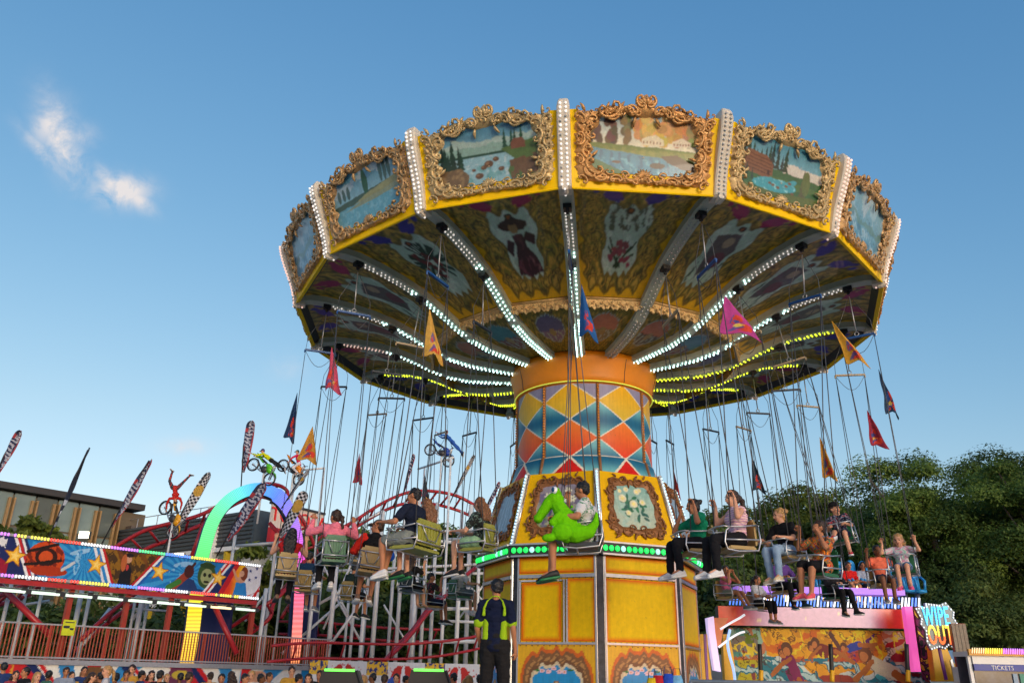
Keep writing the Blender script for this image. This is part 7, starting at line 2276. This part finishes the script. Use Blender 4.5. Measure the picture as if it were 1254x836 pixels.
# ------------------------------------------------------------------ surf themed ride on the right
WX = lambda px, py, Y: at(px, py, Y)
WY = 22.0
pl_, pr_ = at(892, 768, WY), at(1128, 766, WY)
WR = empty('surf_ride', 'surf themed ride with painted beach mural, lit white beam and blue seats', 'fairground ride', (0, WY, 0))
xl, xr, zt = pl_.x, pr_.x, pl_.z
def mural():
    w = xr - xl; h = zt - 1.35; cv = Canvas(420, 150, w, h, 9); cv.warp(.05, 2.5, 3); u, v = cv.u, cv.v; n1, n2 = cv.noise(2.2, 4), cv.noise(6, 5)
    cv.grad(C255(232, 160, 30), C255(240, 186, 50))
    cv.put((n1 > .2) & (v > h * .5), C255(176, 110, 50), .5); cv.put((n1 < -.45), C255(246, 206, 90), .8)
    wave = h * .42 + .3 * np.sin(u * 1.6 + .5) + .12 * np.sin(u * 5)
    cv.put(v < wave, C255(40, 124, 140)); cv.put((v < wave) & (np.sin(u * 6 + v * 9 + n1 * 4) > .3), C255(90, 170, 178)); cv.put((v < wave) & (n2 > .35), C255(200, 218, 214)); cv.put(np.abs(v - wave) < .06 + .03 * n2, C255(220, 228, 222))
    cv.put(u < w * .16, C255(96, 150, 140)); cv.put((u < w * .18) & (np.sin(u * 11 + v * 5 + n1 * 3) > .2), C255(160, 196, 180)); cv.poly([(0, h * .62), (w * .15, h * .6), (w * .14, h * .86), (.1, h * .88)], C255(130, 124, 116)); cv.poly([(.1, 0), (w * .15, 0), (w * .14, h * .52), (.15, h * .52)], C255(190, 180, 60)); cv.poly([(.5, h * .2), (w * .12, h * .2), (w * .12, h * .45), (.5, h * .45)], C255(140, 70, 70)); cv.put((np.abs(u - w * .14) < .3) & (v > h * .75) & (n2 > 0), C255(110, 130, 40))
    def fig(cx, cy, a, c, s_=1.0, hair=(90, 50, 30)):
        d = (math.cos(a), math.sin(a)); cv.line(cx, cy, cx + d[0] * .5 * s_, cy + d[1] * .5 * s_, .12 * s_, c); cv.line(cx + d[0] * .5 * s_, cy + d[1] * .5 * s_, cx + d[0] * 1.1 * s_, cy + d[1] * 1.1 * s_ - .1, .07 * s_, C255(176, 110, 70)); cv.ell(cx - d[0] * .15 * s_, cy - d[1] * .15 * s_ + .08, .14 * s_, .16 * s_, C255(*hair)); cv.ell(cx - d[0] * .18 * s_, cy - d[1] * .15 * s_ + .03, .09 * s_, .1 * s_, C255(196, 130, 90)); cv.line(cx, cy, cx - .4 * s_, cy - .35 * s_, .05 * s_, C255(176, 110, 70))
    fig(w * .28, h * .5, -1.2, C255(120, 50, 90), 1.0); fig(w * .44, h * .66, -.3, C255(120, 40, 40), .8); fig(w * .72, h * .5, -.5, C255(220, 214, 190), 1.3, (110, 60, 30)); fig(w * .6, h * .62, .3, C255(30, 70, 150), .8)
    cv.line(w * .52, h * .92, w * .57, h * .62, .06, C255(90, 50, 50)); cv.line(w * .62, h * .48, w * .7, h * .75, .05, C255(90, 30, 120)); cv.ell(w * .68, h * .72, .5, .07, C255(96, 36, 110), .8)
    cv.ell(w * .86, h * .72, .28, .62, C255(226, 206, 180), .35); cv.ell(w * .87, h * .6, .27, .12, C255(160, 40, 60), .35); cv.ell(w * .85, h * .8, .27, .08, C255(190, 60, 60), .35)
    cv.poly([(w * .78, .1), (w * .96, .1), (w * .96, h * .34), (w * .92, h * .42), (w * .8, h * .42), (w * .78, h * .3)], C255(206, 196, 176)); cv.poly([(w * .8, h * .26), (w * .95, h * .26), (w * .94, h * .38), (w * .81, h * .38)], C255(90, 120, 130)); cv.ell(w * .91, h * .14, .5, .35, C255(120, 26, 50)); cv.ell(w * .52, h * .2, .5, .16, C255(150, 60, 50)); cv.poly([(w * .34, .0), (w * .42, 0), (w * .41, h * .24), (w * .38, h * .3), (w * .35, h * .24)], C255(40, 130, 190)); cv.ell(w * .38, h * .14, .14, .2, C255(196, 120, 80))
    sw = cv.noise(3.2, 12)
    cv.put((v < h * .55) & (np.sin(u * 5 + v * 11 + sw * 5) > .35), C255(34, 120, 140)); cv.put((v < h * .5) & (np.sin(u * 5 + v * 11 + sw * 5) > .8), C255(196, 220, 220))
    cv.put((v > h * .5) & (np.sin(u * 3 - v * 8 + sw * 5) > .7), C255(206, 90, 30), .7); cv.put((v > h * .55) & (np.sin(u * 4 + v * 6 + sw * 7) > .9), C255(250, 226, 110), .9)
    cv.put(np.abs(cv.noise(4.5, 21)) < .035, C255(70, 36, 30), .8)
    fig(w * .3, h * .55, -1.2, C255(130, 40, 90), 1.0); fig(w * .46, h * .72, -.3, C255(120, 40, 40), .75); fig(w * .72, h * .52, -.5, C255(225, 216, 190), 1.2, (110, 60, 30)); fig(w * .6, h * .7, .3, C255(30, 70, 160), .7)
    cv.brush(.14, 6, 3); m_ = cv.c.mean(1, keepdims=True); cv.c = np.clip(m_ + (cv.c - m_) * 1.3, 0, 1) * .72
    return cv.mesh('mural', lambda a, c: np.stack([xl + a, np.zeros_like(a) - .02, 1.35 + c], 1), painted('vinyl_print', .5))
link('mural', mural(), WR)
b = MB(); b.box(((xl + xr) / 2, .1, zt / 2), (xr - xl, .16, zt), 0); b.box(((xl + xr) / 2, 1.8, zt - .2), (xr - xl, 3.4, .2), 0); b.build('platform_wall', [M_dark], WR)
z0, z1 = at(1000, 768, WY).z, at(1000, 750, WY).z
cvb = Canvas(200, 8, xr - xl + .6, z1 - z0 + .1, 2); u = cvb.u; w = cvb.w
cvb.fill(C255(196, 150, 184))
for a, c_, wd in ((0, (226, 66, 30), .2), (.82, (224, 60, 26), .13)): cvb.put(np.clip(1 - np.abs(u - w * a) / (w * wd), 0, 1) * 1.6, C255(*c_))
cvb.put((cvb.noise(9, 3) > .55) & (np.abs(cvb.v - cvb.h / 2) < .1), C255(240, 220, 160), .8)
link('lit_beam', cvb.mesh('lit_beam', lambda a, c: np.stack([xl - .3 + a, np.zeros_like(a) - .3, z0 + c], 1), painted('backlit_print', .3, emis=.08)), WR)
b = MB(); b.box(((xl + xr) / 2, -.13, (z0 + z1) / 2 + .05), (xr - xl + .6, .3, z1 - z0 + .1), 0); b.build('beam_box', [M_dark], WR)
b = MB(); x = xl; i = 0; zz0 = z1 + .13; r = random.Random(3)
while x < xr - .1:
    b.tube([(x, -.3, zz0), (x + .06, -.3, zz0 + .26)], .022, 4, 0 if r.random() < .8 else 1); x += .085
b.build('led_fence', [emit('led_royal', (.1, .25, 1), 1.3), LEDC[3]], WR)
b = MB(); b.box(((xl + xr) / 2, .2, zz0 + .42), (xr - xl - .6, .5, .16), 0); b.build('deck_light', [emit('violet_glow', (.4, .18, .8), .5)], WR)
# blue seats in rows
SEATB = pbr('seat_blue', srgb(40, 140, 205), .35)
sx0 = at(1036, 700, 25).x
for i in range(9):
    for rw in range(1):
        px = 1000 + i * 15
        p = at(px, 708 - (i % 2), 24.2)
        o = empty('ride_seat', 'bright blue moulded seat on the surf ride platform, number %d from the left end' % (i + 1), 'seat', tuple(p - Vector((0, 0, .45))), group='blue seats of the surf ride')
        o['label'] = ['leftmost bright blue seat above the lit beam', 'second bright blue seat from the left above the lit beam', 'third bright blue seat from the left above the lit beam', 'fourth bright blue seat, behind the coral shoes', 'bright blue seat with the child in red', 'bright blue seat with the dark haired child', 'bright blue seat just left of the girl in salmon', 'bright blue seat behind the girl in salmon', 'rightmost bright blue seat above the lit beam'][i]
        b = MB(); b.box((0, .08, .45), (.28, .1, .8), 0, taper=.75); b.ell((0, .08, .85), (.11, .05, .1), 8); b.build('backrest', [SEATB], o, True)
        b = MB(); b.box((0, -.12, .08), (.28, .4, .08), 0); b.tube([(-.13, -.05, .5), (-.13, -.3, .35), (-.1, -.3, .1)], .035, 6); b.tube([(.13, -.05, .5), (.13, -.3, .35), (.1, -.3, .1)], .035, 6); b.build('restraint', [SEATB], o, True)
        b = MB(); b.tube([(0, 0, .05), (0, 0, -.75)], .07, 8); b.build('pedestal', [pbr('seat_pedestal', (.25, .3, .4), .3, .7)], o, True)
# seated small figures there
def simple_rider(px, py, Y, look, label, arms='lap'):
    J = seated(arms=arms, sc=.95)
    P = dict(vox=.02, g=.95, hs=1.0, hk=.95); P.update(look)
    o = figure(J, P); o.matrix_world = Matrix.Translation(at(px, py, Y)) @ Matrix.Rotation(PI, 4, 'Z'); return tag(o, label, 'person')
simple_rider(1043, 722, 24.0, dict(skin=SKM, hair=H_BR, shirt=cloth('red_tee', (196, 30, 30)), legs=KH, leglen=.8, shoe=WHS), 'child in red T-shirt on a blue seat of the surf ride')
simple_rider(1061, 722, 24.0, dict(skin=SKM, hair=H_BK, hs_style='long', shirt=cloth('pale_tee', (150, 160, 180)), legs=DKDEN, shoe=WHS), 'dark haired child on the blue seat right of the red T-shirt')
# left lit frame posts and swept panels
def ptube(pix, r, mat, name, parent=None, label=None, cat=None, Y=WY - .5, n=6):
    b = MB(); pts = smooth([at(x, y, Y) for x, y in pix], 4); o0 = pts[0]
    b.tube([p - o0 for p in pts], r, n)
    o = b.build(name, [mat], parent, True, loc=o0 - (Vector((0, WY, 0)) if parent else Vector()))
    if label: tag(o, label, cat)
    return o
LIL = emit('led_lilac', (.75, .6, 1.0), .7)
def swept(pl, pr, mat, name, Y, d=.25):
    b = MB(); L_ = [at(x, y, Y) - Vector((0, WY, 0)) for x, y in pl]; Rr = [at(x, y, Y) - Vector((0, WY, 0)) for x, y in pr]
    rings = [[a, c, c + Vector((0, d, 0)), a + Vector((0, d, 0))] for a, c in zip(L_, Rr)]
    b.loft(rings, 0); return b.build(name, [mat], WR)
swept([(866, 756), (868, 775), (871, 795), (875, 820)], [(874, 754), (876, 775), (879, 795), (883, 822)], LIL, 'lilac_light_post', WY - .7)
swept([(874, 756), (874, 770), (878, 790)], [(892, 756), (886, 770), (882, 792)], pbr('orange_panel', srgb(214, 120, 70), .4), 'orange_side_panel', WY - .5)
ptube([(882, 770), (895, 762), (906, 756), (912, 752)], .03, emit('led_zig', (.85, .9, 1), .7), 'zigzag_light', WR); ptube([(880, 792), (893, 782), (905, 775), (912, 773)], .03, MATS['led_zig'], 'zigzag_light', WR)
ptube([(894, 770), (891, 785), (893, 800), (898, 818), (900, 832)], .035, emit('led_sky', (.35, .55, 1), .9), 'blue_light_post', WR)
swept([(858, 776), (850, 800), (838, 830)], [(866, 776), (868, 800), (872, 832)], pbr('stair_yellow', srgb(226, 170, 10), .45), 'stair_side', WY - .9)
swept([(862, 776), (863, 800), (865, 832)], [(865, 776), (866, 800), (868, 832)], pbr('purple_pipe', srgb(110, 30, 130), .4), 'purple_pipe', WY - 1.2, .06)
swept([(885, 776), (886, 800), (888, 832)], [(893, 776), (898, 800), (902, 832)], MATS['stair_yellow'], 'stair_side', WY - .2)
# right pink pillar and yellow side
swept([(1108, 742), (1113, 780), (1120, 822)], [(1117, 742), (1122, 780), (1128, 822)], emit('led_magenta', (1, .12, .5), .7), 'pink_light_pillar', WY - .7, .2)
swept([(1119, 742), (1125, 780), (1136, 832)], [(1126, 742), (1132, 780), (1144, 832)], patterned('dark_print_strip', [(20, 20, 26), (120, 40, 90), (30, 30, 36), (220, 190, 60)], 3), 'side_strip', WY - .4)
swept([(1140, 786), (1143, 810), (1146, 834)], [(1156, 784), (1166, 808), (1186, 834)], MATS['stair_yellow'], 'stair_side', WY - .9)
swept([(1148, 786), (1153, 810), (1158, 832)], [(1151, 786), (1156, 810), (1161, 832)], MATS['purple_pipe'], 'purple_pipe', WY - 1.2, .06)
swept([(1164, 808), (1167, 820), (1170, 834)], [(1166, 806), (1170, 820), (1175, 834)], M_alu, 'grey_strut', WY - 1.1, .06)
for px in (930, 1017, 1110):
    ptube([(px, 788), (px + 2, 832)], .05, M_black, 'striped_pole', WR, Y=WY - 1.4)
    ptube([(px + 2, 820), (px + 2, 834)], .054, MATS['stair_yellow'], 'striped_pole', WR, Y=WY - 1.41)
# flames / lamps on deck
for i, px in enumerate((912, 940, 962, 1010, 1052, 1066, 1085, 1092)):
    p = at(px, 736, 23.5) - Vector((0, WY, 0)); b = MB(); b.tube([(0, 0, 0), (0, 0, .3), (0, 0, .42)], [.04, .05, .012], 6); b.build('warm_lamp', [emit('warm_lamp', (1, .6, .25), 2.2)], WR, True, loc=p)
# lettered light sign
SGN = empty('light_sign', 'bulb lit sign spelling WIPE OUT on a silver star shaped board', 'sign')
sc0 = at(1147, 766, WY - 1.6)
SGN.matrix_world = Matrix.Translation(sc0) @ Matrix.Rotation(math.radians(-8), 4, 'Z') @ Matrix.Scale(.78, 4, (1, 0, 0))
mpp = (WY - 1.6) / FPX / math.cos(.05) * .98
outl = [(-28, 20), (-12, 22), (-12, 26), (8, 24), (18, 27), (28, 16), (26, 10), (34, -4), (26, -2), (27, -14), (22, -26), (12, -22), (6, -26), (-2, -24), (-14, -27), (-19, -18), (-18, -6), (-24, 2), (-22, 8)]
outl = [(x * mpp, y * mpp) for x, y in outl]
b = MB(); k = len(outl)
b.prism(outl, lambda u_, v_, d: Vector((u_, d, v_)), -.04, .1); b.build('board', [pbr('silver_board', srgb(96, 106, 114), .35, .6)], SGN)
b = MB()
for i in range(k):
    a_, c_ = Vector(outl[i] + (0,)), Vector(outl[(i + 1) % k] + (0,)); n_ = max(2, int((c_ - a_).length / .075))
    for j in range(n_):
        p = a_ + (c_ - a_) * j / n_; b.ell((p.x * .95, -.06, p.y * .95), .022, 6)
b.build('edge_bulbs', [emit('bulb_ice', (.85, .95, 1), 1.1)], SGN, True)['kind'] = 'stuff'
def bulb_text(word, size, M_, mats, name, split=None):
    c = bpy.data.curves.new('t', 'FONT'); c.body = word; c.size = size; c.align_x = 'CENTER'; c.align_y = 'CENTER'; c.offset = .008; c.space_character = 1.12; c.resolution_u = 3; c.extrude = .012
    o = bpy.data.objects.new('t', c); COL.objects.link(o); dg = bpy.context.evaluated_depsgraph_get(); me = bpy.data.meshes.new_from_object(o.evaluated_get(dg)); bpy.data.objects.remove(o)
    me.name = name
    for m in mats: me.materials.append(m)
    if split is not None:
        for p in me.polygons: p.material_index = 1 if p.center.y < split else 0
    ob = link(name, me, SGN, M=M_)
    # bulbs over the strokes
    bb = MB(); import mathutils
    bm = bmesh.new(); bm.from_mesh(me); bm.faces.ensure_lookup_table()
    from mathutils.bvhtree import BVHTree
    bv = BVHTree.FromBMesh(bm)
    xs = [v.co.x for v in bm.verts]; ys = [v.co.y for v in bm.verts]
    x = min(xs)
    while x < max(xs):
        y = min(ys)
        while y < max(ys):
            h_ = bv.ray_cast(Vector((x, y, 1)), Vector((0, 0, -1)))
            if h_[0] is not None and h_[1].z > .5: bb.ell((x, y, .03), .02, 5, 1 if (split is not None and y < split) else 0)
            y += .055
        x += .055
    bm.free()
    link(name + '_bulbs', bb.mesh(name + '_bulbs', mats, True), ob)['kind'] = 'stuff'
bulb_text('WIPE', .6, Matrix.Translation((.0, -.055, .2)) @ UP @ Matrix.Scale(.5, 4, (1, 0, 0)), [emit('bulb_azure', (.12, .6, 1.0), 1.3)], 'upper_letters')
bulb_text('OUT', .6, Matrix.Translation((.04, -.055, -.22)) @ UP @ Matrix.Scale(.52, 4, (1, 0, 0)), [emit('bulb_amber', (1, .72, .12), 1.2), emit('bulb_flame', (1, .2, .06), 1.3)], 'lower_letters', 0.0)

# ticket booth
tb = at(1185, 800, 19.0)
TB = empty('ticket_booth', 'white framed ticket booth with gold light edge and blue lettered strip', 'ticket booth')
TB.matrix_world = Matrix.Translation((tb.x, 19, 0)) @ Matrix.Rotation(math.radians(3), 4, 'Z')
zt_ = at(1185, 797, 19).z
b = MB(); b.box((1.4, .2, zt_ - .05), (2.9, .6, .1), 0); b.box((.62, -.12, zt_ - .02), (1.35, .06, .13), 1); b.box((2.2, -.2, zt_ + .02), (1.7, .08, .17), 1); b.build('roof', [M_white, pbr('gold_edge', srgb(200, 140, 30), .4)], TB)
b = MB()
for i in range(24): b.tube([(.0 + i * .05, -.17, zt_ - .04), (.03 + i * .05, -.17, zt_ + .07)], .012, 4, (0 if i < 6 else 1 if i < 14 else 2))
b.build('edge_lights', [emit('booth_peach', (1, .7, .4), .9), LEDC[1], LEDC[4]], TB)
for x, y in ((0, 0), (1.28, -.05), (2.8, 0)):
    b = MB(); b.box((x, y, zt_ / 2), (.07, .07, zt_), 0); b.build('post', [M_white], TB)
b = MB(); b.box((.64, -.06, zt_ - .17), (1.2, .03, .16), 0); b.build('fascia', [M_white], TB)
b = MB(); b.box((.64, -.08, zt_ - .32), (1.2, .03, .13), 0); b.build('sign_strip', [pbr('royal_blue', srgb(20, 50, 150), .4)], TB)
text('TICKETS', .125, M_white, TB, Matrix.Translation((.66, -.1, zt_ - .325)) @ UP, .004, spacing=1.05)
for x in (.64, 2.1):
    b = MB(); b.box((x, .0, zt_ - .75), (1.15 if x < 1 else 1.3, .02, .75), 0); b.build('window', [pbr('booth_glass', srgb(70, 74, 92), .1, .3, var=.7, scale=3)], TB)
for x in (.95, 1.1):
    b = MB(); b.box((x, -.03, zt_ - .55), (.1, .01, .24), 0); b.build('notice', [pbr('paper_%d' % int(x * 10), srgb(150, 170, 190) if x < 1 else srgb(90, 150, 130), .7)], TB)
b = MB(); b.box((1.4, .25, .5), (2.8, .4, 1.0), 0); b.box((1.4, .45, zt_ / 2), (2.8, .06, zt_ - .1), 1); b.build('wall', [M_white, pbr('booth_inside', (.06, .06, .08), .7)], TB)
# grey wooden board and light post behind it
b = MB(); p = at(1178, 800, 20); b.box((0, 0, 0), (.34, .1, 1.3), 0)
for i in range(4): b.box((-.128 + i * .085, -.06, 0), (.075, .03, 1.28), 1)
tag(b.build('timber_panel', [M_redbr, pbr('weathered_timber', srgb(140, 128, 112), .8, var=.3, scale=12)], None, loc=p), 'weathered plank panel standing between the lit sign and the ticket booth', 'panel')
b = MB(); p = at(1180, 828, 19.8); b.box((0, 0, -.5), (.3, .3, 1.4), 0); tag(b.build('white_crate', [M_white], None, loc=p), 'white box under the weathered plank panel', 'box')
# caravan roof behind the booth
p = at(1228, 806, 26)
CV = empty('caravan', 'white caravan roof showing behind the ticket booth', 'caravan', (p.x, 26, 0))
b = MB(); prof_ = [(-1.4, 0), (-1.5, 1.6), (-1.35, 2.35), (-1.0, 2.62), (2.6, 2.66), (3.0, 2.3), (3.0, 0)]
b.prism([(x, z) for x, z in prof_], lambda u_, v_, d: Vector((u_, d, v_)), 0, 2.2); b.build('body', [M_white], CV)
b = MB(); b.box((.9, -.02, 1.95), (3.2, .03, .65), 0); b.build('window', [GLd], CV)
b = MB(); b.box((-4.5, 1.2, 1.3), (9, .12, 2.2), 0); tag(b.build('grey_hoarding', [pbr('hoarding', srgb(150, 160, 165), .6)], None, loc=(p.x, 27, 0)), 'pale grey hoarding behind the yellow stair side', 'hoarding')

# crowd barrier near the camera
BA = empty('crowd_barrier', 'galvanised tube barrier running along the bottom right of the ride platform', 'barrier', (0, 10.3, 0))
b = MB(); pa, pb_ = at(846, 833.5, 10.3), at(1290, 835, 10.3)
for z in (pa.z, pa.z - .5, pa.z - .9): b.tube([(pa.x, 0, z), (pb_.x, 0, z)], .022, 8)
b.build('rail', [M_rod], BA, True)
for i in range(6):
    x = pa.x + (pb_.x - pa.x) * i / 5; b = MB(); b.tube([(x, 0, pa.z), (x, 0, .0)], .022, 8); b.build('upright', [M_rod], BA, True)
# bags by the base
for x, y, c, nm in ((806, 828, (190, 40, 50), 'red and white bag'), (818, 826, (40, 80, 190), 'blue bag with looped handle'), (799, 831, (220, 190, 40), 'yellow printed bag'), (829, 828, (120, 180, 220), 'pale blue bag')):
    p = at(x, y, 14.2); o = empty('carrier_bag', nm + ' in the pile beside the ride base', 'bag', (p.x, 14.2, 1.5), group='bags at the ride base')
    b = MB(); hh = p.z - 1.5 + .02
    b.loft([[(.085 * math.cos(t) * k_ + .01 * math.sin(3 * t + z * 9), .07 * math.sin(t) * k_, z) for t in [2 * PI * j / 10 for j in range(10)]] for z, k_ in ((0, .8), (.05, 1.1), (hh * .6, 1.0), (hh, .75))], 0); b.build('sack', [cloth('bag_' + nm.split()[0], c, .35)], o, True)
    b = MB(); b.tube([(-.07, 0, hh - .02), (-.05, 0, hh + .1), (.05, 0, hh + .1), (.07, 0, hh - .02)], .008, 5); b.build('handle', [M_navy], o, True)
b = MB(); b.box((0, 0, 1.48), (.8, .5, .04), 0)
for sx in (-.36, .36):
    for sy in (-.2, .2): b.tube([(sx, sy, PZ), (sx, sy, 1.46)], .015, 5)
tag(b.build('folding_table', [M_white], None, loc=(at(813, 828, 14.2).x, 14.2, 0)), 'low white table carrying the pile of bags beside the ride base', 'table')
# dark lamp housings with green light bars
for x, lab in ((418, 'left'), (527, 'right')):
    p = at(x, 820, 12.5); o = empty('lamp_housing', 'black stage lamp housing with green light bar, %s' % ('left of the pair' if lab == 'left' else 'the one nearer the operator'), 'stage lamp', tuple(p))
    b = MB(); b.prism([(-.27, 0), (.2, 0), (.34, -.35), (-.34, -.35)], lambda u_, v_, d: Vector((u_, d, v_)), 0, .4); b.tube([(.22, -.02, .0), (.38, -.02, -.4)], .02, 5); b.build('housing', [M_black], o)
    b = MB(); b.box((-.02, -.02, .0), (.42, .04, .035), 0); b.build('light_bar', [emit('bar_green', (.15, 1, .1), 1.3)], o)
    b = MB(); b.tube([(0, .2, -.3), (0, .2, -(p.z) + .02)], .03, 6); b.build('stand', [M_black], o)

# ------------------------------------------------------------------ crowd along the bottom left
VAR = []
rc = random.Random(12)
looks = [(SKM, H_BK, 'short', (40, 60, 110)), (SKL, H_BR, 'long', (150, 60, 70)), (SKM, H_BK, 'short', (30, 30, 34)), (SKL, H_BL, 'pony', (190, 190, 196)), (SKD, H_BK, 'short', (70, 110, 90)), (SKM, H_BR, 'short', (140, 150, 170)), (SKL, H_BR, 'short', (200, 150, 60))]
def standing(turn):
    return dict(hip=(0, 0, .95), chest=(0, .01, 1.22), neck=(0, 0, 1.42), head=(0, .02, 1.59), shL=(-.18, 0, 1.39), shR=(.18, 0, 1.39), hipL=(-.09, 0, .92), hipR=(.09, 0, .92), knL=(-.1, .03, .5), knR=(.1, .02, .5), anL=(-.11, 0, .09), anR=(.11, 0, .09), toL=(-.12, .14, .03), toR=(.13, .14, .03),
                elL=(-.25, -.02, 1.12), elR=(.25, 0, 1.12), haL=(-.22, .18, .95), haR=(.23, .16, .92), face=(math.sin(turn), math.cos(turn), .1))
descr = ['dark haired person in blue shirt', 'long haired person in dusky red top', 'dark haired person in black top', 'fair haired person in pale shirt', 'dark haired person in green top', 'brown haired person in grey blue shirt', 'brown haired person in ochre shirt']
for i, (sk_, hr, st, c) in enumerate(looks):
    o = figure(standing(rc.uniform(-.6, .6)), dict(vox=.022, skin=sk_, hair=hr, hs_style=st, shirt=cloth('crowd_top_%d' % i, c), legs=DKDEN, shoe=BLS))
    VAR.append(o)
spots = [(6, 812), (20, 822), (33, 818), (46, 828), (60, 822), (82, 818), (88, 826), (104, 817), (112, 828), (124, 824), (133, 816), (142, 826), (156, 822), (163, 815), (174, 822), (186, 822), (197, 822), (205, 828), (221, 825), (232, 824), (258, 824), (272, 826), (284, 823), (300, 826), (309, 822), (320, 826), (330, 824), (358, 817), (366, 826), (378, 826), (392, 822), (446, 828), (457, 825), (471, 827), (486, 826), (497, 828), (545, 827), (556, 825), (574, 828), (588, 827)]
_n = ['first', 'second', 'third', 'fourth', 'fifth', 'sixth', 'seventh', 'eighth', 'ninth', 'tenth']
where = ['in the crowd, %s from the left' % w for w in _n] + ['under the striped fan, %s from left' % w for w in _n] + ['below the barred railing, %s past its middle' % w for w in _n] + ['before the lettered panels, %s there' % w for w in _n + ['eleventh', 'twelfth', 'thirteenth', 'last']]
for i, (px, py) in enumerate(spots):
    v = i % len(VAR); src = VAR[v]
    Y = rc.uniform(19, 23)
    sc_ = rc.uniform(.95, 1.04)
    p = at(px, py, Y)
    o = src if i < len(VAR) else src.copy()
    if i >= len(VAR):
        COL.objects.link(o)
        for ch in [q for q in src.children]:
            c_ = ch.copy(); COL.objects.link(c_); c_.parent = o
    h = (p.z + .02) / 1.7
    h = max(.9, min(1.06, h))
    o.matrix_world = Matrix.Translation((p.x, Y, 0)) @ Matrix.Rotation(rc.uniform(-PI, PI), 4, 'Z') @ Matrix.Scale(h, 4)
    tag(o, '%s %s' % (descr[v], where[i]), 'person', 'people in the crowd below the coaster')
